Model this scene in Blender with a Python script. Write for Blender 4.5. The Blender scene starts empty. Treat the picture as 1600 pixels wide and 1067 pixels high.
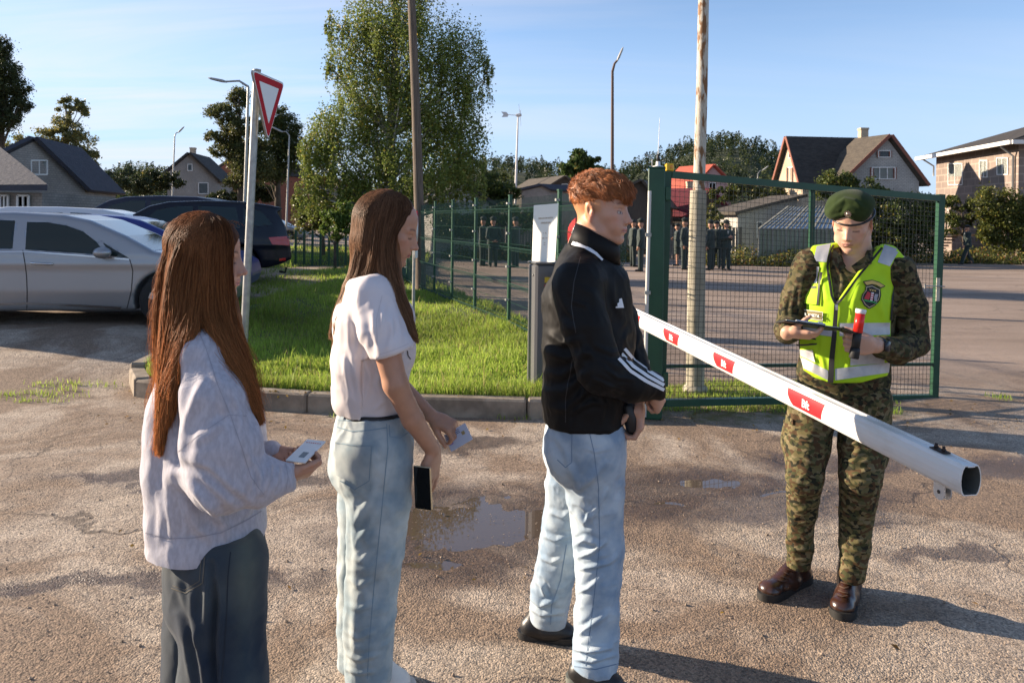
import bpy, math, random, numpy as np
from mathutils import Matrix, Vector
from mathutils.bvhtree import BVHTree
random.seed(7); RNG = np.random.default_rng(7)
rad = math.radians
SC = bpy.context.scene
# ------------------------------------------------------------------ camera
CAM_H = 1.70; FPX = 1200.0; HORIZON = 346.0; ROLL = rad(0.8)
cd = bpy.data.cameras.new('camera'); cam = bpy.data.objects.new('camera', cd)
SC.collection.objects.link(cam); SC.camera = cam
cd.sensor_fit = 'HORIZONTAL'; cd.sensor_width = 36.0; cd.lens = FPX / 1600 * 36.0
cd.shift_y = -(533.5 - HORIZON) / 1600.0
cd.clip_start = 0.05; cd.clip_end = 6000
cam.matrix_world = Matrix.Translation((0, 0, CAM_H)) @ Matrix.Rotation(rad(90), 4, 'X') @ Matrix.Rotation(ROLL, 4, 'Z')
cd.dof.use_dof = True; cd.dof.focus_distance = 3.1; cd.dof.aperture_fstop = 9.0
# ------------------------------------------------------------------ sky and sun
SUN_EL = rad(17.5); SUN_DIR = Vector((-1.0, 0.30, 0)).normalized()   # towards the sun, on the ground
w = bpy.data.worlds.new('World'); SC.world = w; w.use_nodes = True
nt = w.node_tree; nt.nodes.clear()
def N(nt, t, **k):
    n = nt.nodes.new(t)
    for a, b in k.items():
        if a.startswith('i_'): n.inputs[int(a[2:]) if a[2:].isdigit() else a[2:].replace('_', ' ')].default_value = b
        else: setattr(n, a, b)
    return n
out = N(nt, 'ShaderNodeOutputWorld'); bg = N(nt, 'ShaderNodeBackground'); sky = N(nt, 'ShaderNodeTexSky')
sky.sky_type = 'NISHITA'; sky.sun_disc = False; sky.sun_elevation = SUN_EL
sky.sun_rotation = math.atan2(SUN_DIR.x, SUN_DIR.y)
sky.air_density = 0.7; sky.dust_density = 0.0; sky.ozone_density = 1.7
bg.inputs[1].default_value = 0.100
# thin high cloud: streaks of noise over the sky directions
tc = N(nt, 'ShaderNodeTexCoord'); sp = N(nt, 'ShaderNodeSeparateXYZ'); nt.links.new(tc.outputs['Generated'], sp.inputs[0])
dv = N(nt, 'ShaderNodeMath', operation='ADD', i_1=0.10); nt.links.new(sp.outputs[2], dv.inputs[0])
cx = N(nt, 'ShaderNodeMath', operation='DIVIDE'); cy = N(nt, 'ShaderNodeMath', operation='DIVIDE')
nt.links.new(sp.outputs[0], cx.inputs[0]); nt.links.new(dv.outputs[0], cx.inputs[1])
nt.links.new(sp.outputs[1], cy.inputs[0]); nt.links.new(dv.outputs[0], cy.inputs[1])
cb = N(nt, 'ShaderNodeCombineXYZ'); nt.links.new(cx.outputs[0], cb.inputs[0]); nt.links.new(cy.outputs[0], cb.inputs[1])
mp = N(nt, 'ShaderNodeMapping'); mp.inputs['Scale'].default_value = (0.30, 1.1, 1); mp.inputs['Rotation'].default_value = (0, 0, 0.25)
mp.inputs['Location'].default_value = (1.3, 0.4, 0)
nt.links.new(cb.outputs[0], mp.inputs[0])
nz = N(nt, 'ShaderNodeTexNoise'); nz.inputs['Scale'].default_value = 0.9; nz.inputs['Detail'].default_value = 9; nz.inputs['Roughness'].default_value = 0.58
nz.inputs['Distortion'].default_value = 0.6
nt.links.new(mp.outputs[0], nz.inputs['Vector'])
rp = N(nt, 'ShaderNodeMapRange'); rp.inputs['From Min'].default_value = 0.42; rp.inputs['From Max'].default_value = 0.74
rp.inputs['To Max'].default_value = 0.75
nt.links.new(nz.outputs['Fac'], rp.inputs['Value'])
# more cloud towards the sun side (left), clearer to the right
side = N(nt, 'ShaderNodeMapRange'); side.inputs['From Min'].default_value = 0.25; side.inputs['From Max'].default_value = -0.45
side.inputs['To Min'].default_value = 0.18; side.inputs['To Max'].default_value = 1.0
nt.links.new(sp.outputs[0], side.inputs['Value'])
ml = N(nt, 'ShaderNodeMath', operation='MULTIPLY'); nt.links.new(rp.outputs[0], ml.inputs[0]); nt.links.new(side.outputs[0], ml.inputs[1])
hz = N(nt, 'ShaderNodeMapRange', interpolation_type='SMOOTHSTEP'); hz.inputs['From Min'].default_value = 0.0; hz.inputs['From Max'].default_value = 0.34
hz.inputs['To Min'].default_value = 0.9; hz.inputs['To Max'].default_value = 0.0; nt.links.new(sp.outputs[2], hz.inputs['Value'])
hm = N(nt, 'ShaderNodeMix', data_type='RGBA'); nt.links.new(hz.outputs[0], hm.inputs['Factor']); nt.links.new(sky.outputs[0], hm.inputs['A']); hm.inputs['B'].default_value = (2.25, 2.95, 4.1, 1)
mxs = N(nt, 'ShaderNodeMix', data_type='RGBA'); nt.links.new(ml.outputs[0], mxs.inputs['Factor'])
nt.links.new(hm.outputs['Result'], mxs.inputs['A']); mxs.inputs['B'].default_value = (4.35, 4.0, 3.8, 1)
nt.links.new(mxs.outputs['Result'], bg.inputs[0]); nt.links.new(bg.outputs[0], out.inputs[0])
sd = bpy.data.lights.new('sun', 'SUN'); sun = bpy.data.objects.new('sun', sd); SC.collection.objects.link(sun)
sd.energy = 5.0; sd.angle = rad(0.55); sd.color = (1.0, 0.83, 0.64)
sv = Vector((SUN_DIR.x * math.cos(SUN_EL), SUN_DIR.y * math.cos(SUN_EL), math.sin(SUN_EL)))
sun.rotation_euler = sv.to_track_quat('Z', 'Y').to_euler()
SC.view_settings.view_transform = 'Standard'; SC.view_settings.look = 'None'
SC.view_settings.exposure = 1.27; SC.view_settings.gamma = 1.0
SC.cycles.max_bounces = 6; SC.cycles.diffuse_bounces = 3; SC.cycles.glossy_bounces = 3; SC.cycles.transparent_max_bounces = 8
SC.cycles.transmission_bounces = 4; SC.cycles.caustics_reflective = False; SC.cycles.caustics_refractive = False
# ------------------------------------------------------------------ helpers
_cr, _sr = math.cos(ROLL), math.sin(ROLL)
def P(px, py, d):                      # the point seen at photo pixel px,py when it stands d metres away
    du, dv_ = px - 800.0, py - HORIZON
    u = du * _cr + dv_ * _sr; v = -du * _sr + dv_ * _cr
    return np.array([u * d / FPX, d, CAM_H - v * d / FPX])
def G(px, py, z=0.0):                  # the ground point (height z) seen at a pixel
    du, dv_ = px - 800.0, py - HORIZON
    v = -du * _sr + dv_ * _cr
    return P(px, py, (CAM_H - z) * FPX / v)
def proj(V):                           # world -> photo pixels (for measuring)
    u = V[..., 0] * FPX / V[..., 1]; v = (CAM_H - V[..., 2]) * FPX / V[..., 1]
    return u * _cr - v * _sr + 800.0, u * _sr + v * _cr + HORIZON
def sm(a, b, x):
    t = np.clip((np.asarray(x, float) - a) / (b - a), 0, 1); return t * t * (3 - 2 * t)
def link(o, parent=None):
    SC.collection.objects.link(o)
    if parent is not None: o.parent = parent
    return o
def tag(o, label=None, cat=None, group=None, kind=None):
    if label: o['label'] = label
    if cat: o['category'] = cat
    if group: o['group'] = group
    if kind: o['kind'] = kind
    return o
def thing(name, label, cat, loc=(0, 0, 0), rz=0.0, group=None):
    o = bpy.data.objects.new(name, None); link(o); o.location = [float(c) for c in loc]; o.rotation_euler = (0, 0, rz)
    o.empty_display_size = 0.2
    return tag(o, label, cat, group)
def np_mesh(name, V, F, mats=(), fm=None, smooth=True, col=None):
    """V (n,3); F list of index lists or an (m,k) int array"""
    me = bpy.data.meshes.new(name); V = np.asarray(V, np.float32)
    if isinstance(F, np.ndarray):
        m, k = F.shape; li = F.astype(np.int32).ravel(); ls = np.arange(m, dtype=np.int32) * k; lt = np.full(m, k, np.int32)
    else:
        lt = np.array([len(f) for f in F], np.int32); m = len(F)
        li = np.array([i for f in F for i in f], np.int32); ls = np.concatenate([[0], np.cumsum(lt)[:-1]]).astype(np.int32)
    me.vertices.add(len(V)); me.vertices.foreach_set('co', V.ravel())
    me.loops.add(len(li)); me.loops.foreach_set('vertex_index', li)
    me.polygons.add(m); me.polygons.foreach_set('loop_start', ls)
    try: me.polygons.foreach_set('loop_total', lt)
    except Exception: pass
    me.polygons.foreach_set('use_smooth', np.full(m, bool(smooth)) if np.isscalar(smooth) else smooth)
    if fm is not None: me.polygons.foreach_set('material_index', np.asarray(fm, np.int32))
    for mt in mats: me.materials.append(mt)
    me.update(calc_edges=True)
    if col is not None:
        a = me.color_attributes.new('Col', 'FLOAT_COLOR', 'POINT')
        c = np.ones((len(V), 4), np.float32); c[:, :col.shape[1]] = col; a.data.foreach_set('color', c.ravel())
    return me
class MB:
    """collects simple shapes for one mesh; several materials allowed"""
    def __init__(s): s.v = []; s.f = []; s.m = []; s.sm = []; s.M = None
    def add(s, V, F, m=0, smooth=False):
        o = len(s.v)
        for p in V:
            p = Vector([float(c) for c in p]); s.v.append(tuple(s.M @ p) if s.M else tuple(p))
        for f in F: s.f.append([i + o for i in f]); s.m.append(m); s.sm.append(smooth)
        return s
    def box(s, c, size, m=0, rz=0.0, R=None, bev=0.0):
        hx, hy, hz = size[0] / 2, size[1] / 2, size[2] / 2
        R = R if R is not None else Matrix.Rotation(rz, 3, 'Z'); c = Vector([float(q) for q in c])
        if bev <= 0:
            V = [c + R @ Vector((x * hx, y * hy, z * hz)) for z in (-1, 1) for x, y in ((-1, -1), (1, -1), (1, 1), (-1, 1))]
            return s.add(V, [(3, 2, 1, 0), (4, 5, 6, 7), (0, 1, 5, 4), (1, 2, 6, 5), (2, 3, 7, 6), (3, 0, 4, 7)], m)
        b = min(bev, hx * .95, hy * .95, hz * .95); V = []
        for z, q in ((-hz, b), (-hz + b, 0), (hz - b, 0), (hz, b)):
            ring = [(-hx + q, -hy + b), (-hx + b, -hy + q), (hx - b, -hy + q), (hx - q, -hy + b), (hx - q, hy - b), (hx - b, hy - q), (-hx + b, hy - q), (-hx + q, hy - b)]
            if q: ring = [(-hx + b, -hy + b), (-hx + b, -hy + b), (hx - b, -hy + b), (hx - b, -hy + b), (hx - b, hy - b), (hx - b, hy - b), (-hx + b, hy - b), (-hx + b, hy - b)]
            V += [c + R @ Vector((x, y, z)) for x, y in ring]
        F = [(7, 5, 3, 1)] + [(24 + 1, 24 + 3, 24 + 5, 24 + 7)]
        for k in range(3):
            for i in range(8):
                a, b2 = k * 8 + i, k * 8 + (i + 1) % 8
                F.append((a, b2, b2 + 8, a + 8))
        return s.add(V, F, m)
    def prism(s, poly, a0, a1, axis='z', m=0, smooth=False, cap=True):
        """poly: 2D points; extruded along axis from a0 to a1"""
        n = len(poly)
        def pt(p, a): return {'z': (p[0], p[1], a), 'y': (p[0], a, p[1]), 'x': (a, p[0], p[1])}[axis]
        V = [pt(p, a0) for p in poly] + [pt(p, a1) for p in poly]
        F = [(i, (i + 1) % n, (i + 1) % n + n, i + n) for i in range(n)]
        if axis == 'y': F = [f[::-1] for f in F]
        s.add(V, F, m, smooth)
        if cap:
            a, b = list(range(n))[::-1], list(range(n, 2 * n))
            if axis == 'y': a, b = a[::-1], b[::-1]
            s.add(V, [a, b], m)
        return s
    def tube(s, pts, r, n=10, m=0, caps=True, flat=None):
        pts = [Vector([float(c) for c in p]) for p in pts]; k = len(pts)
        r = [r] * k if np.isscalar(r) else list(r)
        V = []; up = None
        for i, p in enumerate(pts):
            t = (pts[min(i + 1, k - 1)] - pts[max(i - 1, 0)]).normalized()
            if up is None:
                up = Vector((0, 0, 1)) if abs(t.z) < .9 else Vector((1, 0, 0))
            u = t.cross(up).normalized(); vv = u.cross(t).normalized(); up = vv
            for j in range(n):
                a = 2 * math.pi * j / n
                V.append(p + u * math.cos(a) * r[i] + vv * math.sin(a) * r[i] * (flat or 1))
        F = []
        for i in range(k - 1):
            for j in range(n):
                F.append((i * n + j, i * n + (j + 1) % n, (i + 1) * n + (j + 1) % n, (i + 1) * n + j))
        s.add(V, F, m, True)
        if caps: s.add(V, [tuple(range(n))[::-1], tuple(range((k - 1) * n, k * n))], m)
        return s
    def lathe(s, prof, c=(0, 0, 0), n=20, m=0, R=None):
        c = Vector([float(q) for q in c]); V = []; k = len(prof)
        for r, z in prof:
            for j in range(n):
                a = 2 * math.pi * j / n; p = Vector((r * math.cos(a), r * math.sin(a), z))
                V.append(c + (R @ p if R else p))
        F = [(i * n + j, i * n + (j + 1) % n, (i + 1) * n + (j + 1) % n, (i + 1) * n + j) for i in range(k - 1) for j in range(n)]
        s.add(V, F, m, True)
        return s.add(V, [tuple(range(n))[::-1], tuple(range((k - 1) * n, k * n))], m)
    def quad(s, a, b, c, d, m=0): return s.add([a, b, c, d], [(0, 1, 2, 3)], m)
    def build(s, name, mats, parent=None, **tags):
        mats = mats if isinstance(mats, (list, tuple)) else [mats]
        if not s.f: return None
        me = np_mesh(name, s.v, s.f, mats, s.m, np.array(s.sm, bool))
        o = link(bpy.data.objects.new(name, me), parent)
        return tag(o, **tags) if tags else o
def mesh_obj(name, me, parent=None, **tags):
    o = link(bpy.data.objects.new(name, me), parent)
    return tag(o, **tags) if tags else o
def copy_tree(o, parent=None):
    c = o.copy(); SC.collection.objects.link(c); c.parent = parent
    for ch in [q for q in SC.objects if q.parent == o]: copy_tree(ch, c)
    return c
# ------------------------------------------------------------------ materials
def mat(name, col, rough=.6, metal=0.0, spec=.5, col2=None, nscale=8.0, ndet=4.0, nlo=.35, nhi=.65, bump=0.0, bscale=60.0, bdist=.01,
        attr=None, trans=0.0, coat=0.0, sheen=0.0, emis=None, sss=0.0, stretch=None, coords='Object', transm=0.0):
    m = bpy.data.materials.new(name); m.use_nodes = True; t = m.node_tree; b = t.nodes['Principled BSDF']
    L = t.links.new
    b.inputs['Roughness'].default_value = rough; b.inputs['Metallic'].default_value = metal
    b.inputs['Specular IOR Level'].default_value = spec; b.inputs['Coat Weight'].default_value = coat
    b.inputs['Sheen Weight'].default_value = sheen; b.inputs['Transmission Weight'].default_value = transm
    if sss: b.inputs['Subsurface Weight'].default_value = sss; b.inputs['Subsurface Radius'].default_value = (.012, .005, .0025); b.inputs['Subsurface Scale'].default_value = 1.0
    c4 = lambda c: (*c, 1)
    tcn = N(t, 'ShaderNodeTexCoord'); vec = tcn.outputs[coords] if coords != 'World' else N(t, 'ShaderNodeNewGeometry').outputs['Position']
    if stretch:
        mpn = N(t, 'ShaderNodeMapping'); mpn.inputs['Scale'].default_value = stretch; L(vec, mpn.inputs[0]); vec = mpn.outputs[0]
    base = None
    if col2 is not None:
        n = N(t, 'ShaderNodeTexNoise'); n.inputs['Scale'].default_value = nscale; n.inputs['Detail'].default_value = ndet; L(vec, n.inputs['Vector'])
        r = N(t, 'ShaderNodeMapRange'); r.inputs['From Min'].default_value = nlo; r.inputs['From Max'].default_value = nhi; L(n.outputs['Fac'], r.inputs['Value'])
        x = N(t, 'ShaderNodeMix', data_type='RGBA'); L(r.outputs[0], x.inputs['Factor']); x.inputs['A'].default_value = c4(col); x.inputs['B'].default_value = c4(col2)
        base = x.outputs['Result']
    if attr:
        a = N(t, 'ShaderNodeVertexColor', layer_name='Col')
        if attr == 'mul' :
            x = N(t, 'ShaderNodeMix', data_type='RGBA', blend_type='MULTIPLY'); x.inputs['Factor'].default_value = 1
            if base: L(base, x.inputs['A'])
            else: x.inputs['A'].default_value = c4(col)
            L(a.outputs['Color'], x.inputs['B']); base = x.outputs['Result']
        else: base = a.outputs['Color']
    if base: L(base, b.inputs['Base Color'])
    else: b.inputs['Base Color'].default_value = c4(col)
    if bump:
        n = N(t, 'ShaderNodeTexNoise'); n.inputs['Scale'].default_value = bscale; n.inputs['Detail'].default_value = 5; L(vec, n.inputs['Vector'])
        bp = N(t, 'ShaderNodeBump'); bp.inputs['Strength'].default_value = bump; bp.inputs['Distance'].default_value = bdist
        L(n.outputs['Fac'], bp.inputs['Height']); L(bp.outputs[0], b.inputs['Normal'])
    if emis: b.inputs['Emission Color'].default_value = c4(emis[0]); b.inputs['Emission Strength'].default_value = emis[1]
    if trans:
        tr = N(t, 'ShaderNodeBsdfTranslucent'); mx = N(t, 'ShaderNodeMixShader'); mx.inputs[0].default_value = trans
        if base: L(base, tr.inputs[0])
        else: tr.inputs[0].default_value = c4(col)
        L(b.outputs[0], mx.inputs[1]); L(tr.outputs[0], mx.inputs[2]); L(mx.outputs[0], t.nodes['Material Output'].inputs[0])
    return m
# ------------------------------------------------------------------ signed distance modelling
class SDF:
    def __init__(s): s.p = []
    def cap(s, a, b, ra, rb=None, k=.02, flat=None, sub=False):
        a = np.array(a, float); b = np.array(b, float); rb = ra if rb is None else rb; ab = b - a; L2 = max(float(ab @ ab), 1e-9)
        if flat is not None: ax = np.array(flat[0], float); ax = ax / np.linalg.norm(ax); fq = 1.0 / flat[1] - 1.0
        def f(X):
            t = np.clip(((X - a) @ ab) / L2, 0, 1); off = X - a - t[:, None] * ab
            if flat is not None: off = off + (off @ ax)[:, None] * ax * fq
            return np.sqrt((off * off).sum(1)) - (ra + (rb - ra) * t)
        s.p.append((f, k, sub)); return s
    def chain(s, pts, rs, k=.02, flat=None):
        for i in range(len(pts) - 1): s.cap(pts[i], pts[i + 1], rs[i], rs[i + 1], k if i == 0 else max(k * .5, .004), flat)
        return s
    def ell(s, c, r, R=None, k=.02, sub=False):
        c = np.array(c, float); r = np.array(r, float); Rm = None if R is None else np.array(R, float)
        def f(X):
            q = X - c
            if Rm is not None: q = q @ Rm
            k0 = np.sqrt(((q / r) ** 2).sum(1)); k1 = np.sqrt(((q / r ** 2) ** 2).sum(1)) + 1e-6
            return np.where(k0 < .05, -r.min(), k0 * (k0 - 1) / k1)
        s.p.append((f, k, sub)); return s
    def box(s, c, h, rr=.01, R=None, k=.005, sub=False):
        c = np.array(c, float); h = np.array(h, float) - rr; Rm = None if R is None else np.array(R, float)
        def f(X):
            q = X - c
            if Rm is not None: q = q @ Rm
            q = np.abs(q) - h
            return np.sqrt((np.maximum(q, 0) ** 2).sum(1)) + np.minimum(q.max(1), 0) - rr
        s.p.append((f, k, sub)); return s
    def half(s, p, n, k=.006):          # remove everything on the side n points to
        p = np.array(p, float); n = np.array(n, float); n = n / np.linalg.norm(n)
        s.p.append((lambda X: -((X - p) @ n), k, True)); return s
    def fn(s, f, k=.01, sub=False): s.p.append((f, k, sub)); return s
    @staticmethod
    def comb(acc, d, k, sub):
        if sub: d = -d; h = np.clip(.5 - .5 * (acc - d) / k, 0, 1); return acc * (1 - h) + d * h + k * h * (1 - h)
        h = np.clip(.5 + .5 * (acc - d) / k, 0, 1); return acc * (1 - h) + d * h - k * h * (1 - h)
    def val(s, X):
        acc = None
        for f, k, sub in s.p:
            d = f(X); acc = d if acc is None else s.comb(acc, d, k, sub)
        return acc
    def push(s, X, dl, it=2):           # keep points at least dl outside the surface
        for _ in range(it):
            d = s.val(X); mk = d < dl
            if not mk.any(): break
            Y = X[mk]; e = .002; g = np.stack([s.val(Y + np.eye(3)[c] * e) - d[mk] for c in range(3)], 1); g /= np.linalg.norm(g, axis=1, keepdims=True) + 1e-9
            X[mk] = Y + g * (dl[mk] - d[mk])[:, None]
        return X
    def mesh(s, lo, hi, h, B=12):
        lo = np.array(lo, float); hi = np.array(hi, float)
        nb = np.ceil((hi - lo) / (h * B)).astype(int); n = nb * B + 1
        vol = np.full(n, 1.0, np.float32)
        ci = np.stack(np.meshgrid(*[np.arange(q) for q in nb], indexing='ij'), -1).reshape(-1, 3)
        C = lo + (ci + .5) * B * h; R = B * h * .88
        D = []; acc = None
        for f, k, sub in s.p:
            d = f(C); D.append(d); acc = d if acc is None else s.comb(acc, d, k, sub)
        D = np.array(D); act = np.abs(acc) < R * 1.35 + .01
        g = np.arange(B + 1) * h
        off = np.stack(np.meshgrid(g, g, g, indexing='ij'), -1).reshape(-1, 3)
        ks = np.array([q[1] for q in s.p]); subs = np.array([q[2] for q in s.p])
        for i in np.nonzero(~act)[0]:
            a = ci[i] * B; vol[a[0]:a[0] + B + 1, a[1]:a[1] + B + 1, a[2]:a[2] + B + 1] = 1.0 if acc[i] > 0 else -1.0
        for i in np.nonzero(act)[0]:
            X = lo + ci[i] * B * h + off; di = D[:, i]
            dm = di[~subs].min()
            use = np.where(subs, di < 2 * R + ks, di - R < dm + R + ks * 1.2 + .005)
            v = None
            for j in np.nonzero(use)[0]:
                f, k, sub = s.p[j]
                d = f(X)
                if v is None:
                    if sub: continue
                    v = d
                else: v = s.comb(v, d, k, sub)
            a = ci[i] * B; vol[a[0]:a[0] + B + 1, a[1]:a[1] + B + 1, a[2]:a[2] + B + 1] = v.reshape(B + 1, B + 1, B + 1)
        return surface_nets(vol, lo, h)
def surface_nets(vol, lo, h):
    S = vol < 0
    c = [S[dx:S.shape[0] - 1 + dx, dy:S.shape[1] - 1 + dy, dz:S.shape[2] - 1 + dz] for dx in (0, 1) for dy in (0, 1) for dz in (0, 1)]
    al = c[0].copy(); an = c[0].copy()
    for q in c[1:]: al &= q; an |= q
    mixed = an & ~al
    idx = np.argwhere(mixed); lut = np.full(mixed.shape, -1, np.int32); lut[mixed] = np.arange(len(idx))
    cor = [(dx, dy, dz) for dx in (0, 1) for dy in (0, 1) for dz in (0, 1)]
    vals = np.stack([vol[idx[:, 0] + a, idx[:, 1] + b, idx[:, 2] + c_] for a, b, c_ in cor], 1)
    acc = np.zeros((len(idx), 3)); cnt = np.zeros(len(idx))
    for i in range(8):
        for j in range(i + 1, 8):
            if sum(abs(cor[i][q] - cor[j][q]) for q in range(3)) != 1: continue
            va, vb = vals[:, i], vals[:, j]; mk = (va < 0) != (vb < 0)
            t = np.where(mk, va / np.where(mk, va - vb, 1), 0)
            p = np.array(cor[i])[None] + t[:, None] * (np.array(cor[j]) - np.array(cor[i]))[None]
            acc += p * mk[:, None]; cnt += mk
    V = lo + (idx + acc / cnt[:, None]) * h
    F = []
    for ax in range(3):
        sl0 = [slice(None)] * 3; sl1 = [slice(None)] * 3; sl0[ax] = slice(0, -1); sl1[ax] = slice(1, None)
        A = S[tuple(sl0)]; Bq = S[tuple(sl1)]
        e = np.argwhere(A != Bq); u, v = (ax + 1) % 3, (ax + 2) % 3
        ok = (e[:, u] > 0) & (e[:, v] > 0) & (e[:, u] < mixed.shape[u]) & (e[:, v] < mixed.shape[v]); e = e[ok]
        def L(du, dv2):
            q = e.copy(); q[:, u] += du; q[:, v] += dv2; return lut[q[:, 0], q[:, 1], q[:, 2]]
        quad = np.stack([L(-1, -1), L(0, -1), L(0, 0), L(-1, 0)], 1)
        ins = A[e[:, 0], e[:, 1], e[:, 2]]
        quad[~ins] = quad[~ins][:, ::-1]
        F.append(quad)
    F = np.concatenate(F); F = F[(F >= 0).all(1)]
    return V, F
def poly_sdf(poly):
    Pn = np.array(poly, float)
    def f(x, z):
        d = np.full(len(x), 1e9); s = np.ones(len(x)); n = len(Pn); j = n - 1
        for i in range(n):
            e = Pn[j] - Pn[i]; wx = x - Pn[i][0]; wz = z - Pn[i][1]
            t = np.clip((wx * e[0] + wz * e[1]) / (e @ e), 0, 1); d = np.minimum(d, (wx - e[0] * t) ** 2 + (wz - e[1] * t) ** 2)
            c1 = z >= Pn[i][1]; c2 = z < Pn[j][1]; c3 = e[0] * wz > e[1] * wx
            fl = (c1 & c2 & c3) | (~c1 & ~c2 & ~c3); s = np.where(fl, -s, s); j = i
        return s * np.sqrt(d)
    return f
def vnormals(V, F):
    a = V[F[:, 2]] - V[F[:, 0]]; b = V[F[:, 3]] - V[F[:, 1]]; fn = np.cross(a, b)
    Nn = np.zeros_like(V)
    for i in range(4):
        for c in range(3): Nn[:, c] += np.bincount(F[:, i], fn[:, c], len(V))
    return Nn / (np.linalg.norm(Nn, axis=1, keepdims=True) + 1e-12)
def relax(V, F, it=2, lam=.5):
    E = np.concatenate([F[:, [0, 1]], F[:, [1, 2]], F[:, [2, 3]], F[:, [3, 0]]])
    deg = np.bincount(E[:, 0], minlength=len(V)) + np.bincount(E[:, 1], minlength=len(V))
    for _ in range(it):
        S = np.zeros_like(V)
        for c in range(3): S[:, c] = np.bincount(E[:, 0], V[E[:, 1], c], len(V)) + np.bincount(E[:, 1], V[E[:, 0], c], len(V))
        V = V + lam * (S / np.maximum(deg, 1)[:, None] - V)
    return V
# value noise on arbitrary points
_perm = np.random.default_rng(3).random(4096)
def vnoise(X, seed=0):
    X = np.asarray(X, float); i = np.floor(X).astype(np.int64); f = X - i; f = f * f * (3 - 2 * f); r = 0
    for dx in (0, 1):
        for dy in (0, 1):
            for dz in (0, 1):
                hsh = ((i[:, 0] + dx) * 73856093 ^ (i[:, 1] + dy) * 19349663 ^ (i[:, 2] + dz) * 83492791 ^ (seed * 2654435761)) & 4095
                wgt = (f[:, 0] if dx else 1 - f[:, 0]) * (f[:, 1] if dy else 1 - f[:, 1]) * (f[:, 2] if dz else 1 - f[:, 2])
                r = r + wgt * _perm[hsh]
    return r * 2 - 1
def folds(V, Nn, segs, ref=None):
    """segs: (list of photo pixels, width px, amplitude m). Real displacement of the cloth on the side seen from the lane."""
    px, py = proj(V); face = np.clip(-(Nn * (V - np.array([0, 0, CAM_H]))).sum(1) / np.linalg.norm(V, axis=1), 0, 1) ** .5
    D = np.zeros(len(V))
    for pts, wd, amp in segs:
        best = np.full(len(V), 1e9); tt = np.zeros(len(V)); n = len(pts) - 1
        for i in range(n):
            a = np.array(pts[i], float); b = np.array(pts[i + 1], float); ab = b - a
            qx, qy = px - a[0], py - a[1]
            t = np.clip((qx * ab[0] + qy * ab[1]) / (ab @ ab + 1e-9), 0, 1)
            d = np.hypot(qx - t * ab[0], qy - t * ab[1]); mk = d < best; best[mk] = d[mk]; tt[mk] = ((i + t) / n)[mk]
        tap = np.sin(np.pi * np.clip(tt * .9 + .05, 0, 1)) ** .6
        D += amp * (np.exp(-(best / wd) ** 2) - .45 * np.exp(-((best - 1.9 * wd) / wd) ** 2)) * tap
    return D * face
def strands(name, S, r0, r1, m, parent=None, col=None):
    """S (n, k, 3) centre lines -> one mesh of thin three sided strands"""
    n, k, _ = S.shape
    T = np.gradient(S, axis=1); T /= np.linalg.norm(T, axis=2, keepdims=True) + 1e-9
    up = np.array([.3, -.8, .5]); U = np.cross(T, up); U /= np.linalg.norm(U, axis=2, keepdims=True) + 1e-9; W = np.cross(T, U)
    r = (r0 + (r1 - r0) * np.linspace(0, 1, k) ** 2)[None, :, None] * (.7 + .6 * RNG.random((n, 1, 1)))
    V = np.stack([S + r * (math.cos(a) * U + math.sin(a) * W) for a in (0, 2.1, 4.2)], 2).reshape(-1, 3)
    base = (np.arange(n)[:, None] * k + np.arange(k - 1)[None]) * 3
    F = np.concatenate([np.stack([base + j, base + (j + 1) % 3, base + 3 + (j + 1) % 3, base + 3 + j], -1).reshape(-1, 4) for j in range(3)])
    c = None
    if col is not None: c = np.repeat(col, k * 3, axis=0) if col.ndim == 2 else np.repeat(col.reshape(-1, 3), 3, axis=0)
    me = np_mesh(name, V, F, [m], col=c)
    return mesh_obj(name, me, parent)
CAMPOS = np.array([0, 0, CAM_H])
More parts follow.
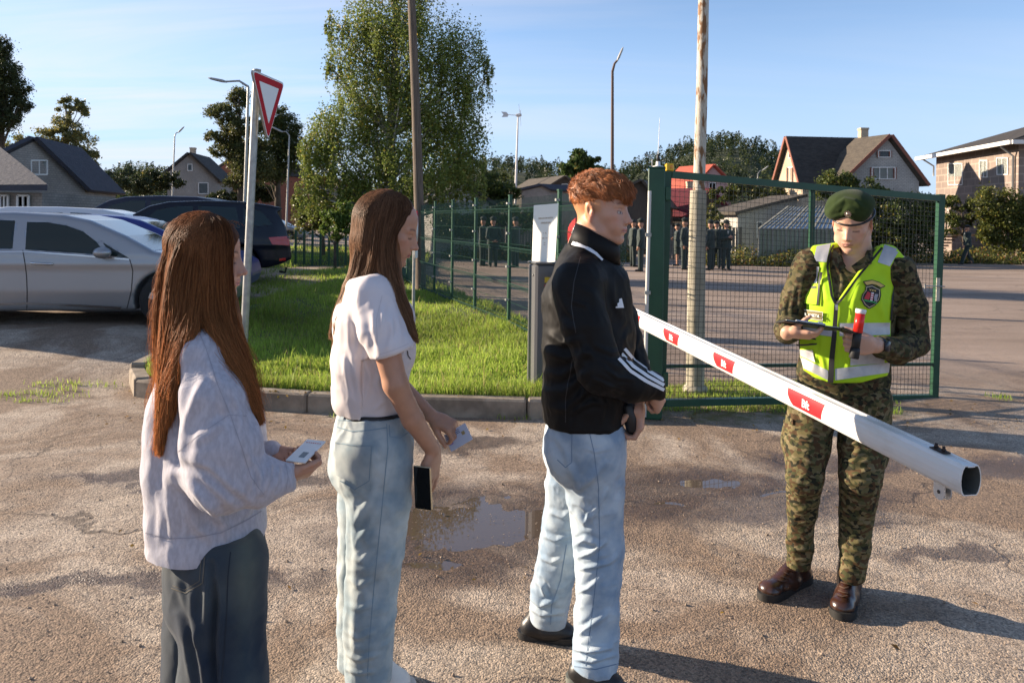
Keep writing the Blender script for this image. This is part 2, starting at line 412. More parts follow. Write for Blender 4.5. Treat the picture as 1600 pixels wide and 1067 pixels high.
class Skin:
    """lays flat pieces (tapes, seams, patches) on a cloth surface as real geometry"""
    def __init__(s, V, F): s.b = BVHTree.FromPolygons([tuple(v) for v in V], [tuple(int(i) for i in f) for f in F])
    def hit(s, px, py, off=.002):
        d = Vector(P(px, py, 1.0) - CAMPOS).normalized(); o = Vector(CAMPOS)
        loc, nn, i, t = s.b.ray_cast(o, d)
        if loc is None: return None
        if nn.dot(d) > 0: nn = -nn
        return np.array(loc + nn * off), np.array(nn)
    def ribbon(s, mb, pts, wpx, m=0, off=.002, step=4.0, thick=.0015):
        P0 = [np.array(p, float) for p in pts]; path = []
        for a, b in zip(P0[:-1], P0[1:]):
            n = max(1, int(np.linalg.norm(b - a) / step)); path += [a + (b - a) * i / n for i in range(n)]
        path.append(P0[-1]); V = []; last = None
        for i, p in enumerate(path):
            t = path[min(i + 1, len(path) - 1)] - path[max(i - 1, 0)]; t /= np.linalg.norm(t) + 1e-9; nn = np.array([-t[1], t[0]])
            w_ = wpx[0] + (wpx[1] - wpx[0]) * i / max(1, len(path) - 1) if isinstance(wpx, tuple) else wpx
            row = []
            for q in (-1, 0, 1):
                h = s.hit(*(p + nn * w_ / 2 * q), off=off); row.append(h[0] if h else None)
            if row[1] is None: row[1] = last
            if row[1] is None: continue
            for q in (0, 2):
                if row[q] is None or np.linalg.norm(row[q] - row[1]) > .03: row[q] = row[1]
            last = row[1]; V += row
        k = len(V) // 3
        if k < 2: return
        F = [(i * 3 + j, i * 3 + j + 1, i * 3 + j + 4, i * 3 + j + 3) for i in range(k - 1) for j in (0, 1)]
        mb.add(V, F, m, True)
    def patch(s, mb, quad, nu=10, nv=10, m=0, off=.002, keep=None):
        """quad: four corners (bilinear) in photo pixels; keep(u,v) -> bool"""
        q = [np.array(c, float) for c in quad]; idx = {}; V = []; F = []
        for i in range(nu + 1):
            for j in range(nv + 1):
                u, v = i / nu, j / nv; p = (q[0] * (1 - u) + q[1] * u) * (1 - v) + (q[3] * (1 - u) + q[2] * u) * v
                h = s.hit(*p, off=off)
                if h is not None: idx[i, j] = len(V); V.append(h[0])
        for i in range(nu):
            for j in range(nv):
                ks = [(i, j), (i + 1, j), (i + 1, j + 1), (i, j + 1)]
                if not all(k in idx for k in ks): continue
                if keep and not keep((i + .5) / nu, (j + .5) / nv): continue
                a, b = V[idx[ks[0]]], V[idx[ks[2]]]
                if np.linalg.norm(a - b) > .08: continue
                F.append([idx[k] for k in ks])
        if F: mb.add(V, F, m, True)
def text_mesh(txt, size, m, extrude=.001, align='CENTER', bold=0.0):
    c = bpy.data.curves.new('lettering', 'FONT'); c.body = txt; c.size = size; c.extrude = extrude; c.align_x = align; c.align_y = 'CENTER'; c.offset = bold
    c.resolution_u = 3
    o = bpy.data.objects.new('lettering', c); SC.collection.objects.link(o)
    dg = bpy.context.evaluated_depsgraph_get(); me = bpy.data.meshes.new_from_object(o.evaluated_get(dg))
    bpy.data.objects.remove(o); me.materials.clear(); me.materials.append(m); return me
def text_obj(name, txt, size, m, M, parent=None, **k):
    o = bpy.data.objects.new(name, text_mesh(txt, size, m, **k)); link(o, parent)
    if parent is not None: o.matrix_parent_inverse = Matrix.Identity(4)
    o.matrix_basis = M; return o
# ------------------------------------------------------------------ ground
def zt(x, y):
    x = np.asarray(x, float); y = np.asarray(y, float)
    z = .28 * sm(-2.5, -5.2, x) * sm(6.8, 9.6, y)
    return z + .55 * sm(-9, -22, x) * sm(20, 50, y)
def zverge(x, y):
    x = np.asarray(x, float); y = np.asarray(y, float)
    z = .125 - .16 * sm(-3.9, -4.6, x) * sm(10.5, 13.5, y) * sm(24, 21, y) + zt(x, y) + .02 * np.sin(x * 2.1) * np.sin(y * 1.3)
    z = z + .30 * np.exp(-((x + 3.7) / 1.0) ** 2 - ((y - 21) / 1.6) ** 2) - .22 * np.exp(-((x + 5.3) / .9) ** 2 - ((y - 22.5) / 1.2) ** 2) + .25 * np.exp(-((x + 4.6) / 1.2) ** 2 - ((y - 25) / 1.4) ** 2)
    return z - .10 * sm(.5, 1.3, x)
def ground_material():
    m = bpy.data.materials.new('worn_gravel_asphalt'); m.use_nodes = True; t = m.node_tree; b = t.nodes['Principled BSDF']; L = t.links.new
    g = N(t, 'ShaderNodeNewGeometry'); pos = g.outputs['Position']
    def noise(sc, det=4, rough=.5, vec=None, dist=0):
        n = N(t, 'ShaderNodeTexNoise'); n.inputs['Scale'].default_value = sc; n.inputs['Detail'].default_value = det; n.inputs['Roughness'].default_value = rough; n.inputs['Distortion'].default_value = dist
        L(vec or pos, n.inputs['Vector']); return n.outputs['Fac']
    def ramp(v, a, b_, lo=0, hi=1):
        r = N(t, 'ShaderNodeMapRange'); r.inputs['From Min'].default_value = a; r.inputs['From Max'].default_value = b_; r.inputs['To Min'].default_value = lo; r.inputs['To Max'].default_value = hi; L(v, r.inputs['Value']); return r.outputs[0]
    def mix(f, A, B, bl='MIX'):
        x = N(t, 'ShaderNodeMix', data_type='RGBA', blend_type=bl)
        if isinstance(f, (int, float)): x.inputs['Factor'].default_value = f
        else: L(f, x.inputs['Factor'])
        for k, c in (('A', A), ('B', B)):
            if isinstance(c, tuple): x.inputs[k].default_value = (*c, 1)
            else: L(c, x.inputs[k])
        return x.outputs['Result']
    def math_(op, a, b_=None):
        n = N(t, 'ShaderNodeMath', operation=op)
        for i, q in enumerate((a, b_)):
            if q is None: continue
            if isinstance(q, (int, float)): n.inputs[i].default_value = q
            else: L(q, n.inputs[i])
        return n.outputs[0]
    # patches: brown grit against pale worn stone
    big = noise(.75, 6, .6, dist=.8); patch = ramp(big, .45, .56)
    col = mix(patch, (.240, .182, .133), (.425, .375, .315))
    col = mix(ramp(noise(5, 5), .35, .7), col, mix(.5, col, (.19, .145, .11)))
    # stones
    v = N(t, 'ShaderNodeTexVoronoi'); v.inputs['Scale'].default_value = 120; L(pos, v.inputs['Vector'])
    sc = N(t, 'ShaderNodeSeparateColor'); L(v.outputs['Color'], sc.inputs[0])
    col = mix(.62, col, mix(ramp(sc.outputs[0], 0, 1), (.10, .08, .065), (.90, .80, .70)), 'OVERLAY')
    col = mix(ramp(noise(160, 2), .45, .75, 0, .45), col, (.11, .08, .06))
    # far yard: smoother and darker tarmac, with long patches
    sx = N(t, 'ShaderNodeSeparateXYZ'); L(pos, sx.inputs[0]); X, Y = sx.outputs[0], sx.outputs[1]
    yard = math_('MULTIPLY', ramp(Y, 7.6, 9.2), ramp(X, -2.8, -2.2))
    stv = N(t, 'ShaderNodeMapping'); stv.inputs['Scale'].default_value = (.25, 1.1, 1); L(pos, stv.inputs[0])
    ycol = mix(ramp(noise(.5, 6, .6, stv.outputs[0]), .4, .62), (.22, .165, .125), (.32, .25, .20))
    ycol = mix(.35, ycol, mix(ramp(sc.outputs[1], 0, 1), (.2, .17, .14), (.8, .75, .7)), 'OVERLAY')
    col = mix(yard, col, ycol)
    # cracks
    vc = N(t, 'ShaderNodeTexVoronoi', feature='DISTANCE_TO_EDGE'); vc.inputs['Scale'].default_value = .55
    wv = N(t, 'ShaderNodeVectorMath', operation='MULTIPLY_ADD'); nn = N(t, 'ShaderNodeTexNoise'); nn.inputs['Scale'].default_value = 2.5; nn.inputs['Detail'].default_value = 6; L(pos, nn.inputs['Vector'])
    L(nn.outputs['Color'], wv.inputs[0]); wv.inputs[1].default_value = (.7, .7, 0); L(pos, wv.inputs[2]); L(wv.outputs[0], vc.inputs['Vector'])
    crack = math_('MULTIPLY', ramp(vc.outputs['Distance'], .012, .002), ramp(noise(.6, 3), .45, .6))
    col = mix(math_('MULTIPLY', crack, .75), col, (.07, .05, .038))
    # damp ground round the puddles: warped ellipses
    wn = N(t, 'ShaderNodeTexNoise'); wn.inputs['Scale'].default_value = 1.9; wn.inputs['Detail'].default_value = 7; wn.inputs['Roughness'].default_value = .62; L(pos, wn.inputs['Vector'])
    wo = N(t, 'ShaderNodeVectorMath', operation='MULTIPLY_ADD'); L(wn.outputs['Color'], wo.inputs[0]); wo.inputs[1].default_value = (.9, .9, 0); L(pos, wo.inputs[2])
    wet = None
    for (cx_, cy_, rx, ry) in ((-.22, 4.28, .80, .74), (1.28, 4.85, 1.25, .50), (2.9, 5.5, 1.3, .30), (-.35, 5.9, .5, .2), (2.35, 4.0, .35, .13), (-1.9, 5.0, 1.1, .18), (-1.6, 3.55, .8, .12)):
        vm = N(t, 'ShaderNodeVectorMath', operation='SUBTRACT'); L(wo.outputs[0], vm.inputs[0]); vm.inputs[1].default_value = (cx_ + .45, cy_ + .45, 0)
        vs_ = N(t, 'ShaderNodeVectorMath', operation='MULTIPLY'); L(vm.outputs[0], vs_.inputs[0]); vs_.inputs[1].default_value = (1 / rx, 1 / ry, 0)
        ln = N(t, 'ShaderNodeVectorMath', operation='LENGTH'); L(vs_.outputs[0], ln.inputs[0]); r = ramp(ln.outputs['Value'], 1.15, .75)
        wet = r if wet is None else math_('MAXIMUM', wet, r)
    col = mix(math_('MULTIPLY', wet, .72), col, mix(1.0, col, (.26, .22, .20), 'MULTIPLY'))
    # moss by the gate foot
    mo = N(t, 'ShaderNodeVectorMath', operation='SUBTRACT'); L(wo.outputs[0], mo.inputs[0]); mo.inputs[1].default_value = (2.2 + .45, 7.0 + .45, 0)
    ms = N(t, 'ShaderNodeVectorMath', operation='MULTIPLY'); L(mo.outputs[0], ms.inputs[0]); ms.inputs[1].default_value = (1 / 1.5, 1 / .45, 0)
    ml_ = N(t, 'ShaderNodeVectorMath', operation='LENGTH'); L(ms.outputs[0], ml_.inputs[0]); moss = math_('MULTIPLY', ramp(ml_.outputs['Value'], 1.1, .5), ramp(noise(7, 4), .35, .6))
    col = mix(moss, col, mix(ramp(noise(30, 3), .4, .6), (.10, .11, .02), (.16, .12, .035)))
    L(col, b.inputs['Base Color'])
    L(ramp(wet, 0, 1, .88, .34), b.inputs['Roughness']); b.inputs['Specular IOR Level'].default_value = .45
    h = math_('ADD', math_('MULTIPLY', noise(75, 4, .65), 1.0), math_('MULTIPLY', ramp(v.outputs['Distance'], .7, 0), .55))
    h = math_('ADD', h, math_('MULTIPLY', noise(9, 6, .6), 2.6)); h = math_('SUBTRACT', h, math_('MULTIPLY', crack, .8))
    bp = N(t, 'ShaderNodeBump'); bp.inputs['Distance'].default_value = .0075; L(h, bp.inputs['Height'])
    st = N(t, 'ShaderNodeMapRange'); L(Y, st.inputs['Value']); st.inputs['From Min'].default_value = 6; st.inputs['From Max'].default_value = 22; st.inputs['To Min'].default_value = .95; st.inputs['To Max'].default_value = .25
    L(math_('MULTIPLY', st.outputs[0], ramp(noise(1.1, 5, .6), .36, .62, .40, 1.1)), bp.inputs['Strength']); L(bp.outputs[0], b.inputs['Normal']); return m
def axis_grid(a, fine0, fine1, b, step, k):
    xs = list(np.arange(fine0, fine1 + 1e-6, step)); s = step
    x = fine1
    while x < b: s *= k; x += s; xs.append(min(x, b))
    s = step; x = fine0; lo = []
    while x > a: s *= k; x -= s; lo.append(max(x, a))
    return np.array(lo[::-1] + xs)
gx = axis_grid(-1500, -9, 7, 1500, .25, 1.16); gy = axis_grid(-30, .5, 26, 3000, .25, 1.14)
gx = np.unique(np.round(np.concatenate([gx, np.arange(-1.0, 2.3, .028)]), 4)); gy = np.unique(np.round(np.concatenate([gy, np.arange(3.7, 5.35, .028)]), 4))
def basin(x, y):                       # shallow hollows that hold the rain water
    p = np.stack([x.ravel(), y.ravel(), 0 * x.ravel()], 1); x2 = x + .10 * vnoise(p * 3.1, 1).reshape(x.shape) + .03 * vnoise(p * 11, 2).reshape(x.shape); y2 = y + .10 * vnoise(p * 3.3, 3).reshape(x.shape) + .03 * vnoise(p * 12, 4).reshape(x.shape); z = 0
    for cx_, cy_, rx, ry, dp in ((-.18, 4.36, .44, .36, .020), (-.38, 3.84, .16, .07, .012), (1.30, 5.05, .26, .10, .011), (1.02, 4.66, .22, .05, .011), (1.75, 4.9, .12, .04, .010)): z = z + dp * np.exp(-(((x2 - cx_) / rx) ** 2 + ((y2 - cy_) / ry) ** 2) ** 1.3)
    near = sm(1.4, 1.0, np.abs(x - .6) / 1.3) * sm(1.3, .95, np.abs(y - 4.5) / .75)
    return z + near * (.0022 * vnoise(p * 17, 5) + .0016 * vnoise(p * 34, 6)).reshape(x.shape)
GX, GY = np.meshgrid(gx, gy, indexing='ij'); GZ = zt(GX, GY) - basin(GX, GY)
V = np.stack([GX, GY, GZ], -1).reshape(-1, 3); ny = len(gy)
ii = (np.arange(len(gx) - 1)[:, None] * ny + np.arange(ny - 1)[None]).ravel(); F = np.stack([ii, ii + ny, ii + ny + 1, ii + 1], 1)
mesh_obj('ground', np_mesh('ground', V, F, [ground_material()]), kind='structure')
# loose stones on the surface
n = 9000; y = 2.2 + 6.2 * RNG.random(n) ** 1.3; x = (RNG.random(n) - .5) * 1.55 * y; r = RNG.uniform(.0018, .0048, n) * (1 + 1.0 * (RNG.random(n) < .04))
keepm = ~((y > 6.5) & (x < 1.2) & (x > -3.6)); x, y, r = x[keepm], y[keepm], r[keepm]; n = len(x)
octv = np.array([(1, 0, 0), (0, 1, 0), (-1, 0, 0), (0, -1, 0), (0, 0, .9), (0, 0, -.6)]); octf = np.array([(0, 1, 4), (1, 2, 4), (2, 3, 4), (3, 0, 4), (1, 0, 5), (2, 1, 5), (3, 2, 5), (0, 3, 5)])
jit = RNG.uniform(.65, 1.3, (n, 6, 1)); a = RNG.uniform(0, 6.28, n); ca, sa = np.cos(a), np.sin(a)
ov = octv[None] * jit * r[:, None, None]; vx = ov[..., 0] * ca[:, None] - ov[..., 1] * sa[:, None]; vy = ov[..., 0] * sa[:, None] + ov[..., 1] * ca[:, None]
V = np.stack([vx + x[:, None], vy + y[:, None], ov[..., 2] + (zt(x, y) + r * .35)[:, None]], -1).reshape(-1, 3)
F = (octf[None] + np.arange(n)[:, None, None] * 6).reshape(-1, 3)
cc = np.repeat(np.clip(np.array([.33, .25, .185]) * RNG.uniform(.45, 1.25, (n, 1)), 0, 1), 6, axis=0)
mesh_obj('gravel', np_mesh('gravel', V, F, [mat('stone_chips', (.3, .25, .2), rough=.9, attr='col')], smooth=False, col=cc), kind='stuff')
# ------------------------------------------------------------------ puddles
mwat = mat('muddy_water', (.095, .070, .050), rough=.02, spec=.7, bump=.02, bscale=9, bdist=.002)
for nm_, (x0, x1, y0, y1) in (('puddle', (-.85, .45, 3.55, 5.0)), ('puddle', (.70, 2.0, 4.5, 5.3))):
    mesh_obj(nm_, np_mesh(nm_, [(x0, y0, -.0078), (x1, y0, -.0078), (x1, y1, -.0078), (x0, y1, -.0078)], [(0, 1, 2, 3)], [mwat], smooth=False), kind='structure')
# ------------------------------------------------------------------ kerb stones and grass verge
mkb = mat('kerb_concrete', (.30, .245, .185), rough=.9, col2=(.17, .135, .10), nscale=7, ndet=8, bump=.5, bscale=70, bdist=.006)
KL = [(-3.90, 8.55), (-3.82, 7.70), (-3.52, 7.20), (-2.76, 6.93), (-1.78, 6.72), (-.83, 6.66), (.15, 6.61), (1.10, 6.60)]
klab = ['kerb stone at the left end of the verge beside the silver car', 'kerb stone curving round the left corner of the grass verge', 'kerb stone behind the long-haired woman in grey',
        'kerb stone just right of the road sign pole', 'kerb stone behind the woman in the white T-shirt', 'kerb stone between the woman in white and the barrier housing', 'kerb stone behind the ginger-haired man']
for i, (a, b_) in enumerate(zip(KL[:-1], KL[1:])):
    a3, b3 = np.array([*a, 0.]), np.array([*b_, 0.]); d = b3 - a3; Lk = np.linalg.norm(d) - .012; ang = math.atan2(d[1], d[0]); mid = (a3 + b3) / 2
    nrm = np.array([-d[1], d[0], 0]) / np.linalg.norm(d); nrm *= -1 if nrm @ np.array([.6, .8 if i > 2 else .2, 0]) < 0 else 1
    z0 = float(zt(mid[0], mid[1]))
    b = MB(); b.box((mid[0] + nrm[0] * .075, mid[1] + nrm[1] * .075, z0 + .035 + RNG.uniform(-.004, .004)), (Lk, .15, .26), 0, rz=ang + RNG.uniform(-.01, .01), bev=.018)
    o = b.build('kerb_stone', mkb); tag(o, klab[i], 'kerb stone', 'kerb stones edging the grass verge')
FP = [(1.04, 7.0), (.58, 9.4), (-.03, 11.6), (-.63, 13.4), (-1.14, 14.8), (-1.62, 16.2), (-2.10, 17.6), (-2.60, 19.2), (-3.4, 22.0), (-4.2, 25.0)]
def inside(poly, X, Y):
    r = np.zeros(len(X), bool); j = len(poly) - 1
    for i in range(len(poly)):
        xi, yi = poly[i]; xj, yj = poly[j]
        c = ((yi > Y) != (yj > Y)) & (X < (xj - xi) * (Y - yi) / (yj - yi + 1e-12) + xi); r ^= c; j = i
    return r
VP = [(-3.78, 8.65), (-3.71, 7.78), (-3.44, 7.33), (-2.72, 7.06), (-1.76, 6.86), (-.81, 6.79), (.16, 6.74), (1.08, 6.73), (1.35, 7.4), (1.0, 9.6), (.4, 11.8), (-.1, 13.6), (-.6, 15.0), (-1.5, 18.0), (-2.6, 22), (-3, 27), (-3.5, 34), (-12, 36), (-11, 28), (-8.2, 22), (-6.3, 18), (-5.0, 14.5), (-4.3, 11)]
xs = np.arange(-12, 1.6, .14); ys = np.arange(6.6, 36, .14); XX, YY = np.meshgrid(xs, ys, indexing='ij'); ins = inside(VP, XX.ravel(), YY.ravel()).reshape(XX.shape)
idx = -np.ones(XX.shape, int)
V = []; F = []
cell = ins[:-1, :-1] & ins[1:, :-1] & ins[:-1, 1:] & ins[1:, 1:]
need = np.zeros(XX.shape, bool)
for dx in (0, 1):
    for dy in (0, 1): need[dx:need.shape[0] - 1 + dx, dy:need.shape[1] - 1 + dy] |= cell
idx[need] = np.arange(need.sum()); V = np.stack([XX[need], YY[need], zverge(XX[need], YY[need])], 1)
ci = np.argwhere(cell); F = np.stack([idx[ci[:, 0], ci[:, 1]], idx[ci[:, 0] + 1, ci[:, 1]], idx[ci[:, 0] + 1, ci[:, 1] + 1], idx[ci[:, 0], ci[:, 1] + 1]], 1)
msoil = mat('verge_turf', (.050, .075, .018), rough=.95, col2=(.085, .085, .035), nscale=9, ndet=8, bump=.6, bscale=40, bdist=.02, coords='World')
# skirt down to the ground at the rim
rim = V.copy(); mesh_obj('verge', np_mesh('verge', V, F, [msoil]), kind='structure')
mgr = mat('grass_blades', (.1, .2, .03), rough=.55, attr='col', trans=.5, spec=.25)
def blades(name, X, Y, Z, H_, W_, C, bend=.5):
    n = len(X); a = RNG.uniform(0, 6.28, n); ux, uy = np.cos(a), np.sin(a); b_ = RNG.uniform(0, 6.28, n); q = RNG.uniform(.1, bend, n) * H_
    P0 = np.stack([X - ux * W_ / 2, Y - uy * W_ / 2, Z - .01], 1); P1 = np.stack([X + ux * W_ / 2, Y + uy * W_ / 2, Z - .01], 1)
    mx_, my_ = X + np.cos(b_) * q * .35, Y + np.sin(b_) * q * .35
    P2 = np.stack([mx_ + ux * W_ * .36, my_ + uy * W_ * .36, Z + H_ * .62], 1); P3 = np.stack([mx_ - ux * W_ * .36, my_ - uy * W_ * .36, Z + H_ * .62], 1)
    P4 = np.stack([X + np.cos(b_) * q, Y + np.sin(b_) * q, Z + H_ * (1 - .25 * q / H_)], 1)
    V = np.stack([P0, P1, P2, P3, P4], 1).reshape(-1, 3); o = np.arange(n) * 5
    F = [None]; F4 = np.stack([o, o + 1, o + 2, o + 3], 1); F3 = np.stack([o + 3, o + 2, o + 4], 1)
    fl = [tuple(q_) for q_ in F4] ; 
    me = bpy.data.meshes.new(name); li = np.concatenate([F4.ravel(), F3.ravel()]).astype(np.int32); ls = np.concatenate([np.arange(n) * 4, n * 4 + np.arange(n) * 3]).astype(np.int32)
    me.vertices.add(len(V)); me.vertices.foreach_set('co', V.astype(np.float32).ravel()); me.loops.add(len(li)); me.loops.foreach_set('vertex_index', li)
    me.polygons.add(2 * n); me.polygons.foreach_set('loop_start', ls); me.materials.append(mgr); me.update(calc_edges=True)
    ca_ = me.color_attributes.new('Col', 'FLOAT_COLOR', 'POINT'); c = np.ones((n * 5, 4), np.float32); c[:, :3] = np.repeat(C, 5, axis=0); ca_.data.foreach_set('color', c.ravel())
    return mesh_obj(name, me, kind='stuff')
def gcol(n, X, Y):
    k = vnoise(np.stack([X * .9, Y * .9, X * 0], 1), 4)[:, None]; r = RNG.random((n, 1))
    c = np.array([.23, .34, .045]) * (1 - r) + np.array([.38, .47, .085]) * r; dry = (RNG.random((n, 1)) < .10); c = np.where(dry, np.array([.34, .28, .12]), c)
    return np.clip(c * (1 + .45 * k) * RNG.uniform(.65, 1.25, (n, 1)), 0, 1)
Xs, Ys = [], []
for (y0, y1, dens) in ((6.7, 9, 4200), (9, 12, 1900), (12, 17, 850), (17, 26, 300), (26, 36, 90)):
    n = int(dens * 14 * (y1 - y0)); x = RNG.uniform(-12, 1.5, n); y = RNG.uniform(y0, y1, n); k = inside(VP, x, y)
    k &= (x > -.62 * y) ; Xs.append(x[k]); Ys.append(y[k])
X = np.concatenate(Xs); Y = np.concatenate(Ys); n = len(X)
H_ = (.035 + .055 * RNG.random(n)) * (1 + .8 * vnoise(np.stack([X * 2.2, Y * 1.7, X * 0], 1), 8)) * np.where(RNG.random(n) < .03, 2.0, 1) * (1 + .35 * sm(7.2, 6.75, Y)); W_ = .0035 + .00050 * Y
blades('grass', X, Y, zverge(X, Y), H_ * (1 + .02 * (Y - 6)), W_, gcol(n, X, Y))
# tufts at kerb foot, gate foot and asphalt edges
X, Y = [], []
cl_ = RNG.uniform([-4.7, 6.95], [-3.9, 7.6], (26, 2)); cl_ = cl_[RNG.integers(0, 26, 420)] + RNG.normal(0, .05, (420, 2)) * [1.6, .6]; X.append(cl_[:, 0]); Y.append(cl_[:, 1])
for (x0, x1, y0, y1, n_) in ((1.15, 3.6, 6.95, 8.3, 9000), (3.6, 5.0, 7.5, 7.8, 700), (-1.8, 1.0, 6.56, 6.62, 350), (3.0, 4.6, 7.35, 7.55, 600)):
    x = RNG.uniform(x0, x1, n_); y = RNG.uniform(y0, y1, n_); k = vnoise(np.stack([x * 2.2, y * 2.2, x * 0], 1), 17) > (-.05 if y0 > 6.8 and x1 < 3.7 else .12); X.append(x[k]); Y.append(y[k])
X = np.concatenate(X); Y = np.concatenate(Y); n = len(X); blades('grass_tufts', X, Y, zt(X, Y), .02 + .05 * RNG.random(n), np.full(n, .006), gcol(n, X, Y) * .9, bend=.8)
# ------------------------------------------------------------------ beams
def beam(mb, a, b, w_, h_, m=0):
    a = Vector([float(c) for c in a]); b = Vector([float(c) for c in b]); d = b - a; L_ = d.length; z = d.normalized(); up = Vector((0, 0, 1)) if abs(z.z) < .9 else Vector((0, 1, 0))
    x = up.cross(z).normalized(); y = z.cross(x); R = Matrix((x, y, z)).transposed(); mb.box((a + b) / 2, (w_, h_, L_), m, R=R)
def wire(mb, a, b, r, m=0):
    a = Vector([float(c) for c in a]); b = Vector([float(c) for c in b]); z = (b - a).normalized(); up = Vector((0, 0, 1)) if abs(z.z) < .9 else Vector((0, 1, 0)); x = up.cross(z).normalized(); y = z.cross(x)
    V = [p + (x * math.cos(t) + y * math.sin(t)) * r for p in (a, b) for t in (0, 2.1, 4.2)]; mb.add(V, [(0, 1, 4, 3), (1, 2, 5, 4), (2, 0, 3, 5)], m)
mgreen = mat('green_powder_coat', (.018, .075, .040), rough=.42, spec=.4, col2=(.014, .058, .032), nscale=6)
mwire = mat('green_wire', (.014, .058, .034), rough=.5); mdwire = mat('dark_wire', (.018, .022, .018), rough=.5)
mgal = mat('galvanised_steel', (.38, .38, .36), rough=.45, metal=.6, col2=(.28, .28, .27), nscale=20)
# mesh panel fence
fr = thing('mesh_fence', 'green welded mesh fence running back from the gate post along the grass', 'fence', (*FP[0], 0))
for i, p in enumerate(FP[1:]):
    b = MB(); zz = float(zt(*p)) + .02; b.box((p[0], p[1], zz + 1.03), (.06, .045, 2.06), rz=-1.25, bev=.006); b.box((p[0], p[1], zz + 2.07), (.068, .052, .02), rz=-1.25); po = b.build('post', mgreen, fr)
    b = MB()
    for z_ in (.5, 1.0, 1.5, 1.95): b.box((p[0] - .03, p[1] - .03, zz + z_), (.05, .05, .03), rz=-1.25)
    b.build('clamp', mgal, po)
for (a, b_) in zip(FP[:-1], FP[1:]):
    b = MB(); a3 = np.array([*a, float(zt(*a)) + .04]); b3 = np.array([*b_, float(zt(*b_)) + .04]); d = b3 - a3; L_ = np.linalg.norm(d[:2]); nv = np.array([-d[1], d[0], 0]) / L_ * .028; nvt = int(L_ / .05)
    prof = [(0, 0), (.12, 0), (.17, 1), (.22, 0), (.68, 0), (.73, 1), (.78, 0), (1.22, 0), (1.27, 1), (1.32, 0), (1.80, 0), (1.85, 1), (1.90, 0), (2.0, 0)]
    rw_ = .0039 if a[1] < 13 else .0048
    for k in range(nvt + 1):
        p = a3 + d * k / nvt
        for (z0, o0), (z1, o1) in zip(prof[:-1], prof[1:]): 
            if z1 - z0 > .2 or True: wire(b, p + nv * o0 + [0, 0, z0], p + nv * o1 + [0, 0, z1], rw_)
    for z_, o in prof[1:-1] + [(.45, 0), (1.0, 0), (1.55, 0)]: wire(b, a3 + nv * o + [0, 0, z_], b3 + nv * o + [0, 0, z_], .004 if o == 0 else .008)
    b.build('mesh_panel', mwire, fr)
for o in list(SC.objects):
    if o.parent == fr: o.matrix_parent_inverse = Matrix.Translation(-Vector(fr.location))
def fixp(root):
    for o in list(SC.objects):
        if o.parent == root: o.matrix_parent_inverse = Matrix.Translation(-Vector(root.location))
# gate post and gate
gp = thing('gate_post', 'thick square green steel post the mesh gate hangs from', 'post', (*G(1018, 655)[:2], 0)); c = G(1019, 655)
b = MB(); b.box((c[0] + .02, c[1] + .05, 1.09), (.145, .145, 2.18), bev=.008, rz=-.2); b.box((c[0] + .02, c[1] + .05, 2.185), (.152, .152, .012), rz=-.2); b.build('post_body', mgreen, gp)
b = MB(); b.box((c[0] + .11, c[1] - .0, 1.96), (.05, .05, .12), rz=-.2, bev=.006); b.box((c[0] + .11, c[1] - .0, .35), (.05, .05, .12), rz=-.2, bev=.006); b.build('hinge', mgreen, gp); fixp(gp)
an = thing('antenna', 'thin white whip antenna on a round base on top of the gate post', 'antenna', (c[0] + .03, c[1] + .05, 2.19)); zb = 2.191; q = np.array([c[0] + .03, c[1] + .05, zb])
b = MB(); b.lathe([(.001, 0), (.050, 0), (.050, .008), (.022, .014), (.018, .05), (.001, .05)], q, 20); b.build('base', mat('white_plastic', (.7, .7, .68), rough=.4), an)
b = MB(); b.lathe([(.001, .05), (.016, .05), (.014, .10), (.006, .115), (.001, .115)], q, 14); b.build('spring_mount', mat('dark_rubber', (.02, .02, .02)), an)
b = MB(); b.tube([q + [0, 0, .11], q + [.004, 0, .27], q + [.010, 0, .43]], [.004, .003, .002], 6); b.build('whip', mat('white_rod', (.72, .72, .72), rough=.4), an); fixp(an)
ga = thing('mesh_gate', 'wide green framed gate of square wire mesh standing behind the soldier', 'gate', (*G(1040, 640)[:2], 0))
DL, DR = 6.80, 7.72
def gd(px): return DL + (DR - DL) * (px - 1041) / (1463 - 1041)
GPt = lambda px, py: P(px, py, gd(px))
b = MB(); t_ = .062
beam(b, GPt(1043, 268), GPt(1033, 634), t_, t_); b.build('left_stile', mgreen, ga)
b = MB(); beam(b, GPt(1470, 304), GPt(1459, 626), t_, t_); b.build('right_stile', mgreen, ga)
b = MB(); beam(b, GPt(1048, 273), GPt(1466, 310), .058, t_); b.build('top_rail', mgreen, ga)
b = MB(); beam(b, GPt(1038, 629), GPt(1456, 621), .058, t_); b.build('bottom_rail', mgreen, ga)
b = MB(); beam(b, GPt(1040, 572), GPt(1456, 569), .030, .030); b.build('middle_rail', mgreen, ga)
b = MB(); beam(b, GPt(1269, 294), GPt(1264, 570), .045, .045); b.build('centre_stile', mgreen, ga)
b = MB(); nvw = 66
for k in range(1, nvw):
    t = k / nvw; top = GPt(1048, 273) * (1 - t) + GPt(1466, 310) * t; bot = GPt(1038, 629) * (1 - t) + GPt(1456, 621) * t; wire(b, top + [0, -.02, 0], bot + [0, -.02, 0], .0020)
for k in range(1, 42):
    t = k / 42; l = GPt(1045, 273) * (1 - t) + GPt(1036, 629) * t; r = GPt(1468, 310) * (1 - t) + GPt(1458, 621) * t; wire(b, l + [0, -.022, 0], r + [0, -.022, 0], .0020)
b.build('wire_mesh', mdwire, ga)
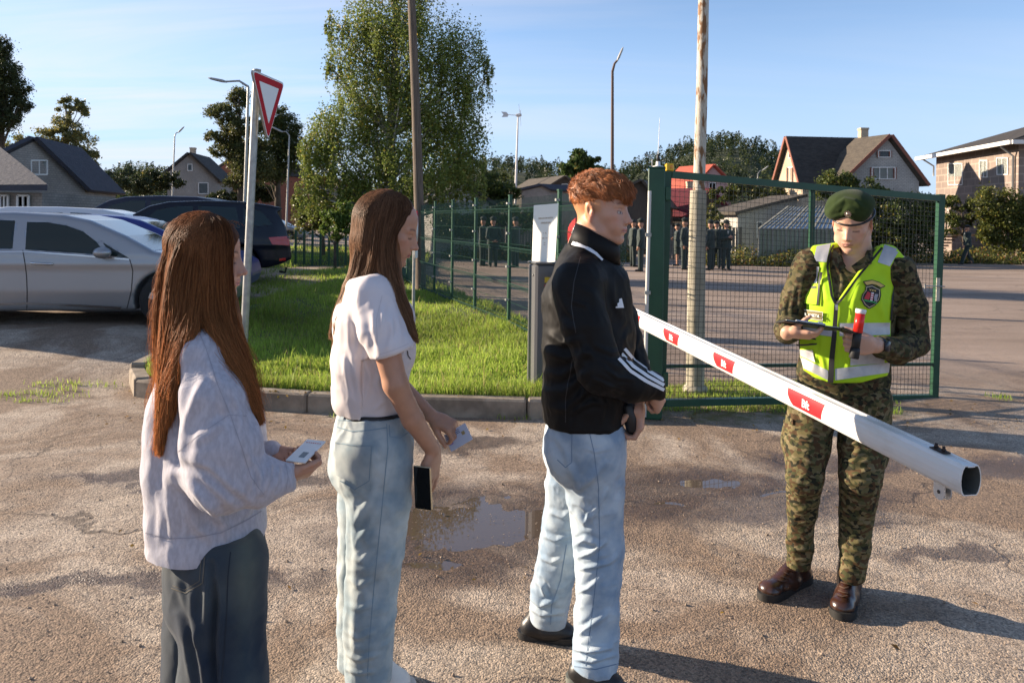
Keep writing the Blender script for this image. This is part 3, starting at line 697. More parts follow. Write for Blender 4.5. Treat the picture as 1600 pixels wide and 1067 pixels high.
b = MB(); beam(b, GPt(1463, 434) + [0, -.036, 0], GPt(1462, 470) + [0, -.036, 0], .035, .008); lk = b.build('lock_plate', mat('beige_steel', (.50, .46, .36), rough=.5), ga)
b = MB(); b.tube([GPt(1440, 446) + [0, -.06, 0], GPt(1471, 447) + [0, -.06, 0]], .006, 8); b.tube([GPt(1440, 443) + [0, -.06, 0], GPt(1440, 450) + [0, -.06, 0]], .008, 8); b.build('handle', mgal, lk); fixp(ga)
yl = thing('warning_lamp', 'small yellow box lamp on top of the gate frame', 'warning lamp', GPt(1046, 268)); q = GPt(1046, 262)
b = MB(); b.box(q, (.072, .06, .068), bev=.008); b.build('housing', mat('yellow_plastic', (.72, .42, .01), rough=.35), yl); b = MB(); b.box(q + [.012, -.031, .004], (.022, .006, .030), bev=.002); b.build('lens', mat('orange_lens', (.75, .25, .01), rough=.2), yl); fixp(yl)
cp = thing('cable_conduit', 'white vertical conduit pipe strapped beside the thick green gate post', 'pipe', (*G(1004, 655)[:2], 0)); q = G(1005, 655)
b = MB(); b.tube([q + [0.01, 0, .02], q + [.02, 0, 1.2], q + [.03, 0, 1.98]], .017, 10); b.build('tube', mat('grey_pvc', (.55, .54, .50), rough=.5), cp); b = MB()
for z_ in (.5, 1.1, 1.6): b.box(q + [.02, -.015, z_], (.05, .02, .03))
b.build('bracket', mgal, cp); fixp(cp)
# weathered poles
mpol = mat('weathered_concrete', (.40, .36, .28), rough=.9, col2=(.26, .235, .17), nscale=5, ndet=8, bump=.4, bscale=50, bdist=.005, stretch=(3, 3, .6))
mrus = mat('rusty_white_pole', (.48, .44, .36), rough=.75, col2=(.20, .095, .035), nscale=9, ndet=9, nlo=.50, nhi=.58, bump=.4, bscale=60, stretch=(2.5, 2.5, .8))
pl_ = thing('concrete_pole', 'pale weathered pole with rusty upper tube rising behind the gate mesh', 'pole', P(1086, 608, 7.75) * [1, 1, 0])
b = MB(); b.tube([P(1086, 612, 7.75), P(1088, 450, 7.75), P(1091, 298, 7.75)], [.092, .088, .080], 14); b.lathe([(.001, 0), (.13, 0), (.12, .05), (.095, .07)], P(1086, 612, 7.75), 14); b.build('lower_sleeve', mpol, pl_)
b = MB(); t0 = P(1092, 300, 7.75); t1 = P(1100, -40, 7.75); b.tube([t0, (t0 + t1) / 2 + [.006, 0, 0], t1, t1 + (t1 - t0) * .6], [.060, .056, .052, .048], 14); b.build('upper_tube', mrus, pl_); fixp(pl_)
mwd = mat('weathered_wood', (.175, .135, .10), rough=.92, col2=(.085, .062, .045), nscale=6, ndet=8, bump=.5, bscale=40, bdist=.006, stretch=(6, 6, .35))
wp = thing('wooden_pole', 'tall brown weathered utility pole leaning in front of the birch', 'pole', P(657, 452, 17.6) * [1, 1, 0])
b = MB(); b.tube([P(657.5, 456, 17.6), P(655, 330, 17.6), P(650, 170, 17.6), P(643, 0, 17.6), P(634, -210, 17.6)], [.125, .115, .10, .088, .075], 8); b.build('shaft', mwd, wp)
b = MB(); b.tube([P(641, -60, 17.55), P(641, -64, 17.5)], .03, 6); b.build('bolt', mgal, wp); fixp(wp)
# ------------------------------------------------------------------ give way sign
sg = thing('give_way_sign', 'triangular give way sign with red border on a leaning galvanised pole', 'road sign', P(379, 566, 8.2) * [1, 1, 0] + [0, 0, .13])
pb = P(379.5, 570, 8.2); pt = P(401.5, 112, 8.2)
b = MB(); b.tube([pb - [0, 0, .1], pb, pt], .040, 14); b.lathe([(.001, .0), (.043, 0), (.043, .02), (.001, .03)], pt, 14); b.build('pole', mgal, sg)
e = np.array([.12, .993, 0]); nrm = np.array([.993, -.12, 0]); C0 = P(411, 122, 8.2) + nrm * .045 + [0, 0, .015]; hw, hh = .40, .69
def rtri(w_, h_, r, zoff=0):
    c = [np.array([-w_, 0.]), np.array([w_, 0.]), np.array([0., -h_])]; out_ = []
    for i in range(3):
        p, a, q = c[i], c[i - 1], c[(i + 1) % 3]; d1 = (a - p) / np.linalg.norm(a - p); d2 = (q - p) / np.linalg.norm(q - p)
        for k in range(5):
            t = k / 4; s0 = p + d1 * r; s1 = p + d2 * r; out_.append((1 - t) ** 2 * s0 + 2 * t * (1 - t) * p + t * t * s1)
    return [(x, z + zoff) for x, z in out_]
def plate(mb, pts, o0, o1, m):
    n = len(pts); V = [C0 + e * x + np.array([0, 0, z]) + nrm * o for o in (o0, o1) for x, z in pts]
    mb.add(V, [tuple(range(n)), tuple(range(n, 2 * n))[::-1]] + [(i, (i + 1) % n, (i + 1) % n + n, i + n) for i in range(n)], m)
b = MB(); plate(b, rtri(hw, hh, .07), 0, .02, 0); b.build('back_plate', mgal, sg)
b = MB(); plate(b, rtri(hw * .975, hh * .975, .065, -.007), .0195, .0225, 0); b.build('white_edge', mat('sign_white', (.80, .80, .78), rough=.5, spec=.2), sg)
b = MB(); plate(b, rtri(hw * .93, hh * .93, .06, -.020), .022, .0245, 0); b.build('red_border', mat('sign_red', (.45, .008, .016), rough=.6, spec=.15), sg)
b = MB(); plate(b, rtri(hw * .60, hh * .60, .012, -.092), .024, .027, 0); b.build('white_field', bpy.data.materials['sign_white'], sg)
b = MB()
for z_ in (-.05, -.42): beam(b, C0 + e * -.28 * (1 if z_ > -.2 else .3) + [0, 0, z_] - nrm * .008, C0 + e * .28 * (1 if z_ > -.2 else .3) + [0, 0, z_] - nrm * .008, .03, .014)
b.build('bracket', mgal, sg); fixp(sg)
# ------------------------------------------------------------------ barrier housing, placard and boom
mgp = mat('grey_paint', (.095, .095, .10), rough=.42, spec=.5, bump=.1, bscale=120, bdist=.001)
bh = thing('barrier_housing', 'dark grey steel barrier machine housing standing on the grass by the kerb', 'barrier housing', (.33, 7.2, .12))
R = Matrix.Rotation(rad(14), 3, 'Z'); bc = np.array([.345, 7.30, 0])
b = MB(); b.box(bc + [0, 0, .72], (.31, .28, 1.17), 0, R=R, bev=.022); b.build('cabinet', mgp, bh)
b = MB(); b.box(bc + [0, 0, 1.312], (.325, .295, .022), 0, R=R, bev=.01); b.build('lid', mgp, bh)
b = MB(); b.box(bc + [0, 0, .135], (.36, .33, .03), 0, R=R); b.build('base_plate', mkb, bh)
b = MB(); q = np.array(R @ Vector((-.158, -.06, 0))); b.lathe([(.001, 0), (.010, 0), (.010, .006), (.001, .008)], bc + q + [0, 0, 1.20], 12, R=Matrix.Rotation(rad(-90), 3, 'Y')); b.build('lock', mgal, bh)
b = MB(); q = np.array(R @ Vector((-.045, -.143, 0))); b.box(bc + q + [0, 0, 1.16], (.05, .004, .05), 0, R=R, bev=.001); b.box(bc + q + [0, -.002, 1.075], (.05, .004, .085), 1, R=R); b.box(bc + q + [0, -.004, 1.075], (.03, .004, .03), 2, R=R)
b.build('warning_sticker', [mat('sticker_yellow', (.55, .40, .03)), mat('sticker_red', (.45, .03, .03)), mat('sticker_white', (.6, .6, .6))], bh); fixp(bh)
pc = thing('notice_board', 'white printed notice on a tall board standing on the barrier housing', 'notice', (.33, 7.25, 1.33))
q4 = [P(834, 321, 7.42), P(872, 318, 7.14), P(867, 409, 7.14), P(831, 411, 7.42)]; nb = np.cross(q4[1] - q4[0], q4[3] - q4[0]); nb /= np.linalg.norm(nb); nb = nb if nb[1] > 0 else -nb
b = MB(); b.add(q4 + [q + nb * .006 for q in q4], [(3, 2, 1, 0), (4, 5, 6, 7), (0, 1, 5, 4), (1, 2, 6, 5), (2, 3, 7, 6), (3, 0, 4, 7)]); b.build('board', mat('notice_white', (.86, .84, .76), rough=.5), pc)
u = (q4[1] - q4[0]); W4 = np.linalg.norm(u); u /= W4; v = -(q4[3] - q4[0]); v /= np.linalg.norm(v); v -= u * (u @ v); v /= np.linalg.norm(v); H4 = np.linalg.norm(q4[3] - q4[0]); mt_ = mat('faded_ink', (.42, .32, .22))
def note(txt, fu, fv, size):
    o = q4[0] + u * W4 * fu - v * H4 * fv - nb * .002; n3 = np.cross(u, v); text_obj('lettering', txt, size, mt_, Matrix(((u[0], v[0], n3[0], o[0]), (u[1], v[1], n3[1], o[1]), (u[2], v[2], n3[2], o[2]), (0, 0, 0, 1))), pc, extrude=.0004)
note('IEBRAUKTUVE SLEGTA', .50, .235, .021); note('ZEMESSARDZES', .50, .315, .021); note('P. - Pk.', .47, .49, .018); note('8.00 - 17.00', .47, .575, .017); note('ieeja', .46, .65, .015); note('brīva', .46, .685, .015); fixp(pc)
mbw = mat('boom_white', (.78, .76, .72), rough=.32, spec=.5, col2=(.50, .45, .36), nscale=5, ndet=9, nlo=.52, nhi=.85, stretch=(3, .7, 3))
B0 = np.array([.45, 7.0, 1.17]); B1 = np.array([1.415, 2.35, .927])
bo = thing('barrier_boom', 'long white barrier boom with red labels, its open end near the camera', 'barrier', B0)
dB = (B1 - B0); LB = np.linalg.norm(dB); dB /= LB; sB = np.cross(dB, [0, 0, 1.0]); sB /= np.linalg.norm(sB); uB = np.cross(sB, dB)       # sB: to the boom's right; seen side is -? decided below
if sB[0] > 0: sB = -sB                                                     # sB points to the lit left side
sec = [(-.024, -.047), (-.010, -.047), (.010, -.047), (.024, -.047), (.031, -.036), (.0355, -.018), (.037, 0), (.0355, .018), (.031, .036), (.024, .047), (.014, .047), (.0135, .044), (-.0135, .044), (-.014, .047), (-.024, .047), (-.031, .036), (-.0355, .018), (-.037, 0), (-.0355, -.018), (-.031, -.036)]
inn = [(x * .91, z * .93) for x, z in sec]; n = len(sec)
V = [c + sB * x + uB * z for c in (B0, B1) for s_ in (sec, inn) for x, z in s_]
F = [(i, (i + 1) % n, (i + 1) % n + 2 * n, i + 2 * n) for i in range(n)] + [(n + (i + 1) % n, n + i, 3 * n + i, 3 * n + (i + 1) % n) for i in range(n)] + [(2 * n + i, 2 * n + (i + 1) % n, 3 * n + (i + 1) % n, 3 * n + i) for i in range(n)] + [((i + 1) % n, i, n + i, n + (i + 1) % n) for i in range(n)]
b = MB(); b.add(V, F, 0, False)
for k_ in range(n, 2 * n): b.m[k_] = 1
b.build('boom_profile', [mbw, mat('boom_inside_dark', (.16, .175, .165), rough=.5, metal=.4)], bo)  # inner faces take a darker grey material, so the open end reads dark
mred = mat('label_red', (.60, .018, .025), rough=.35); mwh = mat('label_white', (.78, .78, .76), rough=.4)
def tpx(px):                                                                # distance along the boom at which it crosses a pixel column
    lo_, hi_ = 0.0, LB
    for _ in range(40):
        mid_ = (lo_ + hi_) / 2
        if proj((B0 + dB * mid_)[None])[0][0] < px: lo_ = mid_
        else: hi_ = mid_
    return lo_
def side_pt(t, z, off=.0012):                                               # on the bulging side
    zz = [-.047, -.036, -.018, 0, .018, .036, .047]; xx = [.024, .031, .0355, .037, .0355, .031, .024]
    return B0 + dB * t + sB * (np.interp(z, zz, xx) + off) + uB * z
for (xa, xb) in ((990, 1008), (1045, 1070), (1124, 1158), (1242, 1300)):
    ta, tb = tpx(xa), tpx(xb); Lc = tb - ta; b = MB(); nz_ = 8; V = []
    for k in range(nz_ + 1):
        z = -.033 + .066 * k / nz_; cut = .045 * ((z - .033) / .066) ** 2 * .9; cutr = .020 * (z + .033) / .066 * 0
        for t in np.linspace(ta + cut, tb - .022 * (1 - (z + .033) / .066) , 4): V.append(side_pt(t, z))
    b.add(V, [(r * 4 + c_, r * 4 + c_ + 1, r * 4 + c_ + 5, r * 4 + c_ + 4) for r in range(nz_) for c_ in range(3)], 0, True); lb = b.build('red_label', mred, bo)
    o = side_pt((ta + tb) / 2 + .01, -.002, .0030); M = Matrix(((dB[0], uB[0], sB[0], o[0]), (dB[1], uB[1], sB[1], o[1]), (dB[2], uB[2], sB[2], o[2]), (0, 0, 0, 1)))
    if np.linalg.det(np.array([dB, uB, sB])) < 0: M = M @ Matrix.Diagonal((-1, 1, 1, 1))
    text_obj('lettering', 'Bft', .046, mwh, M, lb, extrude=.0006, bold=.0012)
b = MB(); tt = LB - .13
bx = lambda c_, s_, m=0: b.box(c_, s_, m, R=Matrix((sB, dB, uB)).transposed() if np.linalg.det(np.array([sB, dB, uB])) > 0 else Matrix((-sB, dB, uB)).transposed(), bev=.001)
bx(B0 + dB * tt + uB * .0495, (.030, .060, .004)); b.build('top_bracket', mat('rusty_bracket', (.045, .028, .022), rough=.6, metal=.4), bo)
b = MB()
for q in (-.016, .016):
    c_ = B0 + dB * (tt + q) + uB * .0535; b.lathe([(.001, 0), (.0075, 0), (.0075, .005), (.005, .006), (.005, .013), (.001, .014)], c_, 8)
b.build('bolt', bpy.data.materials['rusty_bracket'], bo)
b = MB()
for q in (-.012, .012):
    pr = [(-.024, -.047), (.024, -.047), (.024, -.080)] + [(.024 * math.cos(a_), -.080 + .024 * math.sin(a_)) for a_ in np.linspace(0, -math.pi, 9)[1:]]
    V = [B0 + dB * (tt + .02 + x) + uB * z + sB * (q + o_) for o_ in (-.002, .002) for x, z in pr]; n_ = len(pr)
    b.add(V, [tuple(range(n_))[::-1], tuple(range(n_, 2 * n_))] + [(i, (i + 1) % n_, (i + 1) % n_ + n_, i + n_) for i in range(n_)])
b.build('eyelet', mat('zinc', (.60, .60, .60), rough=.35, metal=.5), bo)
b = MB(); b.tube([B0 + dB * (tt + .02) + uB * -.078 + sB * -.016, B0 + dB * (tt + .02) + uB * -.078 + sB * .016], .006, 10); b.build('pin', mat('dark_pin', (.06, .06, .06), metal=.5, rough=.4), bo)
b = MB(); bx(B0 + dB * .03, (.11, .22, .13)); b.build('mounting_clamp', mgp, bo); fixp(bo)
# round signs along the fence
def disc_sign(px, py, d, R_, nx, label, lo=None):
    c_ = P(px, py, d); s_ = thing('round_sign', label, 'road sign', c_ * [1, 1, 0] + [0, 0, float(zverge(c_[0], c_[1]))])
    nn = np.array([nx[0], nx[1], 0.]); nn /= np.linalg.norm(nn); Rq = Vector(nn).to_track_quat('Z', 'Y').to_matrix()
    b = MB(); b.lathe([(.001, -.004), (R_, -.004), (R_, .004), (.001, .004)], c_, 32, R=Rq); b.build('red_disc', bpy.data.materials['sign_red'], s_)
    b = MB(); b.lathe([(.001, .004), (R_ * .72, .004), (R_ * .72, .007), (.001, .007)], c_, 32, R=Rq); b.build('white_disc', bpy.data.materials['sign_white'], s_)
    b = MB(); g_ = float(zverge(c_[0], c_[1])); b.tube([[c_[0] - nn[0] * .04, c_[1] - nn[1] * .04, g_], c_ + [0, 0, R_ + .02] - nn * .04], .026, 10); b.build('pole', mgal, s_)
    if lo: b = MB(); b.box(c_ - [0, 0, R_ + .10], (.02, .30, .14), 0, rz=math.atan2(nn[1], nn[0])); b.build('sub_plate', bpy.data.materials['sign_white'], s_)
    fixp(s_)
disc_sign(651.5, 358, 12.6, .30, (.997, .055), 'round red and white sign seen nearly edge-on beside the wooden pole', True)
disc_sign(913, 368, 9.0, .24, (-.6, -.8), 'round red and white sign half hidden behind the neck of the ginger-haired man')
# ------------------------------------------------------------------ buildings
def brick(name, c1, c2, mortar, sc=5.0, rough=.9):
    m = bpy.data.materials.new(name); m.use_nodes = True; t = m.node_tree; b = t.nodes['Principled BSDF']; L = t.links.new; b.inputs['Roughness'].default_value = rough; b.inputs['Specular IOR Level'].default_value = .2
    g = N(t, 'ShaderNodeNewGeometry'); s = N(t, 'ShaderNodeSeparateXYZ'); L(g.outputs['Position'], s.inputs[0]); a = N(t, 'ShaderNodeMath', operation='ADD'); L(s.outputs[0], a.inputs[0]); L(s.outputs[1], a.inputs[1])
    c = N(t, 'ShaderNodeCombineXYZ'); L(a.outputs[0], c.inputs[0]); L(s.outputs[2], c.inputs[1]); k = N(t, 'ShaderNodeTexBrick'); L(c.outputs[0], k.inputs['Vector']); k.inputs['Scale'].default_value = sc
    k.inputs['Color1'].default_value = (*c1, 1); k.inputs['Color2'].default_value = (*c2, 1); k.inputs['Mortar'].default_value = (*mortar, 1); k.inputs['Mortar Size'].default_value = .022
    n = N(t, 'ShaderNodeTexNoise'); n.inputs['Scale'].default_value = .8; n.inputs['Detail'].default_value = 6; L(g.outputs['Position'], n.inputs['Vector']); r = N(t, 'ShaderNodeMapRange'); r.inputs['From Min'].default_value = .3; r.inputs['From Max'].default_value = .7; r.inputs['To Min'].default_value = .78; r.inputs['To Max'].default_value = 1.1; L(n.outputs['Fac'], r.inputs['Value'])
    x = N(t, 'ShaderNodeVectorMath', operation='SCALE'); L(k.outputs['Color'], x.inputs[0]); L(r.outputs[0], x.inputs['Scale']); L(x.outputs[0], b.inputs['Base Color']); return m
def roofmat(name, c1, c2, sc=3.0):
    return mat(name, c1, rough=.85, col2=c2, nscale=sc, ndet=8, bump=.5, bscale=9, bdist=.05, stretch=(1, 1, 3), coords='World')
MW = dict(grey=brick('pale_brick', (.36, .32, .28), (.30, .27, .24), (.20, .185, .17), 3.2), cream=brick('cream_brick', (.52, .42, .30), (.48, .38, .27), (.38, .31, .23), 3.2), white=brick('white_brick', (.50, .47, .43), (.42, .40, .37), (.25, .24, .22), 3.0),
          tan=brick('tan_cladding', (.265, .21, .18), (.24, .19, .16), (.36, .29, .24), .62), pink=mat('pink_render', (.50, .33, .31), rough=.9, col2=(.44, .29, .28)), wood=mat('dark_boards', (.055, .045, .038), rough=.9, col2=(.085, .07, .055), nscale=5, stretch=(8, 8, .5), coords='World'), red=mat('red_brick_wall', (.28, .09, .05), rough=.9, col2=(.2, .07, .04)))
MR = dict(slate=roofmat('slate_blue_roof', (.055, .055, .070), (.040, .042, .055)), dark=roofmat('dark_old_roof', (.028, .024, .020), (.05, .042, .035)), brown=roofmat('lichen_roof', (.085, .070, .052), (.055, .045, .035)), red=roofmat('red_tiles', (.40, .08, .045), (.34, .065, .04)), maroon=roofmat('maroon_sheet', (.16, .022, .035), (.13, .02, .03)))
mgl = mat('window_glass', (.05, .06, .07), rough=.08, spec=.8); mfw = mat('window_white', (.72, .70, .66), rough=.5); mcur = mat('net_curtain', (.42, .44, .40), rough=.9); mtr = mat('red_trim', (.22, .075, .045), rough=.7); mchim = MW['cream']
def window(parent, q, n, trim=None, bars=1):
    """q: four world corners (tl,tr,br,bl); n: outward normal"""
    q = [np.array(c) for c in q]; n = np.array(n, float); b = MB(); b.add([c + n * .02 for c in q], [(0, 3, 2, 1), (0, 1, 2, 3)]); w_ = b.build('window', mcur if bars > 0 else mgl, parent)
    b = MB(); t_ = .05
    for i in range(4): beam(b, q[i] + n * .04, q[(i + 1) % 4] + n * .04, t_, t_)
    for k in range(bars): f = (k + 1) / (bars + 1); beam(b, q[0] * (1 - f) + q[1] * f + n * .04, q[3] * (1 - f) + q[2] * f + n * .04, t_ * .8, t_ * .8)
    b.build('frame', mfw, w_)
    if trim: b = MB(); [beam(b, q[i] * 1.0 + n * .03, q[(i + 1) % 4] + n * .03, .16, .05) for i in (1, 3)]; b.build('shutter_trim', trim, w_)
def ghouse(name, label, cat, front, vec, wall, roof, dl, dr, x0, x1, base=0.0, ov=.35, th=.14, wins=(), chim=None, verge=None):
    """front: pixel polygon bottom-left.. eaveL, apex, eaveR (list of 3 px points: eaveL, apex, eaveR); walls run back along vec"""
    dd = lambda px: dl + (dr - dl) * (px - x0) / (x1 - x0)
    W = [P(x, y, dd(x)) for x, y in front]; eL, ap, eR = W; bL = eL.copy(); bL[2] = base; bR = eR.copy(); bR[2] = base; vec = np.array([*vec, 0.0])
    root = thing(name, label, cat, ((bL + bR) / 2)); b = MB(); f = [bL, bR, eR, ap, eL]; n = 5
    b.add(f + [p + vec for p in f], [tuple(range(5)), tuple(range(5, 10))[::-1]] + [(i, i + 5, (i + 1) % 5 + 5, (i + 1) % 5) for i in range(5) if i not in (2, 3)]); b.build('wall', wall, root)
    fn = np.cross(bR - bL, [0, 0, 1.0]); fn /= np.linalg.norm(fn); fn = fn if fn[1] < 0 else -fn; vn = vec / np.linalg.norm(vec)
    for e_ in (eL, eR):
        d_ = (e_ - ap); dl_ = d_ / np.linalg.norm(d_); a0 = ap - vn * ov + [0, 0, .02]; e0 = e_ + dl_ * ov - vn * ov + [0, 0, .02]; a1 = a0 + vec + vn * 2 * ov; e1 = e0 + vec + vn * 2 * ov; nn = np.cross(dl_, vn); nn = nn if nn[2] > 0 else -nn; nn = nn / np.linalg.norm(nn)
        b = MB(); b.add([a0, e0, e1, a1] + [p + nn * th for p in (a0, e0, e1, a1)], [(0, 1, 2, 3), (7, 6, 5, 4), (0, 4, 5, 1), (1, 5, 6, 2), (2, 6, 7, 3), (3, 7, 4, 0)]); rf = b.build('roof', roof, root)
        if verge: b = MB(); beam(b, a0 + nn * th * .5 - vn * .02, e0 + nn * th * .5 - vn * .02, .05, .17); b.build('verge_board', verge, rf)
    for w_ in wins: window(root, [P(x, y, dd(x)) for x, y in w_[0]], fn, w_[1] if len(w_) > 1 else None, w_[2] if len(w_) > 2 else 1)
    if chim:
        (cx0, cx1, cy0, cy1, cd_) = chim; a = P(cx0, cy0, cd_); c = P(cx1, cy1, cd_); b = MB(); wv = abs(c[0] - a[0]); b.box(((a[0] + c[0]) / 2, cd_, (a[2] + c[2]) / 2), (wv, wv, abs(a[2] - c[2]))); b.box(((a[0] + c[0]) / 2, cd_, a[2] + .04), (wv * 1.15, wv * 1.15, .12)); b.build('chimney', mchim if cat != 'red' else MW['red'], root)
    fixp(root); return root
R4 = lambda a, b_, c, d: [(a, b_), (c, b_), (c, d), (a, d)]
ghouse('brick_house', 'pale brick house with slate blue roof and one attic window behind the parked cars', 'house', [(-30, 262), (58, 219), (133, 292)], (-.7, 3.6), MW['grey'], MR['slate'], 25, 29, -30, 133, .3, wins=[(R4(47, 251, 72, 273), None, 1)])
hr = thing('bungalow', 'low brick bungalow with slate blue roof at the left edge of the view', 'house', P(20, 330, 21) * [1, 1, 0]); a, c = P(-120, 299, 20.5), P(66, 299, 20.5)
b = MB(); b.box(((a[0] + c[0]) / 2, 22.4, (a[2] + .3) / 2), (c[0] - a[0], 3.8, a[2] - .3)); b.build('wall', MW['grey'], hr)
e0, e1, r1, r0 = P(-140, 299, 20), P(74, 298, 20), P(-2, 236, 25), P(-160, 236, 25); b = MB(); b.add([e0, e1, r1, r0] + [p + [0, 0, .16] for p in (e0, e1, r1, r0)], [(3, 2, 1, 0), (4, 5, 6, 7), (0, 1, 5, 4), (1, 2, 6, 5), (2, 3, 7, 6), (3, 0, 4, 7)]); b.build('roof', MR['slate'], hr)
for x0, x1 in ((2, 14), (29, 46)): window(hr, [P(x, y, 20.45) for x, y in R4(x0, 306, x1, 332)], (0, -1, 0), None, 1)
fixp(hr)
ghouse('garage_house', 'small white brick house with dark roof and a chimney at the end of the road', 'house', [(262, 270), (297, 241), (340, 281)], (-.3, 3.9), MW['grey'], MR['dark'], 55, 57, 262, 340, .5, wins=[(R4(293, 257, 300, 267), None, 0), (R4(310, 286, 325, 303), None, 0)], chim=(298, 305, 233, 243, 58))
ghouse('red_house', 'red brick house half hidden behind the pine tree', 'house', [(336, 268), (362, 250), (392, 270)], (5, 6), MW['red'], MR['dark'], 72, 74, 336, 392, .5)
ghouse('pink_house', 'pale pink house glimpsed beside the thin lamp post', 'house', [(424, 282), (440, 272), (462, 284)], (4, 6), MW['pink'], MR['red'], 80, 82, 424, 462, .5)
ghouse('brick_shed', 'white brick shed behind the mesh fence under the birch', 'shed', [(676, 318), (722, 289), (764, 317)], (-1.5, 6), MW['white'], MR['dark'], 34, 36, 676, 764, 0)
ghouse('boarded_barn', 'small dark boarded barn with grey roof behind the fence', 'barn', [(850, 296), (881, 277), (905, 297)], (-2.5, 6), MW['wood'], MR['brown'], 62, 62, 850, 905, 0, wins=[(R4(878, 288, 887, 293), None, 0)])
ghouse('flat_shed', 'low dark shed roof beside the boarded barn', 'shed', [(815, 299), (850, 291), (860, 296)], (5, 4), MW['grey'], MR['slate'], 50, 50, 815, 860, 0)
ghouse('grey_barn', 'brown roofed barn just left of the green gate post', 'barn', [(958, 305), (1003, 284), (1030, 318)], (2, 6), MW['wood'], MR['brown'], 42, 42, 958, 1030, 0)
ghouse('red_roof_house', 'pink rendered house with bright red tiled roof', 'house', [(1072, 302), (1112, 259), (1142, 290)], (-1.8, 3), MW['pink'], MR['red'], 66, 66, 1086, 1142, 0, wins=[(R4(1108, 286, 1118, 296), None, 1)])
ghouse('maroon_roof_house', 'low house with maroon sheet roof and red brick chimney', 'house', [(1070, 334), (1104, 296), (1136, 330)], (-2.0, 1.2), MW['wood'], MR['maroon'], 48, 48, 1070, 1136, 0, chim=(1073, 1082, 286, 310, 50))
ghouse('garden_shed', 'white brick shed with brown lean-to roof beside the greenhouse', 'shed', [(1153, 334), (1200, 322), (1246, 311)], (-.6, 2.4), MW['white'], MR['brown'], 36, 37, 1153, 1246, 0, wins=[(R4(1182, 347, 1190, 372), None, 0)])
ghouse('twin_gable_house', 'large steep roofed house with a sunlit cream gable', 'house', [(1214, 286), (1234, 216), (1254, 288)], (5.2, .4), MW['cream'], MR['dark'], 46, 42.5, 1214, 1254, 0, ov=.25, wins=[(R4(1232, 262, 1240, 284), mtr, 1), (R4(1234, 238, 1239, 247), None, 0)], verge=mtr)
ghouse('shaded_gable_house', 'tall white brick gable with two red shuttered windows and a tall chimney', 'house', [(1320, 276), (1384, 214), (1436, 284)], (-.6, 1.6), MW['white'], MR['brown'], 42, 41.5, 1320, 1436, 0, wins=[(R4(1372, 236, 1391, 246), mtr, 0), (R4(1362, 262, 1398, 280), mtr, 2)], chim=(1343, 1354, 203, 232, 46.5), verge=mtr)
# two storey office building at the right
ob = thing('office_building', 'two storey brown clad building with white windows at the right edge', 'building', P(1462, 395, 46) * [1, 1, 0]); A, B_ = P(1463, 241, 47), P(1592, 226, 38.5); A[2] = B_[2] = (A[2] + B_[2]) / 2; u = (B_ - A) * [1, 1, 0]; Lw = np.linalg.norm(u); u /= Lw; nrm = np.array([u[1], -u[0], 0]); nrm = nrm if nrm[0] < 0 else -nrm; bk = -nrm * 14; up = np.array([0, 0, 1.0])
b = MB(); g0 = lambda p: p * [1, 1, 0]; b.add([g0(A), g0(B_), B_, A, g0(A) + bk, g0(B_) + bk, B_ + bk, A + bk], [(0, 1, 2, 3), (1, 5, 6, 2), (5, 4, 7, 6), (4, 0, 3, 7)]); b.build('wall', MW['tan'], ob)
ea, eb = A - u * .8 + nrm * .8, B_ + u * .8 + nrm * .8; ec, ed = B_ + u * .8 + bk - nrm * .8, A - u * .8 + bk - nrm * .8; r1, r2 = (A + bk / 2) + u * 5 + up * 2.6, (B_ + bk / 2) - u * 4 + up * 2.6
b = MB(); b.add([ea, eb, ec, ed, r1, r2], [(0, 1, 5, 4), (1, 2, 5), (2, 3, 4, 5), (3, 0, 4), (3, 2, 1, 0)]); rf = b.build('roof', MR['dark'], ob); b = MB(); beam(b, ea - up * .1, eb - up * .1, .22, .2); beam(b, eb - up * .1, ec - up * .1, .22, .2); b.build('eaves', mfw, rf)
b = MB(); q = B_ - u * .3 + nrm * .1; b.tube([q + nrm * .7 - up * .15, q - up * .7, g0(q)], .06, 8); b.build('downpipe', mgal, ob); b = MB(); q = A - u * .1 + nrm * .1; b.tube([q + nrm * .7 - up * .15, q - up * .6, q - up * 1.2], .05, 8); b.build('downpipe', mgal, ob)
for x0, x1, y0, y1 in ((1483, 1505, 256, 289), (1532, 1544, 251, 277), (1559, 1576, 247, 273), (1483, 1505, 322, 352), (1536, 1556, 322, 352)):
    qs = []
    for x, y in R4(x0, y0, x1, y1): f = (x - 1463) / (1592 - 1463); d = 1 / ((1 - f) / 47 + f / 38.5); qs.append(P(x, y, d))
    window(ob, qs, nrm, None, 1)
b = MB()
for k in range(7): b.box(A + u * (2.2 + .32 * k) + nrm * 1.4 + up * (-A[2] + .15 + .17 * k), (.32, 1.2, .08), rz=math.atan2(u[1], u[0]))
b.box(A + u * 5.4 + nrm * 1.4 + up * (-A[2] + 1.3), (2.2, 1.6, .12), rz=math.atan2(u[1], u[0])); b.build('steps', mat('pale_steps', (.42, .32, .23)), ob); b = MB()
for k in range(9): q = A + u * (2.2 + .5 * k) + nrm * 2.1 + up * (-A[2] + min(.15 + .27 * k, 1.36)); beam(b, q, q + up * 1.0, .05, .05)
beam(b, A + u * 2.2 + nrm * 2.1 + up * (-A[2] + 1.15), A + u * 4.5 + nrm * 2.1 + up * (-A[2] + 2.35), .06, .06); beam(b, A + u * 4.5 + nrm * 2.1 + up * (-A[2] + 2.35), A + u * 6.5 + nrm * 2.1 + up * (-A[2] + 2.35), .06, .06); b.build('railing', mat('brown_rail', (.12, .055, .035)), ob); fixp(ob)
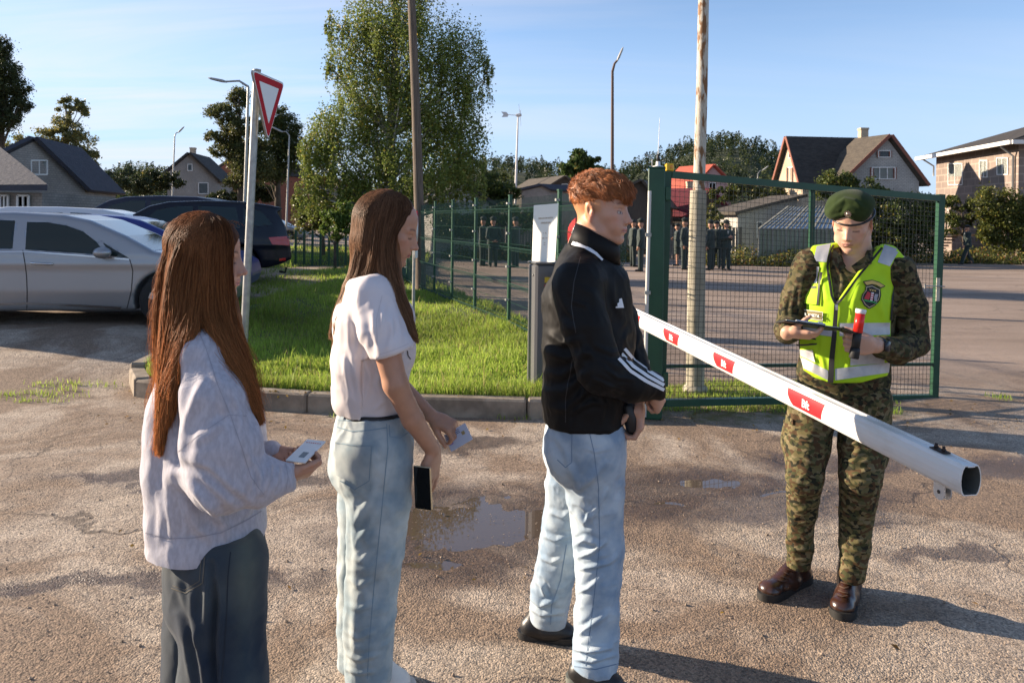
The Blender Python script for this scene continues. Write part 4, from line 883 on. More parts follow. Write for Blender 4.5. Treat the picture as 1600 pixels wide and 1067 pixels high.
# greenhouse
gh = thing('greenhouse', 'old glass greenhouse with sloping panes behind the yard', 'greenhouse', P(1240, 395, 33) * [1, 1, 0]); mgh = mat('greenhouse_glass', (.42, .52, .62), rough=.10, spec=.9, col2=(.26, .35, .45), nscale=2); mgf = mat('greenhouse_frame', (.20, .20, .17), rough=.7); mgw = mat('dusty_glass', (.20, .25, .19), rough=.4, col2=(.12, .15, .09), nscale=1.5)
e0, e1 = P(1186, 358, 32.5), P(1312, 359, 32.5); r0, r1 = P(1232, 323, 35), P(1320, 323, 35); g1 = [e0 * [1, 1, 0], e1 * [1, 1, 0]]
b = MB(); b.add([e0, e1, r1, r0], [(0, 1, 2, 3)]); b.build('glass_roof', mgh, gh); b = MB(); b.add([g1[0], g1[1], e1, e0], [(0, 1, 2, 3)]); b.add([g1[0], g1[0] + [1.2, 2.5, 0], r0, e0], [(0, 1, 2, 3)]); b.build('glass_wall', mgw, gh)
b = MB()
for k in range(19): f = k / 18; beam(b, e0 * (1 - f) + e1 * f + [0, -.02, .02], r0 * (1 - f) + r1 * f + [0, -.02, .02], .035 if k % 6 else .09, .04); beam(b, g1[0] * (1 - f) + g1[1] * f - [0, .02, 0], e0 * (1 - f) + e1 * f - [0, .02, 0], .03 if k % 3 else .07, .04)
for f in (0, .25, .5, .75, 1): beam(b, e0 * (1 - f) + r0 * f + [0, -.02, .02], e1 * (1 - f) + r1 * f + [0, -.02, .02], .04, .03)
b.build('glazing_bars', mgf, gh); fixp(gh)
# board fence behind the yard
mbf = mat('grey_boards', (.22, .20, .165), rough=.95, col2=(.11, .10, .085), nscale=3, stretch=(5, 5, .4), coords='World')
def board_fence(px0, px1, d0, d1, h0, label):
    a, c = P(px0, 346, d0) * [1, 1, 0], P(px1, 346, d1) * [1, 1, 0]; n = int(np.linalg.norm(c - a) / .15); b = MB(); ang = math.atan2(c[1] - a[1], c[0] - a[0])
    for k in range(n): q = a + (c - a) * (k + .5) / n; hh_ = h0 + RNG.uniform(-.06, .06); b.box((q[0], q[1], hh_ / 2), (.125, .025, hh_), rz=ang)
    for z_ in (.4, h0 - .4): beam(b, a + [0, .04, z_], c + [0, .04, z_], .05, .07)
    tag(b.build('board_fence', mbf), label, 'fence')
board_fence(755, 985, 36, 37, 1.55, 'weathered grey board fence behind the uniformed men left of the gate')
board_fence(1020, 1160, 37, 36, 1.6, 'weathered grey board fence behind the yard right of the gate post')
# garden fence far left
gf = thing('garden_fence', 'low green mesh garden fence beyond the grass bank', 'fence', P(510, 400, 24) * [1, 1, 0] + [0, 0, .2])
for k in range(7): x = 462 + 13 * k; q = P(x, 400, 23); b = MB(); b.box((q[0], q[1], .75), (.06, .06, 1.2)); b.build('post', mgreen, gf)
b = MB(); a, c = P(462, 400, 23), P(545, 400, 23)
for z_ in np.linspace(.3, 1.3, 9): wire(b, [a[0], a[1], z_], [c[0], c[1], z_], .006)
for k in range(28): q = a + (c - a) * k / 27; wire(b, [q[0], q[1], .25], [q[0], q[1], 1.32], .004)
b.build('mesh_panel', mwire, gf); fixp(gf)
# ------------------------------------------------------------------ lamp posts, wind turbine
def lamp(base, top, d, r, label, arm=None, zb=0.0, m=mgal, head=.10):
    a = P(*base, d); a[2] = zb; t_ = P(*top, d); o = thing('street_lamp', label, 'street lamp', a); b = MB(); b.tube([a, (a + t_) / 2, t_], [r, r * .8, r * .6], 8); b.build('pole', m, o)
    if arm:
        e_ = P(*arm, d); b = MB(); mid_ = (t_ * .6 + e_ * .4) + [0, 0, .12]; b.tube([t_, mid_, e_], [r * .6, r * .5, r * .45], 8); b.build('arm', m, o)
        v_ = e_ - t_; v_ /= np.linalg.norm(v_); b = MB(); b.tube([e_ - v_ * .05, e_ + v_ * .10, e_ + v_ * .45, e_ + v_ * .55], [.05, head, head * .8, .02], 8, flat=.5); b.build('lamp_head', mat('lamp_grey', (.35, .35, .34), rough=.5) if 'lamp_grey' not in bpy.data.materials else bpy.data.materials['lamp_grey'], o)
    fixp(o)
lamp((381, 335), (388, 136), 24, .065, 'grey street lamp on a tall pole just behind the give way sign', (352, 128), .3)
lamp((268, 306), (273, 213), 52, .07, 'small pale street lamp in front of the house with a chimney', (279, 207), .5)
lamp((447, 338), (452, 212), 40, .06, 'thin pale street lamp left of the birch', (440, 206), .3)
mbl = mat('brown_lamp', (.12, .075, .055), rough=.8)
lamp((958, 300), (957, 112), 30, .085, 'dark brown lamp post with curved head above the ginger-haired man', (965, 94), 0, mbl)
lamp((1018, 300), (1019, 249), 62, .05, 'tiny white street lamp left of the antenna', (1015, 246), 0)
lamp((1184, 300), (1184, 272), 60, .05, 'small curved street lamp left of the cream gable', (1192, 266), 0)
wt = thing('wind_turbine', 'small white wind turbine with tail vane on a tall mast', 'wind turbine', P(806, 346, 65) * [1, 1, 0]); t_ = P(809.5, 181, 65); a = P(806, 285, 65); mwt2 = mat('turbine_white', (.62, .60, .58), rough=.5)
b = MB(); b.tube([a * [1, 1, 0], a, t_], [.12, .10, .06], 8); b.build('mast', mwt2, wt); b = MB(); h0 = P(806, 180.5, 65); h1 = P(815, 180, 65); b.tube([h0, (h0 + h1) / 2, h1], [.10, .16, .10], 10); b.build('nacelle', mwt2, wt)
b = MB(); tl = P(793, 179.5, 65); b.tube([h0, tl], .03, 6); b.add([tl + [.1, 0, 0], tl + [-.1, 0, .22], tl + [-.55, 0, .25], tl + [-.35, 0, 0], tl + [-.5, 0, -.22], tl + [0, 0, -.2]], [(0, 1, 2, 3), (0, 3, 4, 5)]); b.build('tail_vane', mwt2, wt)
for dx, dz in ((-.12, .95), (.1, -.95), (.05, .3)): b = MB(); c = h1 - [.15, 0, 0]; tp = c + np.array([dx, -.9 if dz == .3 else 0, dz]); b.add([c + [0, .06, 0], c + [0, -.06, 0], tp + [0, -.03, 0], tp + [0, .03, 0], c + [.04, 0, 0], tp + [.02, 0, 0]], [(0, 1, 2, 3), (0, 4, 5, 3), (1, 2, 5, 4)]); b.build('blade', mwt2, wt)
fixp(wt)
# ------------------------------------------------------------------ trees
mbark = mat('bark', (.10, .075, .05), rough=.95, col2=(.05, .038, .028), nscale=6, bump=.6, bscale=12, bdist=.03); mbirch = mat('birch_bark', (.42, .39, .34), rough=.9, col2=(.06, .05, .045), nscale=3, nlo=.52, nhi=.6, stretch=(1, 1, 4))
mleaf = mat('leaves', (.06, .10, .02), rough=.42, attr='col', trans=.42, spec=.35)
def leafmesh(name, C, size, col, parent=None, kind=None, up=.3, asp=.62):
    n = len(C); size = np.broadcast_to(size, n)[:, None]; nn = RNG.normal(size=(n, 3)); nn[:, 2] += up; nn /= np.linalg.norm(nn, axis=1, keepdims=True); t = np.cross(nn, RNG.normal(size=(n, 3))); t /= np.linalg.norm(t, axis=1, keepdims=True); s_ = np.cross(nn, t)
    V = np.stack([C - t * size * .5, C + s_ * size * asp * .5 + nn * size * .08, C + t * size * .5, C - s_ * size * asp * .5 + nn * size * .08], 1).reshape(-1, 3); F = np.arange(n * 4).reshape(-1, 4)
    o = mesh_obj(name, np_mesh(name, V, F, [mleaf], smooth=False, col=np.repeat(col, 4, axis=0)), parent); return tag(o, kind=kind) if kind else o
def lcol(n, a, b_, yel=.03):
    r = RNG.random((n, 1)); c = np.array(a) * (1 - r) + np.array(b_) * r; y = RNG.random((n, 1)) < yel; return np.where(y, np.array([.34, .26, .05]), c) * RNG.uniform(.7, 1.25, (n, 1))
def ball(n, c, r, hollow=.55):
    d = RNG.normal(size=(n, 3)); d /= np.linalg.norm(d, axis=1, keepdims=True); q = (hollow ** 3 + (1 - hollow ** 3) * RNG.random((n, 1))) ** (1 / 3); return np.array(c) + d * q * np.array(r)
def tree(name, label, blobs, n, leaf, ca, cb, trunk, d, depth=.8, group=None, bark=None, cat='tree', clump=.28, yel=.03, limbs=True, zb=None, hang=0.0):
    """blobs: (px, py, rx px, ry px); trunk: (base px, base py, top px, top py, r0)"""
    s_ = FPX / d; bx_, by_, tx_, ty_, r0 = trunk; base = P(bx_, by_, d); base[2] = zb if zb is not None else max(0.0, float(zt(base[0], base[1]))); top = P(tx_, ty_, d); root = thing(name, label, cat, base, group=group)
    b = MB(); k = 7; pts = [base + (top - base) * i / k + np.array([math.sin(i * 1.7) * .05, math.cos(i * 2.1) * .05, 0]) * (top[2] - base[2]) * .05 * (i > 0) for i in range(k + 1)]; b.tube(pts, [r0 * (1 - .85 * i / k) for i in range(k + 1)], 8)
    A = np.array([bl[2] * bl[3] for bl in blobs], float); A /= A.sum(); L_ = []
    for (px, py, rx, ry), c in zip(blobs, RNG.multinomial(n, A)):
        cen = P(px, py, d) + np.array([0, RNG.uniform(-.4, .4) * rx / s_ * depth, 0]); r = np.array([rx / s_, rx / s_ * depth, ry / s_]); nc = max(6, int(c / 70)); cc_ = ball(nc, cen, r * .92, .45); w_ = RNG.integers(0, nc, c)
        cr = clump * min(rx, ry) / s_ * RNG.uniform(.6, 1.3, (nc, 1)); L_.append(cc_[w_] + RNG.normal(size=(c, 3)) * cr[w_] * np.array([.62, .62, .5 + hang]) - np.array([0, 0, 1.0]) * hang * RNG.random((c, 1)) * cr[w_] * 1.6)
        if limbs:
            for q in cc_[:3 if len(blobs) > 4 else 7]: t0 = pts[min(k, max(1, int(k * np.clip((q[2] - base[2]) / max(.1, top[2] - base[2]) - .15, 0, 1))))]; b.tube([t0, (t0 + q) / 2 + [0, 0, .04 * (q[2] - t0[2])], q], [r0 * .28, r0 * .16, r0 * .05], 5)
    b.build('trunk', bark or mbark, root); L_ = np.concatenate(L_); leafmesh('crown', L_, leaf * RNG.uniform(.7, 1.3, len(L_)), lcol(len(L_), ca, cb, yel), root); fixp(root); return root
GA, GB = (.065, .105, .020), (.15, .19, .040)
tree('birch', 'tall spreading birch with hanging twigs in the middle of the view', [(600, 20, 80, 55), (560, 75, 55, 60), (650, 70, 85, 60), (720, 95, 50, 50), (590, 140, 75, 50), (680, 150, 75, 60), (735, 150, 38, 36), (545, 185, 60, 40), (640, 200, 100, 55), (715, 215, 50, 55), (510, 215, 38, 42), (560, 245, 75, 45), (660, 262, 90, 42), (500, 262, 32, 40), (730, 262, 35, 30), (620, 285, 90, 24), (540, 290, 50, 26), (640, 318, 90, 18), (545, 312, 55, 20), (488, 300, 30, 30), (492, 240, 28, 30), (735, 300, 40, 22), (528, 40, 22, 22), (520, 110, 18, 16), (760, 110, 16, 18), (640, -40, 70, 40)],
     118000, .076, (.105, .150, .030), (.27, .31, .07), (603, 395, 622, -60, .22), 24, .8, bark=mbirch, clump=.15, hang=1.7, yel=.05)
tree('spruce', 'dark tall spruce at the left edge', [(4, 80, 16, 24), (8, 108, 26, 18), (14, 135, 34, 16), (2, 150, 36, 16), (22, 165, 26, 14), (4, 185, 34, 20), (-25, 165, 26, 50)], 34000, .10, (.034, .050, .018), (.08, .092, .030), (2, 300, 2, 62, .3), 40, .9, clump=.30, hang=.3, yel=0)
tree('birch', 'pale twin topped birch behind the brick house', [(100, 165, 12, 20), (126, 172, 14, 20), (104, 195, 26, 16), (90, 215, 36, 14), (120, 225, 30, 22), (40, 228, 34, 14), (140, 250, 14, 20), (80, 240, 40, 18)], 12000, .15, (.13, .145, .05), (.24, .23, .09), (106, 300, 104, 160, .16), 46, .8, bark=mbirch, yel=.08, clump=.34)
tree('pine', 'dark pine with flat sprays behind the give way sign', [(372, 152, 18, 16), (356, 180, 28, 16), (380, 200, 40, 16), (350, 214, 30, 12), (378, 232, 42, 20), (352, 236, 26, 12), (395, 262, 36, 26), (372, 282, 22, 16)], 34000, .11, (.055, .075, .022), (.14, .14, .045), (378, 320, 374, 150, .25), 42, .8, clump=.34, yel=.03)
tree('oak', 'dark round oak between the give way sign and the birch', [(430, 185, 26, 22), (450, 200, 22, 22), (425, 220, 36, 26), (448, 245, 26, 26), (425, 265, 30, 22), (455, 225, 20, 30)], 22000, .12, (.045, .065, .018), (.09, .11, .028), (435, 330, 434, 185, .25), 44, .8, clump=.34, yel=.01)
tree('small_tree', 'bushy tree right of the birch above the fence', [(775, 290, 26, 24), (795, 300, 22, 18), (765, 300, 20, 20)], 5000, .13, (.05, .075, .018), (.12, .14, .03), (780, 330, 780, 280, .12), 38, .8)
tree('ash_tree', 'light green round tree behind the ginger-haired man', [(912, 248, 20, 16), (898, 262, 24, 14), (925, 260, 18, 16), (905, 278, 30, 16)], 5000, .45, (.055, .095, .025), (.095, .14, .04), (908, 300, 908, 250, .3), 90, .8)
tree('apple_tree', 'yellowing apple tree at the foot of the birch', [(505, 330, 34, 26), (482, 345, 24, 24), (530, 318, 28, 20), (470, 320, 16, 16)], 7000, .10, (.08, .10, .022), (.19, .19, .05), (505, 395, 505, 325, .09), 25, .8, yel=.08)
tree('fir_sapling', 'bright green young fir left of the woman in white', [(522, 345, 22, 16), (525, 362, 26, 14), (540, 335, 20, 18)], 4000, .08, (.08, .13, .025), (.15, .21, .04), (524, 380, 524, 330, .05), 21, .8)
tree('apple_tree', 'low leafy tree behind the officers seen through the mesh fence', [(755, 345, 30, 20), (790, 335, 36, 20), (825, 340, 28, 20), (730, 352, 30, 22), (700, 345, 26, 26)], 11000, .12, GA, GB, (785, 385, 785, 345, .1), 34, .8)
tree('apple_tree', 'thin apple tree between the uniformed men and the white shed', [(1112, 338, 16, 18), (1128, 350, 12, 16), (1098, 330, 10, 12)], 1600, .13, (.10, .12, .03), (.2, .2, .06), (1115, 395, 1114, 335, .06), 34, .8, yel=.1)
tree('plum_tree', 'leafy tree in front of the shaded gable above the beret', [(1310, 285, 28, 24), (1345, 300, 40, 24), (1290, 300, 16, 16), (1385, 312, 34, 20), (1330, 330, 40, 22)], 11000, .13, (.05, .075, .018), (.125, .15, .035), (1335, 395, 1335, 300, .14), 36, .8)
tree('large_shrub', 'big dark green shrub right of the soldier behind the gate', [(1400, 345, 40, 34), (1440, 335, 34, 34), (1380, 370, 40, 30), (1430, 372, 40, 30), (1350, 365, 30, 30)], 15000, .12, (.038, .060, .014), (.105, .13, .03), (1410, 400, 1410, 330, .12), 35, .8)
tree('large_shrub', 'sunlit bushy shrub in front of the brown office building', [(1560, 320, 36, 34), (1590, 335, 30, 40), (1575, 365, 40, 34), (1545, 350, 22, 34), (1610, 370, 30, 34)], 14000, .13, (.05, .070, .016), (.15, .16, .035), (1575, 405, 1575, 330, .12), 38, .8, yel=.06)
tree('small_tree', 'thin leafy tree at the steps of the office building', [(1490, 322, 22, 16), (1505, 340, 26, 14), (1482, 350, 18, 16), (1520, 322, 16, 12)], 4200, .12, (.045, .065, .015), (.11, .13, .03), (1508, 405, 1502, 320, .09), 39, .8)
tree('small_tree', 'round tree behind the wire mesh left of the cream gable', [(1160, 295, 30, 14), (1195, 305, 24, 12), (1130, 305, 20, 12), (1215, 300, 16, 12)], 6000, .16, (.05, .075, .02), (.13, .145, .035), (1170, 330, 1170, 292, .1), 44, .8)
for i, (px, py, rx, ry, d, lb) in enumerate(((205, 285, 44, 20, 38, 'dark rounded bush behind the white estate car'), (250, 282, 38, 18, 40, 'dark bush left of the house with a chimney'), (62, 322, 14, 14, 22, 'straggly lit shrub by the bungalow wall'), (100, 328, 16, 10, 23, 'low yellow green shrub in front of the brick house'), (350, 310, 30, 14, 48, 'shrubs at the foot of the pine'), (410, 300, 24, 18, 46, 'dark shrub below the oak'))):
    tree('bush', lb, [(px, py, rx, ry), (px - rx * .4, py + ry * .2, rx * .6, ry * .8), (px + rx * .4, py + ry * .3, rx * .6, ry * .7)], 3600, .0034 * d, (.025, .040, .012) if i not in (2, 3) else (.09, .10, .025), (.065, .075, .025) if i not in (2, 3) else (.2, .18, .05), (px, py + ry * 2.2, px, py, .06), d, .8, cat='bush', limbs=False)
# weeds and low planting along the far side of the yard
X, Y, Z = [], [], []
for (p0, p1, d0, d1, hh_, n_) in ((1095, 1350, 31.5, 34, .55, 9000), (1340, 1600, 36, 38.5, .5, 7000), (690, 990, 33, 36, .55, 6000), (455, 560, 25, 30, .4, 2500), (230, 470, 40, 60, .9, 4000)):
    px = RNG.uniform(p0, p1, n_); d = RNG.uniform(d0, d1, n_); X.append((px - 800) / FPX * d); Y.append(d); Z.append(RNG.random(n_) ** 1.6 * hh_ * (1 + .7 * vnoise(np.stack([px * .05, d, d * 0], 1), 6)) + (.35 if p0 == 230 else 0))
C = np.stack([np.concatenate(X), np.concatenate(Y), np.concatenate(Z)], 1); cw = lcol(len(C), (.06, .08, .02), (.14, .15, .04), .12); cw = np.where((RNG.random((len(C), 1)) < .06), np.array([.30, .12, .04]), cw); leafmesh('undergrowth', C, .11 * RNG.uniform(.6, 1.4, len(C)), cw, kind='stuff')
# fallen leaves blown against the kerb and over the tarmac
xl = np.concatenate([RNG.uniform(-3.6, 4.6, 420), RNG.uniform(-3, 3, 60), RNG.uniform(-3.4, .9, 260)]); yl2 = np.concatenate([RNG.normal(6.75, .35, 420) + .9 * (np.linspace(0, 1, 420) > 2), RNG.uniform(3, 6.4, 60), RNG.uniform(6.9, 12, 260)]); inn_ = inside(VP, xl, yl2); zl = np.where(inn_, zverge(xl, yl2) + .05, np.where((yl2 > 6.55) & (yl2 < 6.85) & (xl < 1.1) & (xl > -3.4), .175, .010))
cl3 = np.array([.30, .17, .045]) * RNG.uniform(.4, 1.2, (len(xl), 1)) + np.array([.04, .05, 0]) * RNG.random((len(xl), 1)); leafmesh('fallen_leaves', np.stack([xl, yl2, zl], 1), .030 * RNG.uniform(.5, 1.3, len(xl)), cl3, kind='stuff', up=3.5)
# far hill with its wood
hx = np.linspace(-420, 420, 85); hy = np.linspace(240, 760, 27)
def hillz(x, y):
    px = 800 + x / y * FPX; tgt = np.interp(px, [-200, 100, 200, 300, 560, 760, 860, 960, 1010, 1080, 1160, 1230, 1330, 1500, 1700], [6, 9, 24, 18, 10, 31, 28, 25, 31, 42, 45, 36, 20, 8, 5]); return tgt * sm(230, 430, y) * (1 - .25 * sm(560, 760, y))
HX, HY = np.meshgrid(hx, hy, indexing='ij'); V = np.stack([HX, HY, hillz(HX, HY) - .5], -1).reshape(-1, 3); ii = (np.arange(84)[:, None] * 27 + np.arange(26)[None]).ravel(); F = np.stack([ii, ii + 27, ii + 28, ii + 1], 1)
mesh_obj('hill', np_mesh('hill', V, F, [mat('hill_grass', (.035, .050, .018), rough=1, col2=(.05, .06, .025), nscale=.05)]), kind='structure')
n = 4200; yy = RNG.uniform(270, 480, n); pxr = RNG.uniform(-120, 1720, n); xx = (pxr - 800) / FPX * yy; zz = hillz(xx, yy); hh_ = RNG.uniform(5, 10, n) * np.where(RNG.random(n) < .25, .7, 1); m_ = 72; con = RNG.random(n) < .6
t = RNG.random((n, m_)); a = RNG.uniform(0, 6.28, (n, m_)); rr = np.where(con[:, None], (1 - t) * .22 + .03, np.sqrt(np.maximum(0, 1 - (2 * t - 1) ** 2)) * .26) * hh_[:, None] * RNG.uniform(.6, 1.1, (n, m_)); zc = np.where(con[:, None], .12 + t * .88, .2 + .75 * t) * hh_[:, None]
C = np.stack([xx[:, None] + rr * np.cos(a), yy[:, None] + rr * np.sin(a), zz[:, None] + zc], -1).reshape(-1, 3); base = np.where(con[:, None], np.array([[.022, .036, .016]]), np.array([[.060, .075, .024]])) * RNG.uniform(.7, 1.5, (n, 1)); leafmesh('forest', C, .85 * RNG.uniform(.6, 1.4, n * m_), np.repeat(base, m_, axis=0) * RNG.uniform(.8, 1.2, (n * m_, 1)), kind='stuff', up=1.0)
# trees that stand off to the left and throw their long shadows over the yard, bank and cars
for i, (x, y, h_, r) in enumerate(((-29, 22.5, 7.5, 2.6), (-34, 31, 9, 3.0), (-41, 26.5, 8.5, 2.6), (-50, 37, 12, 3.2))):
    c = np.array([x, y, 0.]); o = thing('roadside_tree', ('leafy tree beyond the left edge of the view', 'tall tree behind the bungalow', 'round tree beside the bungalow', 'distant tall tree left of the spruce')[i], 'tree', c); b = MB(); b.tube([c, c + [0, .1, h_ * .5], c + [.2, 0, h_ * .85]], [.22, .16, .06], 8); b.build('trunk', mbark, o)
    C = np.concatenate([ball(1500, c + [RNG.uniform(-1, 1), RNG.uniform(-1, 1), h_ * f], (r, r, h_ * .2), .2) for f in (.45, .62, .8)]); leafmesh('crown', C, .34, lcol(len(C), GA, GB), o); fixp(o)
# ------------------------------------------------------------------ people: shared anatomy
M_SKIN = mat('skin', (.5, .3, .22), rough=.48, attr='col', sss=.12, bump=.08, bscale=220, bdist=.002)
M_EYE = mat('eye', (.75, .72, .7), rough=.15, attr='col')
class Head:
    def __init__(s, O, yaw, pitch, roll=0.0, sc=1.0):
        R = Matrix.Rotation(rad(yaw), 3, 'Z') @ Matrix.Rotation(rad(pitch), 3, 'Y') @ Matrix.Rotation(rad(roll), 3, 'X')
        s.R = np.array(R); s.O = np.array(O, float); s.s = sc
    def w(s, p): return s.O + s.s * (s.R @ np.array(p, float))
    def loc(s, X): return ((X - s.O) @ s.R) / s.s
    def ell(s, S, c, r, k, sub=False, R=None):
        RR = s.R if R is None else s.R @ np.array(R); S.ell(s.w(c), np.array(r) * s.s, RR, k * s.s, sub)
    def cap(s, S, a, b, ra, rb, k, sub=False, flat=None):
        S.cap(s.w(a), s.w(b), ra * s.s, rb * s.s, k * s.s, None if flat is None else (s.R @ np.array(flat[0]), flat[1]), sub)
    def build(s, S, male=True, ears=True, neck=None, lid=0.5):
        e, c = s.ell, s.cap
        e(S, (-.012, 0, .042), (.094, .074, .086), .02)
        e(S, (.030, 0, .035), (.062, .064, .070), .03)
        e(S, (.028, 0, -.028), (.060, .060, .078), .03)
        jw = .050 if male else .044
        for q in (-1, 1):
            c(S, (-.002, q * (jw + .004), -.045), (.020, q * jw, -.078), .021, .019, .022)
            c(S, (.020, q * jw, -.078), (.070, q * .014, -.098), .017, .016, .02)
            e(S, (.054, q * .040, -.018), (.030, .024, .022), .02)                     # cheekbone
            e(S, (.068, q * .030, -.052), (.024, .022, .026), .018)
            c(S, (.084, q * .014, .021), (.074, q * .046, .020), .0085 if male else .006, .006, .016)   # brow
        e(S, (.070, 0, -.030), (.030, .030, .046), .02)
        e(S, (.074, 0, -.066), (.026, .032, .030), .018)
        e(S, (.079, 0, -.101), (.019, .021, .0155), .014)                               # chin
        for q in (-1, 1): e(S, (.106, q * .034, .002), (.020, .017, .0125), .012, sub=True)   # eye sockets
        for q in (-1, 1):
            e(S, (.0745, q * .0315, .001), (.0150, .0150, .0125), .0035)                # lid over the eyeball
            c(S, (.0885, q * .022, -.0035), (.080, q * .043, -.0035), .0022, .0018, .003)
        c(S, (.087, 0, .014), (.1120, 0, -.030), .0085, .0095, .012)                     # nose
        e(S, (.094, 0, -.026), (.018, .0145, .024), .008)
        e(S, (.1155, 0, -.034), (.0105, .0098, .0092), .006)
        for q in (-1, 1): e(S, (.1015, q * .0125, -.0385), (.0105, .0070, .0072), .005)
        for q in (-1, 1): e(S, (.1065, q * .0065, -.0455), (.006, .0032, .004), .002, sub=True)
        e(S, (.0965, 0, -.0605), (.0105, .0215, .0052), .005)                           # lips
        e(S, (.0945, 0, -.0715), (.0105, .0195, .0060), .005)
        c(S, (.108, 0, -.0660), (.088, .024, -.0670), .0012, .0012, .0035, sub=True)
        c(S, (.108, 0, -.0660), (.088, -.024, -.0670), .0012, .0012, .0035, sub=True)
        e(S, (.099, 0, -.0830), (.007, .018, .005), .008, sub=True)
        if ears:
            for q in (-1, 1):
                Re = Matrix.Rotation(rad(-14), 3, 'Y') @ Matrix.Rotation(rad(q * 24), 3, 'Z')
                e(S, (-.010, q * .0745, -.006), (.0190, .0075, .0315), .005, R=Re)
                e(S, (-.006, q * .0835, -.002), (.0105, .0060, .0190), .004, sub=True, R=Re)
                e(S, (.002, q * .079, -.012), (.006, .006, .007), .003, R=Re)
                e(S, (-.004, q * .0745, -.034), (.008, .0055, .010), .004, R=Re)
        if neck: S.chain(neck[0], neck[1], .03)
    def paint(s, V, base, lip=(.46, .16, .14), brow=(.16, .08, .04), lash=(.03, .02, .015), blush=(.62, .26, .19), ear=None, shade_hair=None, male=True, iris=None):
        """own colours of lips, brows and lashes, plus shade painted into creases and nostrils, in head coordinates"""
        n = len(V); C = np.tile(np.array(base, float), (n, 1)); L = s.loc(V); x, y, z = L.T; ay = np.abs(y)
        head = (z > -.13) & (np.abs(x) < .15) & (ay < .11)
        def mix(wt, col): C[:] = C * (1 - wt[:, None]) + np.array(col) * wt[:, None]
        nz_ = vnoise(V * 45) * .08 + vnoise(V * 160, 5) * .035; C *= (1 + nz_)[:, None]
        mix(.35 * head * np.exp(-((x - .07) / .03) ** 2 - ((ay - .045) / .02) ** 2 - ((z + .03) / .025) ** 2), blush)
        mix(.30 * head * np.exp(-((x - .118) / .014) ** 2 - (y / .016) ** 2 - ((z + .034) / .014) ** 2), blush)
        if ear is not None: mix(.6 * head * sm(.072, .080, ay) * (np.abs(z + .004) < .045) * (np.abs(x + .008) < .035), ear)
        lp = head * (x > .082) * sm(.0255, .020, ay); zz = z + .0660
        mix(lp * sm(.0125, .0085, np.abs(zz) + ay * .22) * .85, lip)
        mix(lp * np.exp(-((zz) / .0016) ** 2) * .7, (.12, .04, .035))  # shade painted along the parting of the lips
        bz = .0265 + .004 * np.sin(np.clip((ay - .012) / .04, 0, 1) * 3) - .002
        mix(head * (x > .05) * sm(.010, .015, ay) * sm(.054, .046, ay) * np.exp(-((z - bz) / (.0040 if male else .0032)) ** 2) * .95, brow)
        lz = -.0045 - .002 * np.cos((ay - .032) / .012)
        mix(head * (x > .055) * sm(.017, .021, ay) * sm(.048, .044, ay) * np.exp(-((z - lz) / .0028) ** 2) * .95, lash)
        mix(head * (x > .055) * sm(.018, .024, ay) * sm(.047, .040, ay) * np.exp(-((z - .0105) / .0018) ** 2) * .5, brow)  # lid crease darkened in the skin colour
        nos = head * (x > .095) * np.exp(-((ay - .0075) / .0035) ** 2 - ((z + .0455) / .0028) ** 2); mix(.75 * nos, (.16, .06, .045))  # nostril shade painted into the skin
        mix(.35 * head * np.exp(-((x - .099) / .012) ** 2 - ((ay - .0195) / .0022) ** 2 - ((z + .036) / .009) ** 2), (.30, .12, .09))  # painted shade in the crease round each nose wing
        if iris is not None:
            ez = head * (x > .06) * sm(.021, .024, ay) * sm(.044, .041, ay) * sm(.0038, .0022, np.abs(z + .0035)); mix(ez * .95, (.50, .46, .44)); mix(ez * sm(.0050, .0036, np.abs(ay - .030)), iris)
            mix(head * (x > .055) * sm(.019, .022, ay) * sm(.047, .044, ay) * np.exp(-((z - .0002) / .0013) ** 2) * .9, lash)
        if shade_hair is not None:
            fn, hc = shade_hair; mix(head * fn(x, y, z), hc)
        return np.clip(C, 0, 1)
